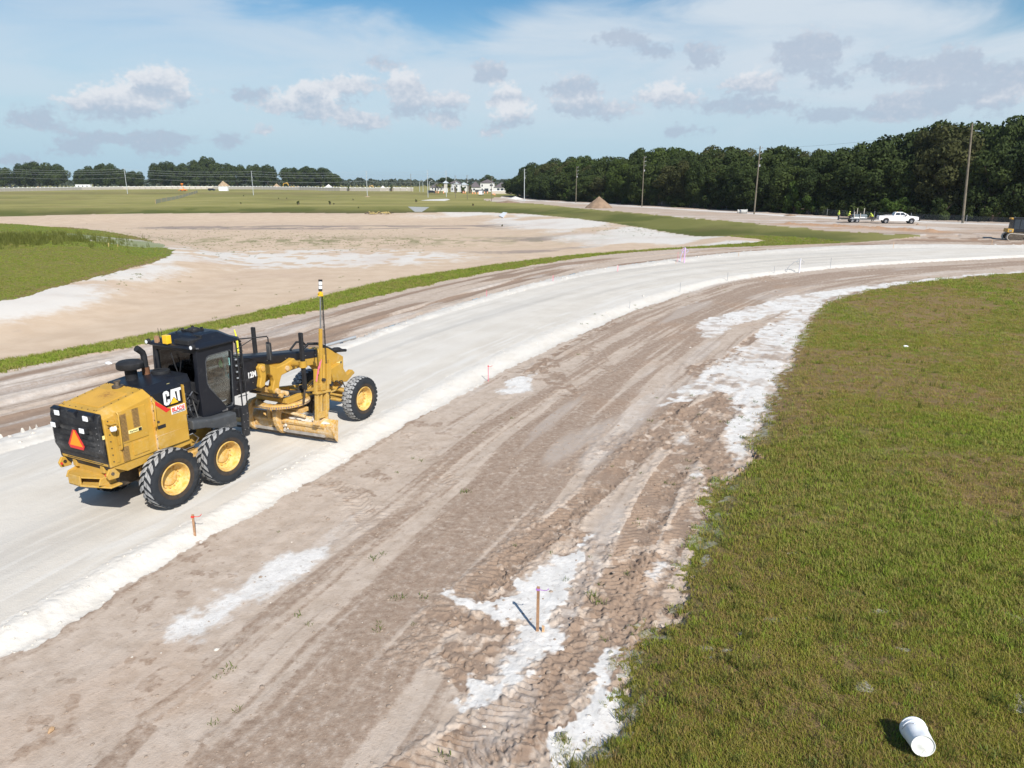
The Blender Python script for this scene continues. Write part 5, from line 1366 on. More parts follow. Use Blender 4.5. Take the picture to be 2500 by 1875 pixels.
# bank at the right: thinner where the turf is worn brown
x, y, z, zone, soil, r_ = candidates(150000, 4.6, 78, -3, 47)
keep = (zone == Z_BERM) & (rng.random(len(x)) < .35 + .65 * sst(-line_dist(x, y, BERM_EDGE)[2] * line_dist(x, y, BERM_EDGE)[0] + fbm(x * 2, y * 2, 3) - .5, -.1, .9)) & (rng.random(len(x)) > np.where(soil[:, 0] > .97, .62, soil[:, 0] * .42)) & (rng.random(len(x)) > soil[:, 1] * .75)
x, y, z, r_, soil = x[keep], y[keep], z[keep], r_[keep], soil[keep]
sc_ = rng.uniform(.45, 1.15, len(x)) * (.76 + r_ / 44) * (1 + .35 * soil[:, 2])
lush = (rng.random(len(x)) < .14 + .6 * soil[:, 2])
print('bank tufts', len(x))
scatter('bank_grass', np.stack([x, y, z], 1)[~lush], rng.uniform(0, 6.28, (~lush).sum()), sc_[~lush], c_grass, 'short olive and brown grass covering the right bank', 5)
scatter('bank_grass', np.stack([x, y, z], 1)[lush], rng.uniform(0, 6.28, lush.sum()), sc_[lush] * .95, c_lush, 'greener grass growing among the short turf of the right bank', 4)
# verge along the basin
x, y, z, zone, soil, r_ = candidates(120000, 24, 125, -46, 36)
keep = (zone == Z_VERGE)
x, y, z, r_ = x[keep], y[keep], z[keep], r_[keep]
print('verge tufts', len(x))
scatter('verge_grass', np.stack([x, y, z], 1), rng.uniform(0, 6.28, len(x)), rng.uniform(.8, 1.8, len(x)) * (.9 + r_ / 150), c_lush, 'rough green grass along the edge of the sandy basin', 4)
# spit: mown slope, reeds on its top
x, y, z, zone, soil, r_ = candidates(60000, 45, 175, -50, -12)
keep = (zone == Z_PEN) & (soil[:, 1] < .4)
x, y, z, r_ = x[keep], y[keep], z[keep], r_[keep]
scatter('spit_grass', np.stack([x, y, z], 1), rng.uniform(0, 6.28, len(x)), rng.uniform(.9, 1.6, len(x)), c_lush, 'green grass covering the spit of land in the basin', 4)
px_, py_ = at(70, 590, 0.1); q_ = rng.normal(size=(1300, 2)) * (6.5, 5.5) + (px_ - 4, py_)
z, zone, soil = terrain(q_[:, 0], q_[:, 1]); keep = zone == Z_PEN
scatter('reeds', np.column_stack([q_, z])[keep], rng.uniform(0, 6.28, keep.sum()), rng.uniform(.5, 1.05, keep.sum()), c_reed, 'tall reeds and weeds on top of the grassed spit', 4)
# plants come up on the basin floor
pp = []
for (u, v, su, sv, n) in ((640, 578, 190, 14, 600), (900, 590, 120, 12, 320), (520, 600, 70, 16, 160), (1560, 580, 40, 8, 90), (1480, 572, 60, 6, 60), (150, 690, 90, 18, 60), (330, 700, 60, 12, 40), (900, 720, 250, 60, 60)):
    uu = rng.normal(u, su, n); vv = rng.normal(v, sv, n)
    for a, b in zip(uu, vv):
        if b > 500: pp.append(at(a, b, -2.1))
pp = np.array(pp); z, zone, soil = terrain(pp[:, 0], pp[:, 1]); keep = zone == Z_POND
scatter('basin_plants', np.column_stack([pp, z])[keep], rng.uniform(0, 6.28, keep.sum()), rng.uniform(.6, 2.0, keep.sum()), c_weed, 'scattered small green plants on the basin floor', 3)
# weeds on bare soil
pp = [at(a * K, b * K, -.18) for a, b in ((905, 985), (800, 1355), (820, 1205), (515, 1530), (510, 1450), (670, 1345), (880, 1295), (1020, 1060), (1400, 665), (1385, 668), (1480, 640), (1560, 625), (1350, 690), (1530, 905), (1520, 1010), (1600, 860), (1640, 880), (1610, 905), (1585, 925), (1490, 1000), (1455, 1050), (1380, 1240), (1290, 1250), (1280, 1280), (1300, 1310), (1500, 1040), (1540, 1060), (1275, 1210), (1255, 1290), (1330, 1400), (1390, 1130), (1700, 720), (1690, 740), (1660, 800), (1250, 705), (1300, 688))]
extra = []
for p in pp:
    for i in range(2): extra.append((p[0] + rng.normal(0, .10 + .004 * p[1]), p[1] + rng.normal(0, .12 + .006 * p[1])))
x, y, z, zone, soil, r_ = candidates(9000, 6, 70, -20, 40)
edge_ = (zone == Z_TRACK) & (rng.random(len(x)) < .003)
extra = np.array(extra + list(zip(x[edge_], y[edge_])))
z, zone, soil = terrain(extra[:, 0], extra[:, 1])
scatter('weeds', np.column_stack([extra, z]), rng.uniform(0, 6.28, len(extra)), rng.uniform(.5, 1.2, len(extra)), c_weed, 'small green weeds dotted over the bare dirt', 3)
# clods and crumbs of limestone
def lump_mesh(name, m, seed):
    mb = MB(); lump(mb, (0, 0, 0), 1.0, seed, (1, .8, .6), 5, 7)
    o = mb.build(name, M[m], None, smooth=50, link=False); return o
c_clod = hidden_collection('dirt_clods', [lump_mesh('dirt_clod', 'clod', i) for i in range(4)] if mat('clod', (.31, .245, .195), .95, var=.25, vscale=3, bump=.4) else [])
c_lime = hidden_collection('lime_crumbs', [lump_mesh('lime_crumb', 'lime_lump', 20 + i) for i in range(4)])
x, y, z, zone, soil, r_ = candidates(60000, 5, 80, -46, 44)
keep = (zone == Z_TRACK) & (rng.random(len(x)) < .05 + .25 * soil[:, 0] * (soil[:, 0] > .6))
scatter('dirt_clods', np.column_stack([x, y, z])[keep], rng.uniform(0, 6.28, keep.sum()), np.minimum(.008 + rng.exponential(.009, keep.sum()), .05) * (.8 + r_[keep] / 40), c_clod, 'brown clods and crumbs lying on the dirt track', 4)
keep = ((zone == Z_WIND_R) | (zone == Z_WIND_L) | ((zone == Z_TRACK) & (rng.random(len(x)) < .006))) & (rng.random(len(x)) < .28)
scatter('lime_crumbs', np.column_stack([x, y, z])[keep], rng.uniform(0, 6.28, keep.sum()), np.minimum(.008 + rng.exponential(.010, keep.sum()), .05) * (.8 + r_[keep] / 40), c_lime, 'white limestone crumbs along both edges of the road', 4)
# a few taller dry stalks and darker weeds standing in the turf of the bank
x, y, z, zone, soil, r_ = candidates(5200, 5, 60, 2, 46)
keep = (zone == Z_BERM) & (rng.random(len(x)) < .16)
scatter('dry_stalks', np.column_stack([x, y, z])[keep], rng.uniform(0, 6.28, keep.sum()), rng.uniform(.14, .34, keep.sum()), c_reed, 'thin taller stalks standing in the turf of the right bank', 4)
keep = (zone == Z_BERM) & (rng.random(len(x)) < .22)
scatter('bank_weeds', np.column_stack([x, y, z])[keep], rng.uniform(0, 6.28, keep.sum()), rng.uniform(.5, 1.3, keep.sum()), c_weed, 'small broad leaved weeds in the turf of the right bank', 3)

# ------------------------------------------------------------------ trees
def leaf_cards(centres, radii, per, size, seed, squash=.8, inner=.55):
    q = np.random.default_rng(seed); V = []
    for c, r_ in zip(centres, radii):
        n = int(per * (r_ / np.mean(radii)) ** 2)
        d = q.normal(size=(n, 3)); d /= np.linalg.norm(d, axis=1)[:, None]
        rr_ = r_ * (inner + (1 - inner) * q.random(n) ** .6)
        p = np.asarray(c) + d * rr_[:, None] * (1, 1, squash)
        nn = d + q.normal(size=(n, 3)) * .55; nn /= np.linalg.norm(nn, axis=1)[:, None]
        t = np.cross(nn, q.normal(size=(n, 3))); t /= np.linalg.norm(t, axis=1)[:, None] + 1e-9
        b = np.cross(nn, t)
        s = size * q.uniform(.55, 1.3, n)[:, None]
        V.append(np.stack([p - t * s * .5, p + b * s * .34 + nn * s * .12, p + t * s * .55, p - b * s * .34 - nn * s * .10], 1))
    V = np.concatenate(V); n = len(V)
    me = bpy.data.meshes.new('crown')
    me.vertices.add(n * 4); me.vertices.foreach_set('co', V.astype(np.float32).ravel())
    me.loops.add(n * 4); me.loops.foreach_set('vertex_index', np.arange(n * 4, dtype=np.int32))
    me.polygons.add(n); me.polygons.foreach_set('loop_start', np.arange(0, n * 4, 4, dtype=np.int32))
    me.update(calc_edges=True)
    return me

def tree_kind(seed, h, rad_, base, per=420, size=.62, leafm='oak_leaf', nclump=20, spread_=1.0):
    """trunk and crown meshes of one broad evergreen"""
    q = random.Random(seed); tips = []; mb = MB()
    zt = base + (h - base) * .25
    mb.tube([(0, 0, -.4), (q.uniform(-.1, .1), q.uniform(-.1, .1), base * .5), (q.uniform(-.3, .3), q.uniform(-.3, .3), zt), (q.uniform(-.6, .6), q.uniform(-.6, .6), h * .72)], [.50, .38, .30, .10], 8)
    for i in range(7):
        a = 2 * math.pi * i / 7 + q.uniform(-.3, .3); L = rad_ * q.uniform(.45, .75); z0 = base * .7 + q.random() * (h - base) * .2; z1 = base + (h - base) * q.uniform(.25, .75)
        mb.tube([(0, 0, z0), (math.cos(a) * L * .5, math.sin(a) * L * .5, (z0 + z1) / 2 + .3), (math.cos(a) * L, math.sin(a) * L, z1)], [.2, .13, .05], 6)
    cs, rs = [], []
    zc_, hz_ = base + (h - base) * .50, (h - base) * .5
    for i in range(nclump):
        e = -0.92 + 1.84 * (i + .5) / nclump + q.uniform(-.06, .06); a = i * 2.39996 + q.uniform(-.4, .4)
        k = math.sqrt(max(.02, 1 - e * e)) * q.uniform(.58, .80)
        if e < -.3: k = max(k, .62 * q.uniform(.8, 1.0))
        r_ = rad_ * q.uniform(.27, .40)
        cs.append((math.cos(a) * rad_ * k, math.sin(a) * rad_ * k, max(base + r_ * .5, zc_ + hz_ * e * .80))); rs.append(r_)
    cs.append((0, 0, zc_)); rs.append(rad_ * .55)
    top = max(c[2] + r_ * .8 for c, r_ in zip(cs, rs)); kz = (h - base) / max(.1, top - base)
    cs = [(c[0], c[1], base + (c[2] - base) * kz) for c in cs]
    crown = leaf_cards(cs, rs, per, size, seed)
    crown.materials.append(M[leafm])
    tr = mb.build('trunk', M['bark'], None, smooth=50, link=False)
    tm = tr.data; bpy.data.objects.remove(tr)
    return tm, crown

OAKS = [tree_kind(100 + i, 12, 5.6, .5 + .5 * (i % 2), 460, .50, ('oak_leaf', 'oak_leaf', 'oak_leaf_light', 'oak_leaf', 'oak_leaf_olive', 'oak_leaf')[i], (26, 18, 24, 30, 16, 22)[i]) for i in range(6)]
SPREAD = [tree_kind(140 + i, 12, 7.0, 1.6, 420, .60, 'oak_leaf', 24) for i in range(2)]
def plant_tree(kind, x, y, z, s, sz, rz, name='oak_tree', label=None, group=None):
    t = empty(name, (x, y, z), rz, label, 'tree', group)
    for nm, me in zip(('trunk', 'crown'), kind):
        o = bpy.data.objects.new(nm, me); COL.objects.link(o); o.parent = t; o.scale = (s, s, sz)
    return t
def project(x, y, z):
    c, s = math.cos(PITCH), math.sin(PITCH); dz = z - CAM_H
    zc = y * c - dz * s; yc = y * s + dz * c
    return IW / 2 + F_PX * x / zc, IH / 2 - F_PX * yc / zc

rt = random.Random(21)
TE = np.array(TREE_EDGE)
def along(P, step_):
    out = []
    for i in range(len(P) - 1):
        a, b = P[i], P[i + 1]; L = np.linalg.norm(b - a); n = max(1, int(L / step_)); d = (b - a) / L
        for k in range(n): out.append((a + d * L * (k + .5) / n, np.array([-d[1], d[0]])))
    return out
SKY = [(1225, 426), (1250, 416), (1300, 404), (1400, 395), (1500, 384), (1600, 372), (1700, 372), (1760, 368), (1850, 372), (1950, 372), (2000, 375), (2080, 360), (2150, 345), (2250, 318), (2340, 308), (2420, 306), (2500, 312), (2700, 300)]
def skyline(u):
    for (a, va), (b, vb) in zip(SKY, SKY[1:]):
        if u <= b: return va + (vb - va) * max(0, min(1, (u - a) / (b - a)))
    return SKY[-1][1]
wood_n = 0
for row, (off, step_) in enumerate(((4.5, 6.2), (10.5, 6.6), (18, 7.5))):
    for p, nrm in along(TE, step_):
        q = p + nrm * (off + rt.uniform(-1.8, 1.8)) + np.array([rt.uniform(-1.5, 1.5), rt.uniform(-1.5, 1.5)])
        if q[0] > 190 or q[1] > 372: continue
        u, _ = project(q[0], q[1], 0)
        if u > 2760: continue
        v = skyline(u) + 5 + (rt.uniform(0, 26) if row == 0 else rt.uniform(-8, 14) if row == 1 else rt.uniform(-14, 8))
        zc = q[1]
        h = CAM_H + (HORIZON - v) / F_PX * zc * 1.04
        h = max(8.0, h * (.86 if row == 0 else 1.0))
        kd = OAKS[rt.randrange(6)] if not (u < 1400 and row == 0) else SPREAD[rt.randrange(2)]
        s = rt.uniform(.8, 1.35) * (.55 + .45 * h / 12)
        near_end = u < 1330
        seg = ('at its far left end' if near_end else 'left of the brown earth heap' if u < 1440 else 'right of the brown earth heap' if u < 1567 else 'between the two middle poles' if u < 1841
               else 'behind the flatbed trailer' if u < 2120 else 'behind the white pickup' if u < 2350 else 'right of the leaning pole')
        rowname = ('front row', 'middle row', 'back row')[row]
        plant_tree(kd, q[0], q[1], ground_z(q[0], q[1]), s, h / 12.0, rt.uniform(0, 6.28), 'oak_tree', f'dark oak in the {rowname} of the wood {seg}', f'oaks in the {rowname} of the wood {seg}')
        wood_n += 1
print('wood trees', wood_n)
# undergrowth at the foot of the wood
BUSH = [tree_kind(160 + i, 3.2, 2.4, -.2, 260, .36, ('shrub_leaf', 'oak_leaf', 'oak_leaf')[i], 9) for i in range(3)]
for p, nrm in along(TE, 4.4):
    q = p + nrm * rt.uniform(.5, 3.0)
    u, _ = project(q[0], q[1], 0)
    if u > 2700 or q[1] > 330: continue
    sunny = 1930 < u < 2010
    plant_tree(BUSH[0 if sunny or rt.random() < .15 else rt.choice((1, 2))], q[0], q[1], ground_z(q[0], q[1]) - .1, rt.uniform(.8, 1.5), rt.uniform(.7, 1.5) * (1.6 if sunny else 1), rt.uniform(0, 6.28), 'bush',
               'bright green bush at the sunny edge of the wood' if sunny else 'dark bush at the foot of the wood', 'bushes in a sunny gap of the wood' if sunny else 'bushes under the wood')
# oaks beyond the pale wall on the left: place, top and width in the picture
LEFT = [(-20, 405, 60), (18, 409, 48), (55, 411, 44), (105, 402, 46), (140, 398, 56), (180, 403, 46), (240, 415, 40), (268, 408, 44), (300, 402, 50), (332, 413, 34), (366, 419, 34),
        (425, 399, 44), (452, 397, 44), (485, 402, 46), (515, 394, 44), (540, 386, 54), (572, 401, 46), (605, 405, 44), (648, 404, 46), (678, 405, 40), (733, 411, 44), (765, 408, 50), (800, 411, 46), (828, 424, 34), (-70, 400, 60)]
names_left = {540: 'tallest dark oak standing out above the left tree line', 366: 'thin half bare oak in the left tree line', 828: 'last low oak at the right end of the left tree line'}
for i, (u, v, w) in enumerate(LEFT):
    Z = 745 + rt.uniform(-25, 25); x = (u - 1250) / F_PX * Z; h = CAM_H + (HORIZON - v) / F_PX * Z - 1.0
    rad_ = w / F_PX * Z / 2 * 1.22
    plant_tree(SPREAD[i % 2] if i % 3 else OAKS[0], x, Z, 1.0, rad_ / 7.0, h / 12.0, rt.uniform(0, 6.28), 'oak_tree', names_left.get(u, 'dark oak in the row beyond the pale wall on the left'), None if u in names_left else 'oaks beyond the pale wall')
plant_tree(OAKS[1], (1195 - 1250) / F_PX * 640, 640, 1.0, 1.15, 1.02, 1.0, 'oak_tree', 'lone round oak behind the white two storey house', None)
plant_tree(OAKS[0], (1096 - 1250) / F_PX * 640, 640, 1.0, 1.3, .86, 2.0, 'oak_tree', 'round oak behind the gate tower', None)
# far-off wood along the horizon
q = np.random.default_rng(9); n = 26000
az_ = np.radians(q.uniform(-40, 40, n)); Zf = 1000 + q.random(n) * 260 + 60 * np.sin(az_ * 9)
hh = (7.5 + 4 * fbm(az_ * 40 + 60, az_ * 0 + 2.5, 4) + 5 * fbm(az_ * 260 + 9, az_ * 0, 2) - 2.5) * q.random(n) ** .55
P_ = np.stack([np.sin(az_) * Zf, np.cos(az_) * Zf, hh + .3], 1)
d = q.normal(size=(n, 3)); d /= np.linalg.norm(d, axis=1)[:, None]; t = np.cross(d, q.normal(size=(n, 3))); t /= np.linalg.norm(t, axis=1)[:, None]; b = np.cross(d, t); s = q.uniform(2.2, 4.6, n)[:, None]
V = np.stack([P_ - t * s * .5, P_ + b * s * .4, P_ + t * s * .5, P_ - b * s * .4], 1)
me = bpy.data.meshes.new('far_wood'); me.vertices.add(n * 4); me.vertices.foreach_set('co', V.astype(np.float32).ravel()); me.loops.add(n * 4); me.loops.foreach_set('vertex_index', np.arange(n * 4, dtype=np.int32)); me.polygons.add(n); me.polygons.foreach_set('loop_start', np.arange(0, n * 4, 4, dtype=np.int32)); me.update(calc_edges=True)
me.materials.append(M['hazed_leaf'])
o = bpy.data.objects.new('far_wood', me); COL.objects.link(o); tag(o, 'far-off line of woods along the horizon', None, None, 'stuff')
# small shrubs standing in the field
SHRUB = [tree_kind(180 + i, 1.0, .55, .05, 60, .16, 'shrub_leaf', 5) for i in range(2)]
for i, (u, v, hpx) in enumerate(((1016, 493, 7), (1155, 503, 6), (805, 497, 7), (806, 500, 5), (728, 500, 9), (875, 507, 4), (588, 498, 4), (862, 489, 4), (815, 500, 4), (1226, 529, 5), (595, 480, 3), (680, 485, 3), (700, 485, 3))):
    x, y = at(u, v, 0); h = hpx / F_PX * y
    plant_tree(SHRUB[i % 2], x, y, ground_z(x, y), h * .8, h, i, 'shrub', 'small dark shrub growing alone in the grass field', 'shrubs in the field')
for i, (u, v, hpx) in enumerate(((851, 467, 13), (886, 467, 15), (956, 468, 16), (990, 468, 10))):
    x, y = at(u, v, .8); h = hpx / F_PX * y
    plant_tree(SHRUB[i % 2], x, y, ground_z(x, y), h * .32, h, i, 'young_tree', 'slim young tree planted along the hedge by the pale wall', 'young trees by the wall')

# ------------------------------------------------------------------ poles and wires
def utility_pole(u, v, vtop, m, label, group, arm_=True, r0=.16, name='utility_pole', zb=None, lean_deg=0.0):
    x, y = at(u, v, 0.0 if zb is None else zb); z0 = ground_z(x, y)
    # height so that the top reaches the picture row vtop at this distance
    lo, hi = 1.0, 40.0
    for _ in range(40):
        mid = (lo + hi) / 2
        if project(x, y, z0 + mid)[1] > vtop: lo = mid
        else: hi = mid
    h = lo
    t = empty(name, (x, y, z0), 0.0, label, 'utility pole', group); t.rotation_euler = (0, R(lean_deg), 0)
    mb = MB(); mb.tube([(0, 0, -.6), (0, 0, h * .5), (0, 0, h)], [r0, r0 * .85, r0 * .66], 10); mb.build('post', M[m], t, smooth=50)
    if arm_:
        for k in range(3):
            mb = MB(); mb.cyl((.05, 0, h - .5 - 1.15 * k), (.55, 0, h - .35 - 1.15 * k), .05, 6); mb.lathe([(0, 0), (.09, .02), (.06, .1), (.09, .16), (.05, .24), (0, .25)], (.55, 0, h - .35 - 1.15 * k), 'z', 8); mb.build('insulator', M['ms_grey'], t)
        mb = MB(); mb.box((.22, 0, h * .72), (.30, .25, .5)); mb.build('bracket', M['ms_grey'], t)
    return Vector((x, y, z0)), h
def wire(pts, label, group, r=.022, sag=1.2, m='ms_grey'):
    mb = MB()
    line = []
    for a, b in zip(pts, pts[1:]):
        a, b = Vector(a), Vector(b)
        for k in range(10):
            t = k / 10; line.append(a.lerp(b, t) - Vector((0, 0, sag * 4 * t * (1 - t))))
    line.append(Vector(pts[-1]))
    mb.tube(line, r, 4)
    o = mb.build('overhead_wire', M[m], None); tag(o, label, 'wire', group); return o
mat('wire_alu', (.55, .58, .60), .4, metal=.3)
LP = [utility_pole(312, 476, 411, 'pole_steel', 'grey steel utility pole standing leftmost in the field', None), utility_pole(619, 478, 417, 'pole_steel', 'grey steel utility pole in the field in front of the sand heaps', None),
      utility_pole(897, 479, 417, 'pole_steel', 'grey steel utility pole with a mound of pale earth at its foot', None), utility_pole(1045, 482, 415, 'pole_steel', 'grey steel utility pole beside the parked dark car', None), utility_pole(1090, 481, 416, 'pole_steel', 'grey steel utility pole in front of the gate tower', None)]
a0 = LP[0][0] - (LP[1][0] - LP[0][0]) * 1.0; a1 = LP[0][0] - (LP[1][0] - LP[0][0]) * 2.0
for k, dz in enumerate((.3, 1.5, 2.7, 5.0)):
    pts = [a1 + Vector((.55, 0, LP[0][1] - dz)), a0 + Vector((.55, 0, LP[0][1] - dz))] + [p + Vector((.55, 0, h - dz)) for p, h in LP]
    wire(pts, ('topmost wire strung between the grey steel poles of the field', 'second wire from the top between the grey steel poles', 'third wire from the top between the grey steel poles', 'lowest wire between the grey steel poles')[k], 'wires over the field', .035, .9, 'wire_alu')
SP = [utility_pole(1004, 471, 424, 'pole_wood', 'thin dark pole left of the light pylons', None, r0=.13, zb=.6), utility_pole(1112, 484, 428, 'pole_wood', 'thin dark wooden pole in front of the gabled white house', None, r0=.13), utility_pole(1141, 487, 427, 'pole_wood', 'thin dark wooden pole left of the large roofed house', None, r0=.13),
      utility_pole(1200, 492, 430, 'pole_wood', 'thin dark wooden pole in front of the white two storey house', None, r0=.12)]
RP = [utility_pole(1280, 492, 412, 'pole_steel', 'pale grey pole at the far left end of the wood', None), utility_pole(1406, 495, 406, 'pole_wood', 'wooden pole left of the brown earth heap', None), utility_pole(1567, 505, 381, 'pole_wood', 'wooden pole right of the brown earth heap', None),
      utility_pole(1841, 523, 357, 'pole_wood', 'wooden pole beside the concrete pipe on the lot', None, r0=.18), utility_pole(2350, 545, 300, 'pole_wood', 'tall leaning wooden pole nearest to the tracked dozer', None, False, .22, lean_deg=-4.2)]
for k, dz in enumerate((.4, 2.6)):
    pts = [p + Vector((0, 0, h - dz)) for p, h in RP]; pts.append(pts[-1] + (pts[-1] - pts[-2]) * .9)
    wire(pts, ('upper thin wire in front of the wood', 'lower thin wire in front of the wood')[k], 'wires in front of the wood', .016, .8, 'black_matt')

# ------------------------------------------------------------------ fence along the wood
fx = [at(u, v, 0) for u, v in ((1330, 487), (1420, 490), (1500, 496), (1600, 503), (1700, 508), (1800, 513), (1900, 518), (1980, 524), (2060, 529), (2160, 536), (2290, 543), (2430, 550), (2520, 554))]
fen = empty('chain_link_fence', (fx[0][0], fx[0][1], 0), 0, 'low chain link fence on thin posts along the foot of the wood', 'fence')
P2 = np.array(fx)
fpts = [p for p, n_ in along(P2, 6.0)]
post = MB(); post.cyl((0, 0, -.3), (0, 0, 1.5), .035, 6)
post_me = post.build('post', M['ms_grey'], None, link=False).data
for p in fpts:
    o = bpy.data.objects.new('post', post_me); COL.objects.link(o); o.parent = fen; o.location = (p[0] - fx[0][0], p[1] - fx[0][1], ground_z(p[0], p[1]))
def mesh_mat(name, col, a):
    m = bpy.data.materials.new(name); m.use_nodes = True; t = m.node_tree; t.nodes.clear(); q = G(t)
    d = q.n('ShaderNodeBsdfDiffuse', {'Color': col}); tr = q.n('ShaderNodeBsdfTransparent'); q.n('ShaderNodeOutputMaterial', {0: q.n('ShaderNodeMixShader', {0: a, 1: tr, 2: d})}); M[name] = m
mesh_mat('wire_mesh', (.26, .28, .30), .13); mesh_mat('silt_cloth', (.42, .45, .46), .62)
for a, b in zip(fpts, fpts[1:]):
    if math.hypot(b[0] - a[0], b[1] - a[1]) > 12: continue
    za, zb_ = ground_z(*a), ground_z(*b); ax_, ay_, bx_, by_ = a[0] - fx[0][0], a[1] - fx[0][1], b[0] - fx[0][0], b[1] - fx[0][1]
    mb = MB(); mb.add([(ax_, ay_, za + .05), (bx_, by_, zb_ + .05), (bx_, by_, zb_ + 1.35), (ax_, ay_, za + 1.35)], [(0, 1, 2, 3)]); mb.build('mesh_panel', M['wire_mesh'], fen)
# silt fence across the field
s0, s1 = at(380, 497, 0), at(483, 474, 0)
sf = empty('silt_fence', (s0[0], s0[1], 0), 0, 'grey fabric silt fence running across the grass field', 'fence')
N_ = 12
for i in range(N_):
    t0, t1 = i / N_, (i + 1) / N_
    a = (s0[0] + (s1[0] - s0[0]) * t0, s0[1] + (s1[1] - s0[1]) * t0); b = (s0[0] + (s1[0] - s0[0]) * t1, s0[1] + (s1[1] - s0[1]) * t1)
    za, zb_ = ground_z(*a), ground_z(*b)
    mb = MB(); mb.add([(a[0] - s0[0], a[1] - s0[1], za - .05), (b[0] - s0[0], b[1] - s0[1], zb_ - .05), (b[0] - s0[0], b[1] - s0[1], zb_ + 1.35), (a[0] - s0[0], a[1] - s0[1], za + 1.35)], [(0, 1, 2, 3)]); mb.build('fabric_panel', M['silt_cloth'], sf)
    mb = MB(); mb.cyl((a[0] - s0[0], a[1] - s0[1], za - .2), (a[0] - s0[0], a[1] - s0[1], za + 1.45), .05, 6); mb.build('post', M['wood'], sf)
# pale wall beyond the field
wl = [at(u, v, 1.0) for u, v in ((-160, 470), (0, 468), (100, 466), (200, 464), (300, 462.6), (407, 461.6), (520, 461.6), (620, 462.5), (730, 464), (830, 466), (930, 467), (1010, 467.5))]
wall = empty('boundary_wall', (wl[0][0], wl[0][1], 0), 0, 'long pale boundary wall with white posts beyond the field', 'wall')
wp = along(np.array(wl), 4.6)
mp_ = MB(); mp_.bx(-2.25, 2.25, -.08, .08, -.4, 2.05); pan_me = mp_.build('wall_panel', M['wall_tan'], None, link=False).data
mc_ = MB(); mc_.bx(-2.3, 2.3, -.14, .14, 2.05, 2.50); cap_me = mc_.build('wall_cap', M['wall_cap'], None, link=False).data
mq_ = MB(); mq_.bx(-.20, .20, -.16, .18, -.4, 2.2); mq_.cur = 1; mq_.bx(-.26, .26, -.24, .24, 2.2, 2.78); pst_me = mq_.build('wall_post', [M['wall_tan'], M['wall_cap']], None, link=False).data
for p, n_ in wp:
    ang = math.atan2(-n_[0], n_[1])
    z0 = ground_z(p[0], p[1]) - .1
    for nm, me_, dx in (('wall_panel', pan_me, 0), ('wall_cap', cap_me, 0), ('wall_post', pst_me, -2.3)):
        o = bpy.data.objects.new(nm, me_); COL.objects.link(o); o.parent = wall; o.rotation_euler = (0, 0, ang)
        o.location = (p[0] - wl[0][0] + math.cos(ang) * dx, p[1] - wl[0][1] + math.sin(ang) * dx, z0)

# ------------------------------------------------------------------ heaps
def heap(u, v, wpx, hpx, m, label, name='earth_heap', cat='heap', z=None, seed=1, group=None):
    zz = 0.0 if z is None else z
    x, y = at(u, v, zz); Z = y; rad_ = wpx / F_PX * Z / 2; h = hpx / F_PX * Z
    mb = MB(); ns, nr_ = 40, 14; q = np.random.default_rng(seed); rings = []
    off = q.uniform(0, 50)
    for i in range(nr_ + 1):
        t = i / nr_
        ring = []
        for k in range(ns):
            a = 2 * math.pi * k / ns
            wob = 1 + .16 * (float(fbm(np.array([math.cos(a) * 2 + off]), np.array([math.sin(a) * 2 + 9]), 3)[0]) - .5) * 2
            hz = h * (1 - t) ** .92 * (1 + .10 * (float(fbm(np.array([a * 3 + off]), np.array([t * 7]), 3)[0]) - .5)) - (.25 if i == nr_ else 0)
            ring.append((rad_ * t * wob * math.cos(a), rad_ * t * .9 * wob * math.sin(a), hz))
        rings.append(ring)
    mb.loft(rings, False); mb.add([rings[0][k] for k in range(ns)], [list(range(ns))])
    o = mb.build(name, M[m], None, smooth=60); o.location = (x, y, ground_z(x, y) if z is None else z)
    return tag(o, label, cat, group)
mat('heap_brown', (.25, .175, .118), .95, var=.2, vscale=.6, bump=.6, bscale=3); mat('heap_tan', (.36, .265, .17), .95, var=.15, vscale=.5, bump=.4, bscale=2); mat('heap_white', (.62, .60, .57), .95, var=.08, vscale=.6, bump=.4, bscale=3)
heap(1462, 508, 66, 27, 'heap_brown', 'cone shaped brown earth heap on the sandy lot')
heap(484, 459, 20, 8, 'heap_tan', 'small tan sand heap left of the largest heap beyond the wall', z=1, seed=2); heap(546, 460, 38, 17, 'heap_tan', 'largest tan sand heap beyond the pale wall', z=1, seed=3)
heap(605, 459, 14, 5, 'heap_tan', 'flat small heap just right of the largest sand heap', z=1, seed=4); heap(676, 461, 30, 12, 'heap_tan', 'tan sand heap left of the yellow excavator', z=1, seed=5)
heap(728, 462, 22, 8, 'heap_tan', 'tan heap right of the yellow excavator', z=1, seed=6); heap(803, 464, 38, 13, 'heap_white', 'white limestone heap at the right end of the left oaks', z=1, seed=7)
heap(93, 461, 16, 6, 'heap_tan', 'low tan heap far left beyond the wall', z=1, seed=8); heap(422, 459, 14, 5, 'heap_tan', 'low tan heap left of the gap between the oaks', z=1, seed=9)
heap(935, 466, 26, 12, 'heap_white', 'white sand heap behind the young trees by the wall', z=.8, seed=10); heap(1258, 486, 36, 6, 'heap_white', 'low white sand heap by the far end of the wood', seed=11)
heap(1240, 495, 62, 5, 'heap_brown', 'low spread of brown earth beside the field', seed=12); heap(897, 481, 16, 2.4, 'heap_tan', 'pale earth mound around the foot of a steel pole', seed=13)
heap(1929, 527, 32, 5, 'heap_brown', 'low brown soil heap on the lot left of the trailer', seed=14); heap(2240, 549, 9, 4, 'heap_brown', 'small clump of dug soil right of the white pickup', seed=15)

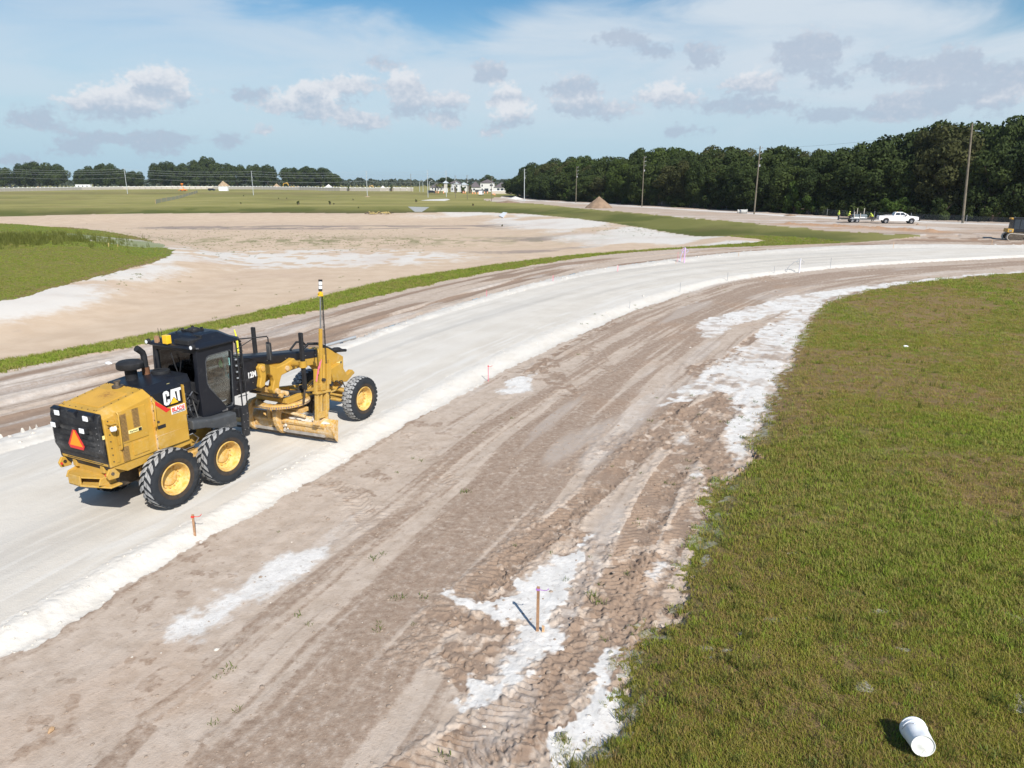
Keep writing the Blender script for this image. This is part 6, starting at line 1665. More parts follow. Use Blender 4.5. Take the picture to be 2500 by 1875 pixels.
# ------------------------------------------------------------------ houses and things at the far side of the field
def house_at(u, v, z=.6): x, y = at(u, v, z); return x, y, ground_z(x, y)
PXM = 470.0 / F_PX          # metres per picture pixel at the houses
def hip_roof(mb, x0, x1, y0, y1, z, h, ov=.5, ridge=None):
    x0, x1, y0, y1 = x0 - ov, x1 + ov, y0 - ov, y1 + ov; ym = (y0 + y1) / 2; d = (y1 - y0) / 2 if ridge is None else ridge
    d = min(d, (x1 - x0) / 2 - .01)
    mb.add([(x0, y0, z), (x1, y0, z), (x1, y1, z), (x0, y1, z), (x0 + d, ym, z + h), (x1 - d, ym, z + h)], [(0, 1, 5, 4), (1, 2, 5), (2, 3, 4, 5), (3, 0, 4), (3, 2, 1, 0)])
def gable_roof(mb, x0, x1, y0, y1, z, h, ov=.4):
    x0, x1 = x0 - ov, x1 + ov; y0 -= ov; xm = (x0 + x1) / 2
    mb.add([(x0, y0, z), (x1, y0, z), (xm, y0, z + h), (x0, y1, z), (x1, y1, z), (xm, y1, z + h)], [(0, 2, 5, 3), (2, 1, 4, 5), (0, 1, 2), (3, 5, 4), (0, 3, 4, 1)])
def win(parent, x, z, w, h, y=-.05):
    mb = MB(); mb.bx(x - w / 2 - .12, x + w / 2 + .12, y - .06, y + .02, z - .12, z + h + .12); f = mb.build('window', M['wall_cap'], parent)
    mb = MB(); mb.bx(x - w / 2, x + w / 2, y - .09, y - .061, z, z + h); mb.build('pane', M['window_dark'], f)
def house(u, v, label, walls, roofs, wins, doors=()):
    x, y, z = house_at(u, v); t = empty('house', (x, y, z), 0, label, 'house')
    for (x0, x1, d, z1, m) in walls:
        mb = MB(); mb.bx(x0, x1, 0, d, -.3, z1); mb.build('wall', M[m], t)
    for kind, (x0, x1, d, zz, h, m) in roofs:
        mb = MB(); (hip_roof if kind == 'hip' else gable_roof)(mb, x0, x1, 0 if kind == 'gable' else -.02, d, zz + .01, h); mb.build('roof', M[m], t)
    for w in wins: win(t, *w)
    for (xx, w, h) in doors:
        mb = MB(); mb.bx(xx - w / 2, xx + w / 2, -.08, .02, 0, h); mb.build('door', M['window_dark'], t)
    return t
# two storey white house under a wide dark roof
house(1190, 470, 'white two storey house under a wide dark hip roof', [(-4.5, 4.5, 9, 5.6, 'stucco_white'), (4.5, 13.5, 8, 2.9, 'stucco_white'), (-11, -4.5, 8, 2.9, 'stucco_white')],
      [('hip', (-4.5, 4.5, 9, 5.6, 2.2, 'shingle')), ('hip', (4.6, 13.5, 8, 2.9, 2.8, 'shingle')), ('hip', (-11, -4.6, 8, 2.9, 3.6, 'shingle'))],
      [(-3.3, 3.3, .9, 1.3), (-3.3, .9, .9, 1.2), (2.0, 3.6, .8, 1.1), (3.1, 3.6, .8, 1.1), (2.4, .8, 1.0, 1.2), (7.0, .9, 1.6, 1.4), (11.5, .9, 1.2, 1.2), (-8.5, .9, 1.2, 1.2)], [(-.6, 2.4, 2.1), (9.4, 1.8, 2.2)])
house(1132, 469, 'white gabled house right of the gate tower', [(-2.6, 2.6, 9, 4.2, 'stucco_white')], [('gable', (-2.6, 2.6, 9, 4.2, 1.6, 'metal_roof'))], [(-1.2, 2.2, .8, 1.2), (1.2, 2.2, .8, 1.2)], [(0, 1.2, 2.1)])
house(1113, 470, 'pale house with a grey gable and dark hip roof behind the gate tower', [(-3.2, 3.2, 9, 5.2, 'stucco_grey'), (-1.2, 2.4, -.6 + .59, 4.6, 'stucco_white')], [('hip', (-4.2, 3.2, 9, 5.2, 1.9, 'shingle')), ('gable', (-1.2, 2.4, 3, 4.7, 1.2, 'metal_roof'))], [(.6, 3.0, 1.0, 1.2), (-2.3, 1.0, .9, 1.3), (.6, .8, 1.0, 1.3)])
house(1060, 467, 'low house with a blue grey roof left of the gate tower', [(-2.8, 5.5, 8, 2.4, 'stucco_white')], [('hip', (-2.8, 5.5, 8, 2.4, 2.8, 'shingle'))], [(-1, .9, 1, 1.1), (2.5, .9, 1, 1.1)], [(1.0, 1.1, 2.0)])
house(1075, 468, 'small white cottage behind the palm trees', [(-2.4, 2.4, 6, 2.3, 'stucco_white')], [('hip', (-2.4, 2.4, 6, 2.3, 1.6, 'shingle'))], [(-1.1, .9, .8, 1.0), (1.1, .9, .8, 1.0)])
# gate tower
x, y, z = house_at(1088.5, 471); t = empty('gate_tower', (x, y, z), 0, 'square gate tower of brown stone with a pale pyramid roof', 'tower')
mb = MB(); mb.bx(-1.15, 1.15, 0, 2.3, -.3, 2.6); mb.build('base', M['stucco_white'], t)
mb = MB(); mb.bx(-1.05, 1.05, .05, 2.25, 2.6, 5.6); mb.build('shaft', M['wall_tan'], t)
mb = MB(); hip_roof(mb, -1.2, 1.2, -.1, 2.4, 5.6, 1.5, .6, 99); mb.build('roof', M['metal_roof'], t)
# palms by the gate
def palm(u, v, h, label):
    x, y, z = house_at(u, v); t = empty('palm_tree', (x, y, z), 0, label, 'palm tree')
    mb = MB(); mb.tube([(0, 0, -.2), (.1, 0, h * .5), (0, 0, h)], [.2, .16, .15], 8); mb.build('trunk', M['bark'], t)
    mb = MB(); q = random.Random(int(u))
    for i in range(22):
        a = i * 2.4; e = q.uniform(-.3, 1.0); L = q.uniform(1.4, 2.0); w = .16; ca, sa = math.cos(a), math.sin(a)
        pts = [Vector((ca * L * k, sa * L * k, h + e * L * k - .9 * L * k * k)) for k in (0, .35, .7, 1.0)]
        for p, p2 in zip(pts, pts[1:]): mb.add([p + Vector((-sa * w, ca * w, -.1)), p2 + Vector((-sa * w, ca * w, -.1)), p2, p], [(0, 1, 2, 3)]); mb.add([p + Vector((sa * w, -ca * w, -.1)), p2 + Vector((sa * w, -ca * w, -.1)), p2, p], [(3, 2, 1, 0)])
    mb.build('fronds', M['reed'], t); return t
palm(1068, 471, 4.6, 'palm tree at the left of the gate tower'); palm(1076, 471, 4.9, 'palm tree nearest to the gate tower on its left'); palm(1098, 471, 4.4, 'palm tree just right of the gate tower')
plant_tree(SHRUB[0], *house_at(1130, 472), 2.6, 4.2, 0, 'garden_tree', 'round garden tree in front of the white gabled house'); plant_tree(SHRUB[1], *house_at(1148, 472), 2.2, 5.6, 0, 'garden_tree', 'dark garden tree left of the wide roofed house'); plant_tree(SHRUB[1], *house_at(1112, 472), 1.6, 4.2, 0, 'garden_tree', 'slim garden tree before the grey gabled house')
# garden wall right of the houses
x, y, z = house_at(1227, 473); gw = empty('garden_wall', (x, y, z), 0, 'tan garden wall with pale coping right of the houses', 'wall')
mb = MB(); mb.bx(-6.4, 6.4, 0, .2, -.3, 1.45); mb.build('panel', M['wall_tan'], gw); mb = MB(); mb.bx(-6.5, 6.5, -.06, .26, 1.45, 1.8); mb.build('coping', M['wall_cap'], gw)
x, y, z = house_at(1174, 471); dk = empty('screen_fence', (x, y, z), 0, 'dark screen fence in front of the two storey house', 'fence'); mb = MB(); mb.bx(-3.4, 3.4, 0, .1, -.2, 1.5); mb.build('panel', M['grey_plastic'], dk); mb = MB(); mb.bx(-3.5, -3.4, -.05, .15, -.2, 1.6); mb.build('post', M['black_matt'], dk)
# light pylons
for u, vt, lab_ in ((1025, 449, 'pale street lamp leftmost of three beyond the field'), (1033, 448, 'pale street lamp in the middle of three beyond the field'), (1049.5, 452, 'pale street lamp nearest to the dark car')):
    x, y, z = house_at(u, 470); h = 6.0; t = empty('street_lamp', (x, y, z), 0, lab_, 'street lamp')
    mb = MB(); mb.tube([(0, 0, -.2), (0, 0, h)], [.16, .10], 8); mb.build('post', M['pole_steel'], t); mb = MB(); mb.tube([(0, 0, h), (.5, 0, h + .6), (1.3, 0, h + .9)], .07, 6); mb.build('arm', M['pole_steel'], t); mb = MB(); mb.box((1.45, 0, h + .9), (.6, .3, .14)); mb.build('lamp_head', M['wall_cap'], t, bevel=.04)
# road barrels
for i, (u, v, lab_) in enumerate(((1064, 472, 'orange barrel just right of the dark car'), (1070, 472.5, 'orange barrel second to the right of the dark car'), (1083, 473, 'orange barrel at the foot of the gate tower'), (1131, 473, 'orange barrel in front of the white gabled house'), (1135.5, 473, 'orange barrel right before the round garden tree'), (1154, 474, 'orange barrel left of the white van'), (1160, 474, 'orange barrel close left of the white van'), (1167, 474, 'orange barrel touching the view of the white van'), (1183, 473, 'orange barrel right of the white van'), (1190, 473, 'orange barrel second right of the white van'), (1204, 475, 'orange barrel near the thin pole by the two storey house'), (1208, 476, 'orange barrel nearest the grey road end'))):
    x, y = at(u, v, .5); z = ground_z(x, y); t = empty('traffic_barrel', (x, y, z), 0, lab_, 'barrel', 'orange barrels by the houses')
    mb = MB(); mb.lathe([(.0, 1.05), (.22, 1.05), (.25, .8), (.27, .5), (.30, .12), (.36, .1), (.36, 0), (0, 0)], (0, 0, 0), 'z', 12); mb.build('body', M['orange'], t, smooth=40)
    mb = MB(); mb.lathe([(.252, .82), (.258, .66)], (0, 0, 0), 'z', 12); mb.lathe([(.272, .5), (.285, .36)], (0, 0, 0), 'z', 12); mb.build('bands', M['white_paint'], t)
# concrete spillway, slabs and pipe
def slab(name, pts, z0, z1, m, label, cat): 
    c = np.mean(pts, axis=0); mb = MB(); mb.prism([(p[0] - c[0], p[1] - c[1]) for p in pts], z0, z1, 'z'); o = mb.build(name, M[m], None, bevel=.03); o.location = (c[0], c[1], 0); return tag(o, label, cat)
zz = -.35
mat('spill_concrete', (.33, .34, .33), .9, var=.1)
def draped(name, pts, th, m, label, cat):
    P3 = [(p[0], p[1], ground_z(p[0], p[1])) for p in pts]; c = np.mean(P3, axis=0); n = len(P3); mb = MB()
    mb.add([(p[0] - c[0], p[1] - c[1], p[2] - c[2] - .3) for p in P3] + [(p[0] - c[0], p[1] - c[1], p[2] - c[2] + th) for p in P3], [list(range(n))[::-1], list(range(n, 2 * n))] + [(i, (i + 1) % n, n + (i + 1) % n, n + i) for i in range(n)])
    o = mb.build(name, M[m], None); o.location = tuple(c); return tag(o, label, cat)
draped('spillway', [at(u, v, -.5) for u, v in ((996, 509.5), (1048, 509.5), (1030, 513.5), (1012, 513.5))], .06, 'spill_concrete', 'pale concrete spillway at the top of the basin bank', 'spillway')
draped('concrete_slab', [at(u, v, -.9) for u, v in ((1218, 524), (1229, 519), (1238, 520.5), (1228, 527))], .25, 'white_paint', 'broken white concrete slab at the corner of the basin', 'slab')
pa = [at(u, v, 0) for u, v in ((1028, 490), (1050, 487.5), (1092, 486), (1099, 488), (1085, 491))]
o = slab('gravel_patch', pa, -.2, .12, 'heap_white', 'flat patch of white gravel in the field', 'gravel patch')
x, y = at(1812, 521, 0); t = empty('concrete_pipe', (x, y, ground_z(x, y)), R(-12), 'grey concrete pipe lying on the sandy lot', 'pipe')
mb = MB(); mb.lathe([(.34, -1.1), (.45, -1.1), (.45, 1.1), (.34, 1.1)], (0, 0, .42), 'x', 20, True); mb.build('barrel', M['concrete'], t, smooth=40); mb = MB(); mb.lathe([(.45, .9), (.52, .92), (.52, 1.1), (.36, 1.1)], (0, 0, .42), 'x', 20, True); mb.build('collar', M['concrete'], t, smooth=40)
# brick house half hidden in the wood
x, y = 92.0, 152.0; t = empty('house', (x, y, ground_z(x, y)), R(-30), 'brick cottage glimpsed between the trunks of the wood', 'house')
mb = MB(); mb.bx(-5, 5, 0, 6, -.3, 2.8); mb.build('wall', M['brick_red'], t); mb = MB(); hip_roof(mb, -5, 5, 0, 6, 2.82, 1.8); mb.build('roof', M['shingle'], t); win(t, -2.5, 1.0, 1.2, 1.2); win(t, 2.5, 1.0, 1.2, 1.2)
# long white roof and machines beyond the wall
def far_pos(u, v, z=1.0): x, y = at(u, v, z); return x, y, ground_z(x, y)
x, y, z = far_pos(203, 460.5); t = empty('site_trailer', (x, y, z), 0, 'long white site trailer beyond the pale wall', 'trailer'); mb = MB(); mb.bx(-7, 7, 0, 3, .5, 3.6); mb.build('body', M['white_paint'], t, bevel=.05); mb = MB(); mb.bx(-7.1, 7.1, -.1, 3.1, 3.6, 3.8); mb.build('roof', M['wall_cap'], t)
for xx in (-4, 0, 4): win(t, xx, 1.8, 1.4, 1.0)
x, y, z = far_pos(545, 467.5, .8); t = empty('storage_container', (x, y, z), 0, 'white storage container in front of the sand heaps', 'container'); mb = MB(); mb.bx(-3.0, 3.0, 0, 2.4, .15, 2.75); mb.build('body', M['white_paint'], t, bevel=.03)
for i in range(9):
    mb = MB(); mb.bx(-2.8 + i * .68, -2.55 + i * .68, -.05, .0, .3, 2.6); mb.build('rib', M['white_paint'], t)

# ------------------------------------------------------------------ vehicles
def veh_wheel(parent, x, y, r, w, s):
    e = empty('wheel'); e.parent = parent; e.location = (x, y, r)
    mb = MB(); mb.lathe([(r * .58, -w / 2), (r * .9, -w / 2), (r, -w * .36), (r, w * .36), (r * .9, w / 2), (r * .58, w / 2)], (0, 0, 0), 'y', 26, True); mb.build('tyre', M['rubber'], e, smooth=40)
    mb = MB(); mb.lathe([(r * .6, s * w * .48), (r * .55, s * w * .40), (r * .50, s * w * .25), (r * .2, s * w * .34), (0, s * w * .36)], (0, 0, 0), 'y', 20); mb.build('rim', M['steel'], e, smooth=40)
def body_loft(prof, ws):
    """side outline given as (x, z) pairs lofted between half widths"""
    mb = MB(); n = len(prof)
    rings = []
    for y, k in ws: rings.append([(x, y, z) for x, z in prof])
    mb.loft(rings); return mb
PICK_LABEL = 'white crew cab pickup truck with a black grille guard on the lot'
xa, ya = at(2190, 546, 0)
pk = empty('pickup_truck', (xa, ya, ground_z(xa, ya)), R(-14), PICK_LABEL, 'pickup truck')
def pp_(name, mb, m, parent=pk, **kw): return mb.build(name, M[m], parent, **kw)
m = MB(); m.prism([(-3.25, .62), (-3.28, 1.22), (-3.22, 1.36), (-.95, 1.38), (-.95, 1.30), (2.0, 1.30), (2.95, 1.22), (3.12, 1.10), (3.15, .62), (2.55, .55), (2.45, .80), (2.20, .98), (1.90, .98), (1.62, .80), (1.52, .50), (-1.55, .50), (-1.66, .80), (-1.92, .98), (-2.22, .98), (-2.48, .80), (-2.58, .56)], -.98, .98); body = pp_('body', m, 'white_paint', bevel=.06, seg=3)
m = MB(); m.loft([[(-.92, -.94, 1.30), (1.60, -.94, 1.30), (1.60, .94, 1.30), (-.92, .94, 1.30)], [(-.86, -.90, 1.55), (1.35, -.90, 1.55), (1.35, .90, 1.55), (-.86, .90, 1.55)], [(-.66, -.76, 1.93), (.62, -.76, 1.93), (.62, .76, 1.93), (-.66, .76, 1.93)], [(-.5, -.68, 1.98), (.5, -.68, 1.98), (.5, .68, 1.98), (-.5, .68, 1.98)]]); pp_('cab', m, 'white_paint', bevel=.05, seg=3)
for s in (-1, 1):
    for x0, x1, x2, x3 in ((-.70, .06, .06, -.56), (.14, 1.04, .62, .14)):
        m = MB(); m.add([(x0, s * .93, 1.46), (x1, s * .93, 1.46), (x2, s * .79, 1.88), (x3, s * .79, 1.88)], [(0, 1, 2, 3)]); m.add([(x0, s * .90, 1.46), (x1, s * .90, 1.46), (x2, s * .76, 1.88), (x3, s * .76, 1.88)], [(3, 2, 1, 0)]); pp_('side_window', m, 'window_dark')
    m = MB(); m.box((1.05, s * 1.10, 1.50), (.12, .24, .26)); pp_('wing_mirror', m, 'black_matt', bevel=.03)
    m = MB(); m.box((2.98, s * .76, 1.05), (.26, .34, .18)); pp_('headlight', m, 'lamp_lens', bevel=.03)
    for xx in (-.30, .62): m = MB(); m.box((xx, s * .992, 1.22), (.18, .03, .04)); pp_('door_handle', m, 'black_matt')
    for xx in (-.93, .10, 1.15): m = MB(); m.box((xx, s * .981, .96), (.012, .006, .62)); pp_('door_seam', m, 'black_matt')
    veh_wheel(pk, 2.05, s * .84, .42, .30, s); veh_wheel(pk, -2.07, s * .84, .42, .30, s)
m = MB(); m.add([(1.50, -.80, 1.40), (1.50, .80, 1.40), (.70, .70, 1.90), (.70, -.70, 1.90)], [(0, 1, 2, 3)]); m.add([(1.47, -.80, 1.37), (1.47, .80, 1.37), (.67, .70, 1.87), (.67, -.70, 1.87)], [(3, 2, 1, 0)]); pp_('windscreen', m, 'window_dark')
m = MB(); m.bx(-3.1, -1.05, -.82, .82, 1.05, 1.395); pp_('bed_well', m, 'black_matt'); m = MB(); m.bx(-2.4, -1.1, -.7, .7, 1.38, 1.48); pp_('tool_box', m, 'steel', bevel=.02)
m = MB(); m.box((3.16, 0, .95), (.06, 1.20, .42)); pp_('grille', m, 'black_matt', bevel=.02)
m = MB(); m.bx(3.22, 3.30, -.98, .98, .52, .80)
for y in (-.95, -.5, 0, .5, .95): m.cyl((3.30, y, .55), (3.26, y, 1.32), .07, 8)
m.cyl((3.26, -.95, 1.32), (3.26, .95, 1.32), .07, 8); m.bx(3.24, 3.30, -.95, .95, .86, 1.08); pp_('grille_guard', m, 'black_matt', smooth=45)
m = MB(); m.lathe([(0, .08), (.05, .07), (.06, 0)], (-.2, 0, 1.98), 'z', 10); pp_('beacon', m, 'amber')
# trailer behind it
xa, ya = at(2094, 543.5, 0)
tr_ = empty('flatbed_trailer', (xa, ya, ground_z(xa, ya)), R(-14), 'dark flatbed trailer hitched behind the white pickup', 'trailer')
m = MB(); m.bx(-3.0, 2.6, -1.0, 1.0, .62, .74); m.bx(-3.05, 2.65, -1.04, -.96, .55, .80); m.bx(-3.05, 2.65, .96, 1.04, .55, .80); m.loft([[(2.6, -.5, .58), (2.6, .5, .58), (2.6, .5, .70), (2.6, -.5, .70)], [(3.9, -.06, .56), (3.9, .06, .56), (3.9, .06, .68), (3.9, -.06, .68)]]); m.build('deck', M['black_matt'], tr_, bevel=.01)
for s in (-1, 1):
    for xx in (-1.15, -.35): veh_wheel(tr_, xx, s * 1.16, .36, .22, s)
    m = MB(); m.prism([(-1.6, .70), (-1.5, .82), (-.75, .84), (0.0, .82), (.1, .70), (.06, .66), (-1.56, .66)], *sorted((s * 1.06, s * 1.30))); m.build('mudguard', M['ms_grey'], tr_)
for xx, y, h in ((-.9, -.95, 1.9), (.1, -.95, 1.7), (-.1, .95, 2.5), (1.05, .95, 2.5)):
    m = MB(); m.bx(xx - .05, xx + .05, y - .05, y + .05, .7, h); m.build('stake_post', M['wall_tan'], tr_)
for i, (x0, x1, y, z, m_, lab_) in enumerate(((-1.1, 1.3, -.55, 1.18, 'grey_plastic', 'long grey drum lying near side on the flatbed trailer'), (-1.0, 1.4, .35, 1.22, 'grey_plastic', 'long grey drum lying far side on the flatbed trailer'))):
    o_ = MB(); o_.lathe([(0, x0), (.26, x0), (.30, x0 + .08), (.30, x1 - .08), (.26, x1), (0, x1)], (0, 0, 0), 'x', 18); o = o_.build('drum', [mat('drum_%d' % i, (.12, .15, .17), .6, var=.1)], None, smooth=40); tag(o, lab_, 'drum'); c, s_ = math.cos(R(-14)), math.sin(R(-14)); o.location = (xa + -s_ * y, ya + c * y, tr_.location.z + z - .13 + .06); o.rotation_euler = (0, 0, R(-14))
o_ = MB(); o_.bx(-1.2, 1.3, -.9, .75, 0, .15); o_.bx(-1.0, .9, -.85, .6, .15, .27); o = o_.build('lumber_bundle', M['wall_cap'], None, bevel=.01); tag(o, 'pale lumber stacked on the flatbed trailer under the drums', 'lumber'); o.location = (xa, ya, tr_.location.z + .742); o.rotation_euler = (0, 0, R(-14))
# tracked dozer at the right edge
xa, ya = at(2487, 583, 0)
dz_ = empty('bulldozer', (xa, ya, ground_z(xa, ya)), R(-16), 'yellow tracked bulldozer with dust white tracks at the right edge', 'bulldozer')
for s in (-1, 1):
    m = MB(); TR = []
    for k in range(11): a = math.pi / 2 + math.pi * k / 10; TR.append((-1.25 + .44 * math.cos(a), .46 + .44 * math.sin(a)))
    for k in range(11): a = -math.pi / 2 + math.pi * k / 10; TR.append((1.25 + .34 * math.cos(a), .36 + .34 * math.sin(a)))
    y0, y1 = sorted((s * .62, s * 1.12)); inner = [(x * .93, .42 + (z - .42) * .82) for x, z in TR]
    m.prism(inner, y0 + .02, y1 - .02); tk = m.build('track_frame', M['steel_dark'], dz_, bevel=.02)
    L_ = [(Vector((a[0], 0, a[1])), Vector((b[0], 0, b[1]))) for a, b in zip(TR, TR[1:] + TR[:1])]
    shoe_pts = []
    for a, b in L_:
        n_ = max(1, int((b - a).length / .17))
        for k in range(n_): shoe_pts.append((a.lerp(b, (k + .5) / n_), (b - a).normalized(), (b - a).length / n_))
    for c_, d_, l_ in shoe_pts:
        m = MB(); ang = math.atan2(d_.z, d_.x); m.box((0, 0, 0), (l_ * .92, .50, .05)); m.box((0, 0, -.04), (.03, .50, .05)); o = m.build('track_shoe', M['lime_lump'], tk); o.location = (c_.x, s * .87, c_.z); o.rotation_euler = (0, -ang, 0)
m = MB(); m.bx(-1.3, 2.0, -.60, .60, .45, 1.10); m.build('chassis', M['steel_dark'], dz_, bevel=.03)
m = MB(); m.bx(.45, 2.05, -.48, .48, 1.05, 1.95); m.build('engine_hood', M['yellow'], dz_, bevel=.06)
m = MB(); m.bx(-1.75, -1.05, -.95, .55, 1.02, 1.48); m.build('fuel_tank', M['yellow'], dz_, bevel=.05)
m = MB(); m.bx(-1.56, -1.25, -.962, -.951, 1.12, 1.34); em_ = m.build('emblem_plate', M['black_matt'], dz_)
text_mesh('CAT', .17, 'lettering', M['white_paint'], em_, (-1.405, -.965, 1.225), (R(90), 0, 0), .004, .8)
m = MB(); m.loft([[(-1.22, -.72, 1.10), (.42, -.72, 1.10), (.42, .72, 1.10), (-1.22, .72, 1.10)], [(-1.12, -.68, 2.78), (.22, -.68, 2.78), (.22, .68, 2.78), (-1.12, .68, 2.78)]]); m.build('cab', M['car_dark'], dz_, bevel=.03)
for (x0, x1) in ((-1.02, -.42), (-.34, .22)):
    m = MB(); m.bx(x0, x1, -.735, -.722, 1.45, 2.65); m.build('cab_window', M['window_dark'], dz_)
m = MB(); m.bx(-1.28, .40, -.78, .78, 2.78, 2.86); m.build('cab_roof', M['black_matt'], dz_, bevel=.03)
m = MB(); m.bx(-1.50, -1.20, -.75, .1, 2.66, 2.88); m.build('roof_lamp_box', M['yellow'], dz_, bevel=.05)
m = MB(); m.cyl((1.3, .25, 1.95), (1.3, .25, 2.75), .06, 10); m.build('exhaust', M['black_matt'], dz_)
m = MB(); m.prism([(2.60, .15), (2.72, .15), (2.62, .60), (2.76, 1.10), (2.66, 1.12), (2.52, .60)], -1.45, 1.45); m.build('dozer_blade', M['yellow_dusty'], dz_, bevel=.02)
for s in (-1, 1): m = MB(); m.tube([(.2, s * 1.18, .45), (2.55, s * 1.18, .40)], .09, 8); m.build('push_arm', M['yellow_dusty'], dz_)
# dark car and white van beyond the field
def small_car(u, v, m_, label, cat, van=False, rz=0.0, name='parked_car', z=.6):
    x, y = at(u, v, z); t = empty(name, (x, y, ground_z(x, y)), rz, label, cat)
    mb = MB(); h = 2.3 if van else 1.65
    mb.prism([(-2.3, .35), (-2.35, .95), (-2.2, h * .95), (-1.9, h), (.8 if not van else 1.2, h), (1.5 if not van else 1.9, 1.15), (2.35, 1.0), (2.4, .4)], -.92, .92); b_ = mb.build('body', M[m_], t, bevel=.08, seg=3)
    for s in (-1, 1):
        for x0, x1 in ((-1.9, -.7), (-.6, .5), (.6, 1.2)): mb = MB(); mb.bx(x0, x1, *sorted((s * .915, s * .928)), 1.05, h - .25); mb.build('side_window', M['window_dark'], t)
        for xx in (-1.45, 1.5): veh_wheel(t, xx, s * .82, .35, .24, s)
    return t
small_car(1054, 473, 'car_dark', 'dark parked car beyond the field beside a steel pole', 'car'); small_car(1175, 475.5, 'white_paint', 'small white van among the orange barrels', 'van', True, R(80), 'parked_van'); small_car(517, 466.5, 'car_dark', 'dark car parked left of the white storage container', 'car', z=.8)
small_car(986, 467, 'white_paint', 'white car beyond the low hedge at the end of the wall', 'car', z=.8)
# orange lift, yellow excavators
x, y, z = far_pos(447, 467.5, .8); t = empty('boom_lift', (x, y, z), 0, 'orange boom lift standing in the far field', 'boom lift')
mb = MB(); mb.bx(-1.6, 1.6, -1, 1, .5, 1.3); mb.build('chassis', M['orange'], t, bevel=.06); mb = MB(); mb.tube([(.6, 0, 1.3), (-.4, 0, 3.0), (-.1, 0, 4.6)], .18, 8); mb.build('boom', M['orange'], t); mb = MB(); mb.bx(-.8, .5, -.5, .5, 4.5, 5.2); mb.build('basket', M['orange'], t, bevel=.05)
mb = MB(); mb.tube([(-1.2, 0, 1.0), (-3.2, 0, .6)], .14, 8); mb.build('outrigger', M['orange'], t); mb = MB(); mb.tube([(1.2, 0, 1.0), (3.2, 0, .6)], .14, 8); mb.build('outrigger', M['orange'], t)
for s in (-1, 1):
    for xx in (-1.1, 1.1): veh_wheel(t, xx, s * .95, .45, .3, s)
def excavator(u, v, label, m_='yellow', flip=1, z=1.0, S=1.0):
    x, y, zz = far_pos(u, v, z); t = empty('excavator', (x, y, zz), 0 if flip > 0 else math.pi, label, 'excavator'); t.scale = (S, S, S)
    for s in (-1, 1): mb = MB(); mb.prism([(-2.0, .3), (-1.7, 0), (1.7, 0), (2.0, .3), (2.0, .6), (1.7, .9), (-1.7, .9), (-2.0, .6)], *sorted((s * .9, s * 1.5))); mb.build('track', M['black_matt'], t, bevel=.05)
    mb = MB(); mb.bx(-2.6, 1.3, -1.4, 1.4, 1.0, 2.1); mb.build('house', M[m_], t, bevel=.1); mb = MB(); mb.bx(.1, 1.5, .4, 1.4, 2.0, 3.2); mb.build('cab', M['window_dark'], t, bevel=.08)
    mb = MB(); mb.prism([(1.0, 1.6), (2.6, 4.6), (3.2, 5.0), (5.6, 4.2), (5.6, 3.9), (3.2, 4.3), (1.5, 1.5)], -.3, .3); mb.build('boom', M[m_], t, bevel=.05)
    mb = MB(); mb.prism([(5.4, 4.5), (6.0, 4.2), (6.6, 1.6), (6.2, 1.5)], -.22, .22); mb.build('stick', M[m_], t, bevel=.04); mb = MB(); mb.prism([(6.0, 1.7), (6.9, 1.6), (7.0, .8), (6.2, .4), (5.7, 1.0)], -.6, .6); mb.build('bucket', M['steel_dark'], t, bevel=.05)
    return t
excavator(712, 462, 'yellow excavator working between the sand heaps', 'yellow', -1, S=1.15); excavator(30, 461, 'black excavator at the far left beyond the wall', 'black_matt', -1, S=1.0); excavator(918, 466, 'faded yellow excavator behind the white sand heap', 'yellow_dusty', -1, .8, .8)

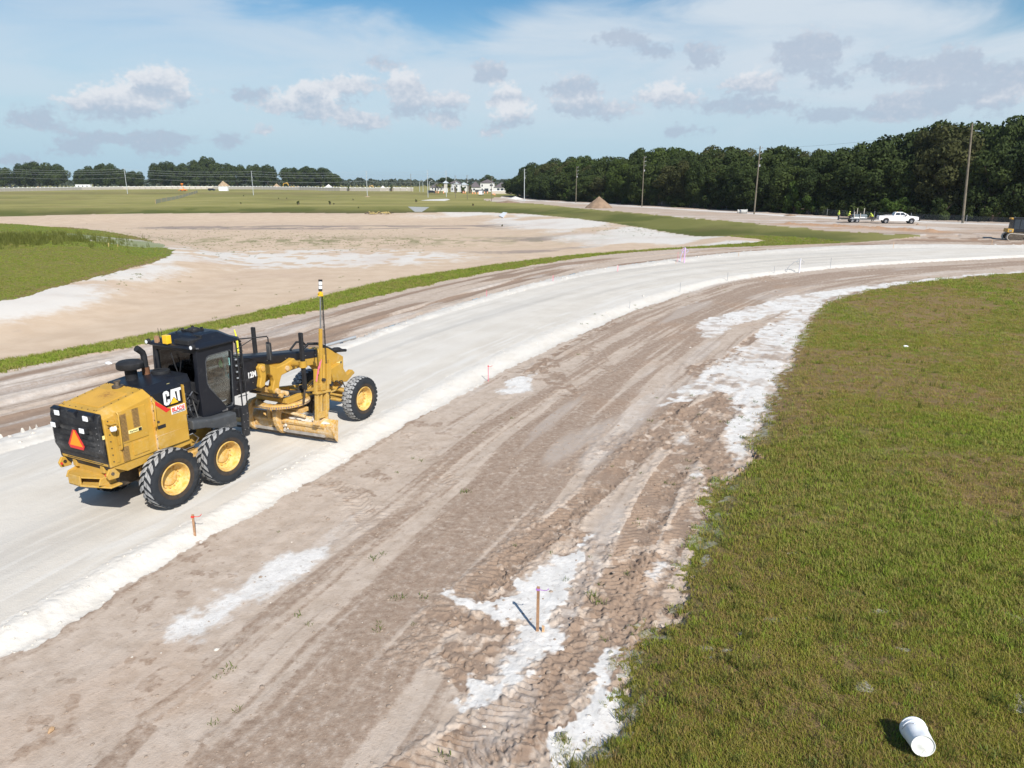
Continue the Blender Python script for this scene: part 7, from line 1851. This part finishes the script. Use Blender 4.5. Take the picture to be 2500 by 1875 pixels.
# ------------------------------------------------------------------ people
def person(loc, rz, label, pose='stand', vest='hi_vis', legs='denim', hat=True, S=1.0):
    t = empty('person', loc, rz, label, 'person'); t.scale = (S, S, S)
    if pose == 'stand':   J = dict(pel=(0, 0, .95), abd=(0, 0, 1.10), ch=(.01, 0, 1.33), nk=(.02, 0, 1.50), hd=(.03, 0, 1.60), tp=(.03, 0, 1.70), rh=(0, -.10, .90), rk=(.03, -.12, .50), ra=(-.02, -.13, .09), rt=(.12, -.14, .05), lh=(0, .10, .90), lk=(.05, .13, .50), la=(.02, .15, .09), lt=(.16, .16, .05), rs=(0, -.19, 1.40), re=(-.02, -.27, 1.13), rw=(.10, -.27, .90), rf=(.14, -.26, .82), ls=(0, .19, 1.40), le=(-.02, .27, 1.13), lw=(.12, .25, .92), lf=(.17, .23, .85))
    elif pose == 'bend':  J = dict(pel=(0, 0, .92), abd=(.10, 0, 1.06), ch=(.27, 0, 1.22), nk=(.40, 0, 1.33), hd=(.48, 0, 1.40), tp=(.53, 0, 1.48), rh=(0, -.10, .88), rk=(.08, -.12, .48), ra=(-.02, -.13, .09), rt=(.12, -.14, .05), lh=(0, .10, .88), lk=(.02, .15, .48), la=(-.12, .16, .09), lt=(.02, .17, .05), rs=(.30, -.19, 1.27), re=(.45, -.24, 1.05), rw=(.60, -.18, .92), rf=(.66, -.16, .86), ls=(.30, .19, 1.27), le=(.45, .24, 1.05), lw=(.60, .18, .92), lf=(.66, .16, .86))
    elif pose == 'kneel': J = dict(pel=(0, 0, .42), abd=(.03, 0, .58), ch=(.10, 0, .80), nk=(.15, 0, .96), hd=(.18, 0, 1.06), tp=(.19, 0, 1.16), rh=(0, -.10, .38), rk=(.34, -.14, .12), ra=(-.05, -.14, .08), rt=(-.16, -.14, .05), lh=(0, .10, .40), lk=(.36, .13, .46), la=(.36, .14, .09), lt=(.50, .14, .05), rs=(.10, -.19, .87), re=(.24, -.25, .66), rw=(.44, -.20, .58), rf=(.51, -.18, .56), ls=(.10, .19, .87), le=(.24, .25, .66), lw=(.44, .20, .58), lf=(.51, .18, .56))
    else:                 J = dict(pel=(0, 0, .10), abd=(-.02, 0, .26), ch=(-.03, 0, .50), nk=(.0, 0, .66), hd=(.03, 0, .76), tp=(.03, 0, .86), rh=(.05, -.10, .09), rk=(.44, -.14, .12), ra=(.50, -.14, -.32), rt=(.64, -.14, -.36), lh=(.05, .10, .09), lk=(.44, .14, .12), la=(.50, .14, -.32), lt=(.64, .14, -.36), rs=(-.02, -.19, .56), re=(.08, -.27, .32), rw=(.32, -.28, .30), rf=(.40, -.28, .30), ls=(-.02, .19, .56), le=(.08, .27, .32), lw=(.32, .28, .30), lf=(.40, .28, .30))
    RAD = dict(pel=.15, abd=.135, ch=.155, nk=.06, hd=.095, tp=.075, rh=.10, lh=.10, rk=.065, lk=.065, ra=.045, la=.045, rt=.045, lt=.045, rs=.075, ls=.075, re=.046, le=.046, rw=.036, lw=.036, rf=.04, lf=.04)
    E_ = [('pel', 'abd'), ('abd', 'ch'), ('ch', 'nk'), ('nk', 'hd'), ('hd', 'tp'), ('pel', 'rh'), ('rh', 'rk'), ('rk', 'ra'), ('ra', 'rt'), ('pel', 'lh'), ('lh', 'lk'), ('lk', 'la'), ('la', 'lt'), ('ch', 'rs'), ('rs', 're'), ('re', 'rw'), ('rw', 'rf'), ('ch', 'ls'), ('ls', 'le'), ('le', 'lw'), ('lw', 'lf')]
    ks = list(J)
    me = bpy.data.meshes.new('body'); me.from_pydata([J[k] for k in ks], [(ks.index(a), ks.index(b)) for a, b in E_], [])
    o = bpy.data.objects.new('body', me); COL.objects.link(o); o.parent = t
    o.modifiers.new('skin', 'SKIN'); sub = o.modifiers.new('sub', 'SUBSURF'); sub.levels = 1; sub.render_levels = 2
    if not me.skin_vertices: 
        bm = bmesh.new(); bm.from_mesh(me); bm.verts.layers.skin.verify(); bm.to_mesh(me); bm.free()
    for i, k in enumerate(ks): me.skin_vertices[0].data[i].radius = (RAD[k], RAD[k] * (.75 if k in ('pel', 'abd', 'ch') else 1)); me.skin_vertices[0].data[i].use_root = (k == 'pel')
    me.materials.append(M['skin'])
    def limb(name, m_, chain, rr):
        mb = MB(); mb.tube([J[k] for k in chain], rr, 12); mb.build(name, M[m_], t, smooth=60)
    for s in 'rl':
        limb('trouser_leg', legs, ('pel', s + 'h', s + 'k', s + 'a'), [.13, .115, .082, .068]); limb('boot', 'dark_cloth', (s + 'k', s + 'a', s + 't'), [.05, .062, .055]); limb('sleeve', vest if vest != 'hi_vis' else 'hi_vis', (s + 's', s + 'e'), [.092, .062])
    mb = MB(); a, c, n_ = Vector(J['pel']), Vector(J['ch']), Vector(J['nk']); d = (n_ - a).normalized(); u = Vector((0, 1, 0)); w = d.cross(u).normalized()
    rings = []
    for f, ry, rx in ((-.02, .19, .15), (.35, .185, .145), (.7, .215, .16), (.9, .20, .13), (1.0, .09, .08)):
        p = a.lerp(n_, f); rings.append([p + u * ry * math.cos(2 * math.pi * k / 16) + w * rx * math.sin(2 * math.pi * k / 16) for k in range(16)])
    mb.loft(rings); mb.build('vest', M[vest], t, smooth=60)
    hd = Vector(J['hd']).lerp(Vector(J['tp']), .5)
    mb = MB(); mb.lathe([(0, .13), (.06, .125), (.105, .085), (.125, .02), (.16, .015), (.16, 0), (.0, 0)] if hat else [(0, .125), (.07, .11), (.11, .05), (.112, -.02), (.0, -.02)], hd + Vector((.0, 0, .01)), 'z', 16); mb.build('hard_hat' if hat else 'hair', M['hi_vis' if hat else 'dark_cloth'], t, smooth=50)
    return t
xa, ya = at(2046, 538, 0); person((xa, ya, ground_z(xa, ya)), R(10), 'worker in a yellow vest standing at the tail of the trailer', 'stand')
c14, s14 = math.cos(R(-14)), math.sin(R(-14))
tl = tr_.location
person((tl.x + c14 * -1.7, tl.y + s14 * -1.7, tl.z + .74), R(-30), 'worker in a yellow vest kneeling on the trailer deck', 'kneel', legs='dark_cloth')
xa, ya = at(2129, 541, 0); person((xa, ya, ground_z(xa, ya)), R(200), 'worker in a yellow vest bending over between trailer and pickup', 'bend', legs='dark_cloth')
hgt = R(63.9); ex_, ey_ = math.cos(hgt), math.sin(hgt)
person((gr.location.x + ex_ * .98, gr.location.y + ey_ * .98, gr.location.z + 2.06), hgt, 'operator in an orange vest sitting in the cab of the grader', 'sit', 'hi_vis_orange', 'dark_cloth', False, .98)

# ------------------------------------------------------------------ stakes, flags, litter
def stake(u, v, vtop, label, w=.045, m_='wood', ribbon=None, name='survey_stake', cat='stake', z=-.12, group=None):
    x, y = at(u, v, z); z0 = ground_z(x, y); x, y = at(u, v, z0)
    lo, hi_ = .05, 4.0
    for _ in range(40):
        mid = (lo + hi_) / 2
        if project(x, y, z0 + mid)[1] > vtop: lo = mid
        else: hi_ = mid
    h = lo; t = empty(name, (x, y, z0), R(random.uniform(-25, 25)), label, cat, group)
    mb = MB(); mb.prism([(-w / 2, -.15), (w / 2, -.15), (w / 2 + .008, h), (-w / 2 + .008, h)], -w * .28, w * .28); mb.build('lath', M[m_], t)
    if ribbon:
        mb = MB(); mb.bx(-w / 2 - .006, w / 2 + .012, -w * .28 - .006, w * .28 + .006, h - .07, h - .035); mb.tube([(w / 2, 0, h - .05), (w / 2 + .07, .01, h - .06), (w / 2 + .13, .0, h - .04), (w / 2 + .17, .01, h - .0)], .007, 5); mb.build('ribbon', M[ribbon], t)
    return t
stake(1312, 1540, 1432, 'wooden survey stake with a purple ribbon on the bleached sand patch', .045, 'wood_dark', 'purple')
x, y = at(1326, 1538, -.15); mb = MB(); mb.prism([(-.022, -.1), (.022, -.1), (.022, .10), (-.022, .11)], -.02, .02); o = mb.build('hub_stake', M['wood'], None); o.location = (x, y, ground_z(x, y)); tag(o, 'short wooden hub at the foot of the purple ribboned stake', 'stake')
stake(475, 1300, 1256, 'wooden survey stake with a red ribbon in front of the grader', .045, 'wood_dark', 'red')
stake(1192, 931, 891, 'thin stake with a red flag at the right road edge', .022, 'pink', 'red')
for u, v, vt, lab_, rb in ((1537, 752, 736, 'thin wire stake on the right road edge beside green weeds', None), (1660, 712, 689, 'thin wire stake on the right road edge near the middle of the bend', None), (1776, 681, 665, 'thin wire stake on the right road edge further round the bend', None), (1890, 664, 650, 'thin wire stake left of the white pipe post', None), (2027, 652, 629, 'thin wire stake right of the white pipe post', None), (1188, 725, 709, 'thin pink stake on the far road edge above the grader mast', 'pink'), (1350, 687, 672, 'thin pink stake on the far road edge near the middle', 'pink'), (1508, 662, 648, 'thin pink stake on the far road edge left of the purple post', 'pink'),
                           (1803, 625, 615, 'short pale stake on the far road edge right of the purple post', None), (2181, 603, 591, 'short pale stake on the far road edge under the grass tip', None), (2421, 597, 584, 'short pale stake in front of the bulldozer', None), (2260, 565, 549, 'short pale stake on the orange soil ridge', None), (1650, 642, 631, 'short pink stake left of the purple post', None)):
    stake(u, v, vt, lab_, .035 if v < 700 else .025, 'wood' if rb is None and v < 650 else ('pink' if rb else 'ms_grey'), None)
stake(266, 604, 593, 'yellow stake on the grassed spit, left of two', .10, 'straw', z=.1); stake(288, 605, 596, 'yellow stake on the grassed spit, right of two', .10, 'straw', z=.1)
def pipe_post(u, v, vt, m_, m2, label, hoop):
    x, y = at(u, v, -.12); z0 = ground_z(x, y); x, y = at(u, v, z0)
    lo, hi_ = .05, 5.0
    for _ in range(40):
        mid = (lo + hi_) / 2
        if project(x, y, z0 + mid)[1] > vt: lo = mid
        else: hi_ = mid
    h = lo; t = empty('pipe_post', (x, y, z0), 0, label, 'pipe')
    mb = MB(); mb.cyl((0, 0, -.2), (0, 0, h), .055, 12); mb.build('pipe', M[m_], t, smooth=50)
    mb = MB(); mb.tube([(0, 0, h * .85), (-.5 * hoop, 0, h * .75), (-.95 * hoop, 0, h * .4), (-1.1 * hoop, 0, 0)], .025, 6); mb.build('hose', M[m2], t, smooth=50)
    mb = MB(); mb.tube([(.12, 0, h * .6), (.34, 0, h * .75), (.12, 0, h * .9), (-.12, 0, h * .95), (-.34, 0, h * .78), (-.12, 0, h * .6)], .02, 6); mb.build('ribbon_loop', M[m2], t, smooth=50)
mat('pvc_lilac', (.62, .42, .66), .5); mat('pvc_white', (.66, .66, .70), .5)
pipe_post(1670.5, 639, 604, 'pvc_lilac', 'pvc_blue', 'lilac pipe post with a blue ribbon on the far road edge', .35); pipe_post(1951, 666, 631, 'pvc_white', 'ms_grey', 'white pipe post with a bent hose on the right road edge', 1.0)
mb = MB()
xa, ya = at(1654, 640, 0); z0 = ground_z(xa, ya)
for p in (((0, 0, 0), (0, 0, .9)), ((0, 0, .35), (.75, .1, .2)), ((.4, 0, 0), (.4, 0, 1.3))): mb.cyl(p[0], p[1], .014, 6)
o = mb.build('stake_frame', M['pink'], None); o.location = (xa, ya, z0); tag(o, 'small pink wooden frame beside the lilac pipe post', 'stake')
# long grey pipe lying beyond the grader
p0, p1 = at(690, 868, .05), at(868, 826, .05)
mb = MB(); mb.tube([(p0[0], p0[1], ground_z(*p0) + .07), ((p0[0] + p1[0]) / 2, (p0[1] + p1[1]) / 2, ground_z((p0[0] + p1[0]) / 2, (p0[1] + p1[1]) / 2) + .12), (p1[0], p1[1], ground_z(*p1) + .10)], .065, 12)
o = mb.build('plastic_pipe', M['ms_grey'], None, smooth=50); tag(o, 'long grey plastic pipe lying on the far road edge', 'pipe')
# white bucket lying on the bank
zb0 = ground_z(*at(2237, 1810, .55)); cxy = at(2240, 1806, zb0 + .14); zb0 = ground_z(*cxy)
pa, pb = at(2229, 1776, zb0 + .16), at(2251, 1832, zb0 + .13); ang = math.atan2(pb[1] - pa[1], pb[0] - pa[0])
bk = empty('plastic_bucket', (cxy[0], cxy[1], zb0 + .185), 0, 'white plastic bucket lying on its side in the grass', 'bucket'); bk.rotation_euler = (0, R(-9), ang); bk.scale = (.96, .96, .96)
def dented(prof, seg=48):
    mb = MB(); rings = []
    for r_, xx in prof:
        ring = []
        for k in range(seg):
            a = 2 * math.pi * k / seg; d = 1 - .13 * math.exp(-((a - 1.75) / .42) ** 2 - ((xx - .07) / .07) ** 2) - .07 * math.exp(-((a - 1.2) / .5) ** 2 - ((xx + .02) / .05) ** 2)
            ring.append((xx, r_ * d * math.cos(a), r_ * d * math.sin(a)))
        rings.append(ring)
    mb.loft(rings, False); return mb
PRO = [(.150, -.185), (.152, -.17), (.1515, -.13), (.149, -.12), (.156, -.118), (.156, -.108), (.148, -.104), (.147, -.06), (.144, 0), (.141, .05), (.138, .10), (.135, .15), (.132, .178)]
mb = dented(PRO); mb.build('shell', M['white_plastic'], bk, smooth=50)
mb = dented([(r_ - .004, xx) for r_, xx in PRO]); mb.build('inner_shell', M['white_plastic'], bk, smooth=50)
mb = MB(); mb.lathe([(.146, -.185), (.157, -.187), (.160, -.180), (.160, -.168), (.152, -.166)], (0, 0, 0), 'x', 40); mb.build('rim', M['white_plastic'], bk, smooth=50)
mb = MB(); mb.lathe([(.132, .178), (.136, .180), (.136, .187), (.128, .186), (.122, .172), (.05, .170), (.045, .174), (0, .174)], (0, 0, 0), 'x', 40)
m = bpy.data.materials.new('bucket_base'); m.use_nodes = True; t_ = m.node_tree; t_.nodes.clear(); q = G(t_); tc = q.n('ShaderNodeTexCoord').outputs['Object']
c = q.mix(q.m('MULTIPLY', q.ss(q.noise(tc, 18, 5, .7), .56, .72), .5), (.76, .77, .75), (.42, .38, .30)); q.n('ShaderNodeOutputMaterial', {0: q.n('ShaderNodeBsdfPrincipled', {'Base Color': c, 'Roughness': .5})}); M['bucket_base'] = m
mb.build('base', M['bucket_base'], bk, smooth=50)
mb = MB(); mb.tube([(-.115, .156, .0), (-.06, .12, .12), (-.02, .05, .165), (-.01, -.05, .165), (-.05, -.12, .12), (-.115, -.156, 0)], .0025, 5); mb.build('wire_handle', M['steel'], bk)
# scraps
def scrap(u, v, s, label, m_='white_plastic', z=.1, seed=3, name='litter'):
    x, y = at(u, v, z); z0 = ground_z(x, y); x, y = at(u, v, z0); mb = MB(); lump(mb, (0, 0, s * .4), s, seed, (1.5, .8, .6)); o = mb.build(name, M[m_], None, smooth=30); o.location = (x, y, z0); o.rotation_euler = (0, 0, seed); return tag(o, label, 'litter')
scrap(2211, 847, .075, 'crumpled white scrap lying halfway up the grass bank'); scrap(1783, 1601, .022, 'tiny white scrap in the grass left of the bucket', seed=5); scrap(265, 890, .12, 'pale plastic scrap at the edge of the grass verge', z=-.15, seed=6); scrap(125, 1785, .05, 'small orange stone on the dirt at the lower left', 'wood', -.18, 8, 'stone')
xb, yb = at(928, 526, -1.4); t = empty('brush_pile', (xb, yb, ground_z(xb, yb)), 0, 'low pile of dead brush on the far sand bank', 'brush pile')
q = random.Random(3)
for i in range(26):
    mb = MB(); a = q.uniform(0, 6.28); cx_, cy_ = q.uniform(-3.2, 3.2), q.uniform(-1.5, 1.5); L = q.uniform(.5, 1.3); mb.tube([(cx_ - math.cos(a) * L, cy_ - math.sin(a) * L, .05 + q.random() * .3), (cx_, cy_, .2 + q.random() * .5), (cx_ + math.cos(a) * L, cy_ + math.sin(a) * L, .05 + q.random() * .3)], .09, 5); mb.build('branch', M['straw'] if i % 2 else M['bark'], t)

# ------------------------------------------------------------------ moist air over the whole site
mb = MB(); mb.bx(-2750, 2750, -2750, 2750, -4.5, 27.0)
m = bpy.data.materials.new('moist_air'); m.use_nodes = True; t_ = m.node_tree; t_.nodes.clear(); q = G(t_)
vol = q.n('ShaderNodeVolumePrincipled', {'Color': (.80, .90, 1.0), 'Density': .00009, 'Anisotropy': .2})
on = q.n('ShaderNodeOutputMaterial'); t_.links.new(vol.outputs[0], on.inputs['Volume'])
o = mb.build('haze', m, None); tag(o, 'thin moist haze over the whole site', None, None, 'stuff')

# ------------------------------------------------------------------ every far-apart piece of a part is a part of its own; bolts and the like stay joined
SMALL = ('bolts', 'teeth', 'clips', 'fittings', 'streaks', 'slats', 'hoses', 'notices', 'spill', 'bands', 'fronds', 'light_bracket', 'panel_seam', 'coiled', 'marker', 'ribbon', 'rails', 'guard')
def pieces_of(o):
    me = o.data; nv = len(me.vertices)
    if nv > 20000: return None
    co = np.empty(nv * 3, np.float32); me.vertices.foreach_get('co', co); co = co.reshape(-1, 3)
    par = list(range(nv))
    def find(a):
        while par[a] != a: par[a] = par[par[a]]; a = par[a]
        return a
    for e in me.edges:
        a, b = find(e.vertices[0]), find(e.vertices[1])
        if a != b: par[a] = b
    root = np.array([find(i) for i in range(nv)]); ids, isl = np.unique(root, return_inverse=True); k = len(ids)
    if k == 1 or k > 400: return None if k > 400 else []
    lo = np.array([co[isl == i].min(0) for i in range(k)]); hi = np.array([co[isl == i].max(0) for i in range(k)]); size = (hi - lo).max(1)
    gap = np.maximum(0, np.maximum(lo[:, None] - hi[None], lo[None] - hi[:, None])); near = np.sqrt((gap ** 2).sum(2)) <= np.maximum(.02, .45 * np.maximum(size[:, None], size[None]))
    grp = list(range(k))
    def gf(a):
        while grp[a] != a: a = grp[a]
        return a
    for a, b in zip(*np.nonzero(np.triu(near, 1))):
        ra, rb = gf(a), gf(b)
        if ra != rb: grp[ra] = rb
    gid = np.array([gf(i) for i in range(k)]); u_ = np.unique(gid)
    return [] if len(u_) == 1 else [np.isin(isl, np.nonzero(gid == g_)[0]) for g_ in u_]
done_small = 0
for o in list(SC.objects):
    if o.type != 'MESH' or o.parent is None or o.get('kind') or o.data.users > 1 and not any(s in o.name for s in SMALL): continue
    if any(s in o.name for s in SMALL):
        pc = pieces_of(o)
        if pc: o['kind'] = 'stuff'; done_small += 1
        continue
    pc = pieces_of(o)
    if not pc: continue
    base_me = o.data; nm = o.name.split('.')[0]
    for i, sel in enumerate(pc):
        bm = bmesh.new(); bm.from_mesh(base_me); bm.verts.ensure_lookup_table()
        bmesh.ops.delete(bm, geom=[v for v in bm.verts if not sel[v.index]], context='VERTS')
        me = bpy.data.meshes.new(nm); bm.to_mesh(me); bm.free()
        for m_ in base_me.materials: me.materials.append(m_)
        if i == 0: o.data = me
        else:
            c = o.copy(); c.data = me; COL.objects.link(c)
SC.render.resolution_x, SC.render.resolution_y = 1024, 768
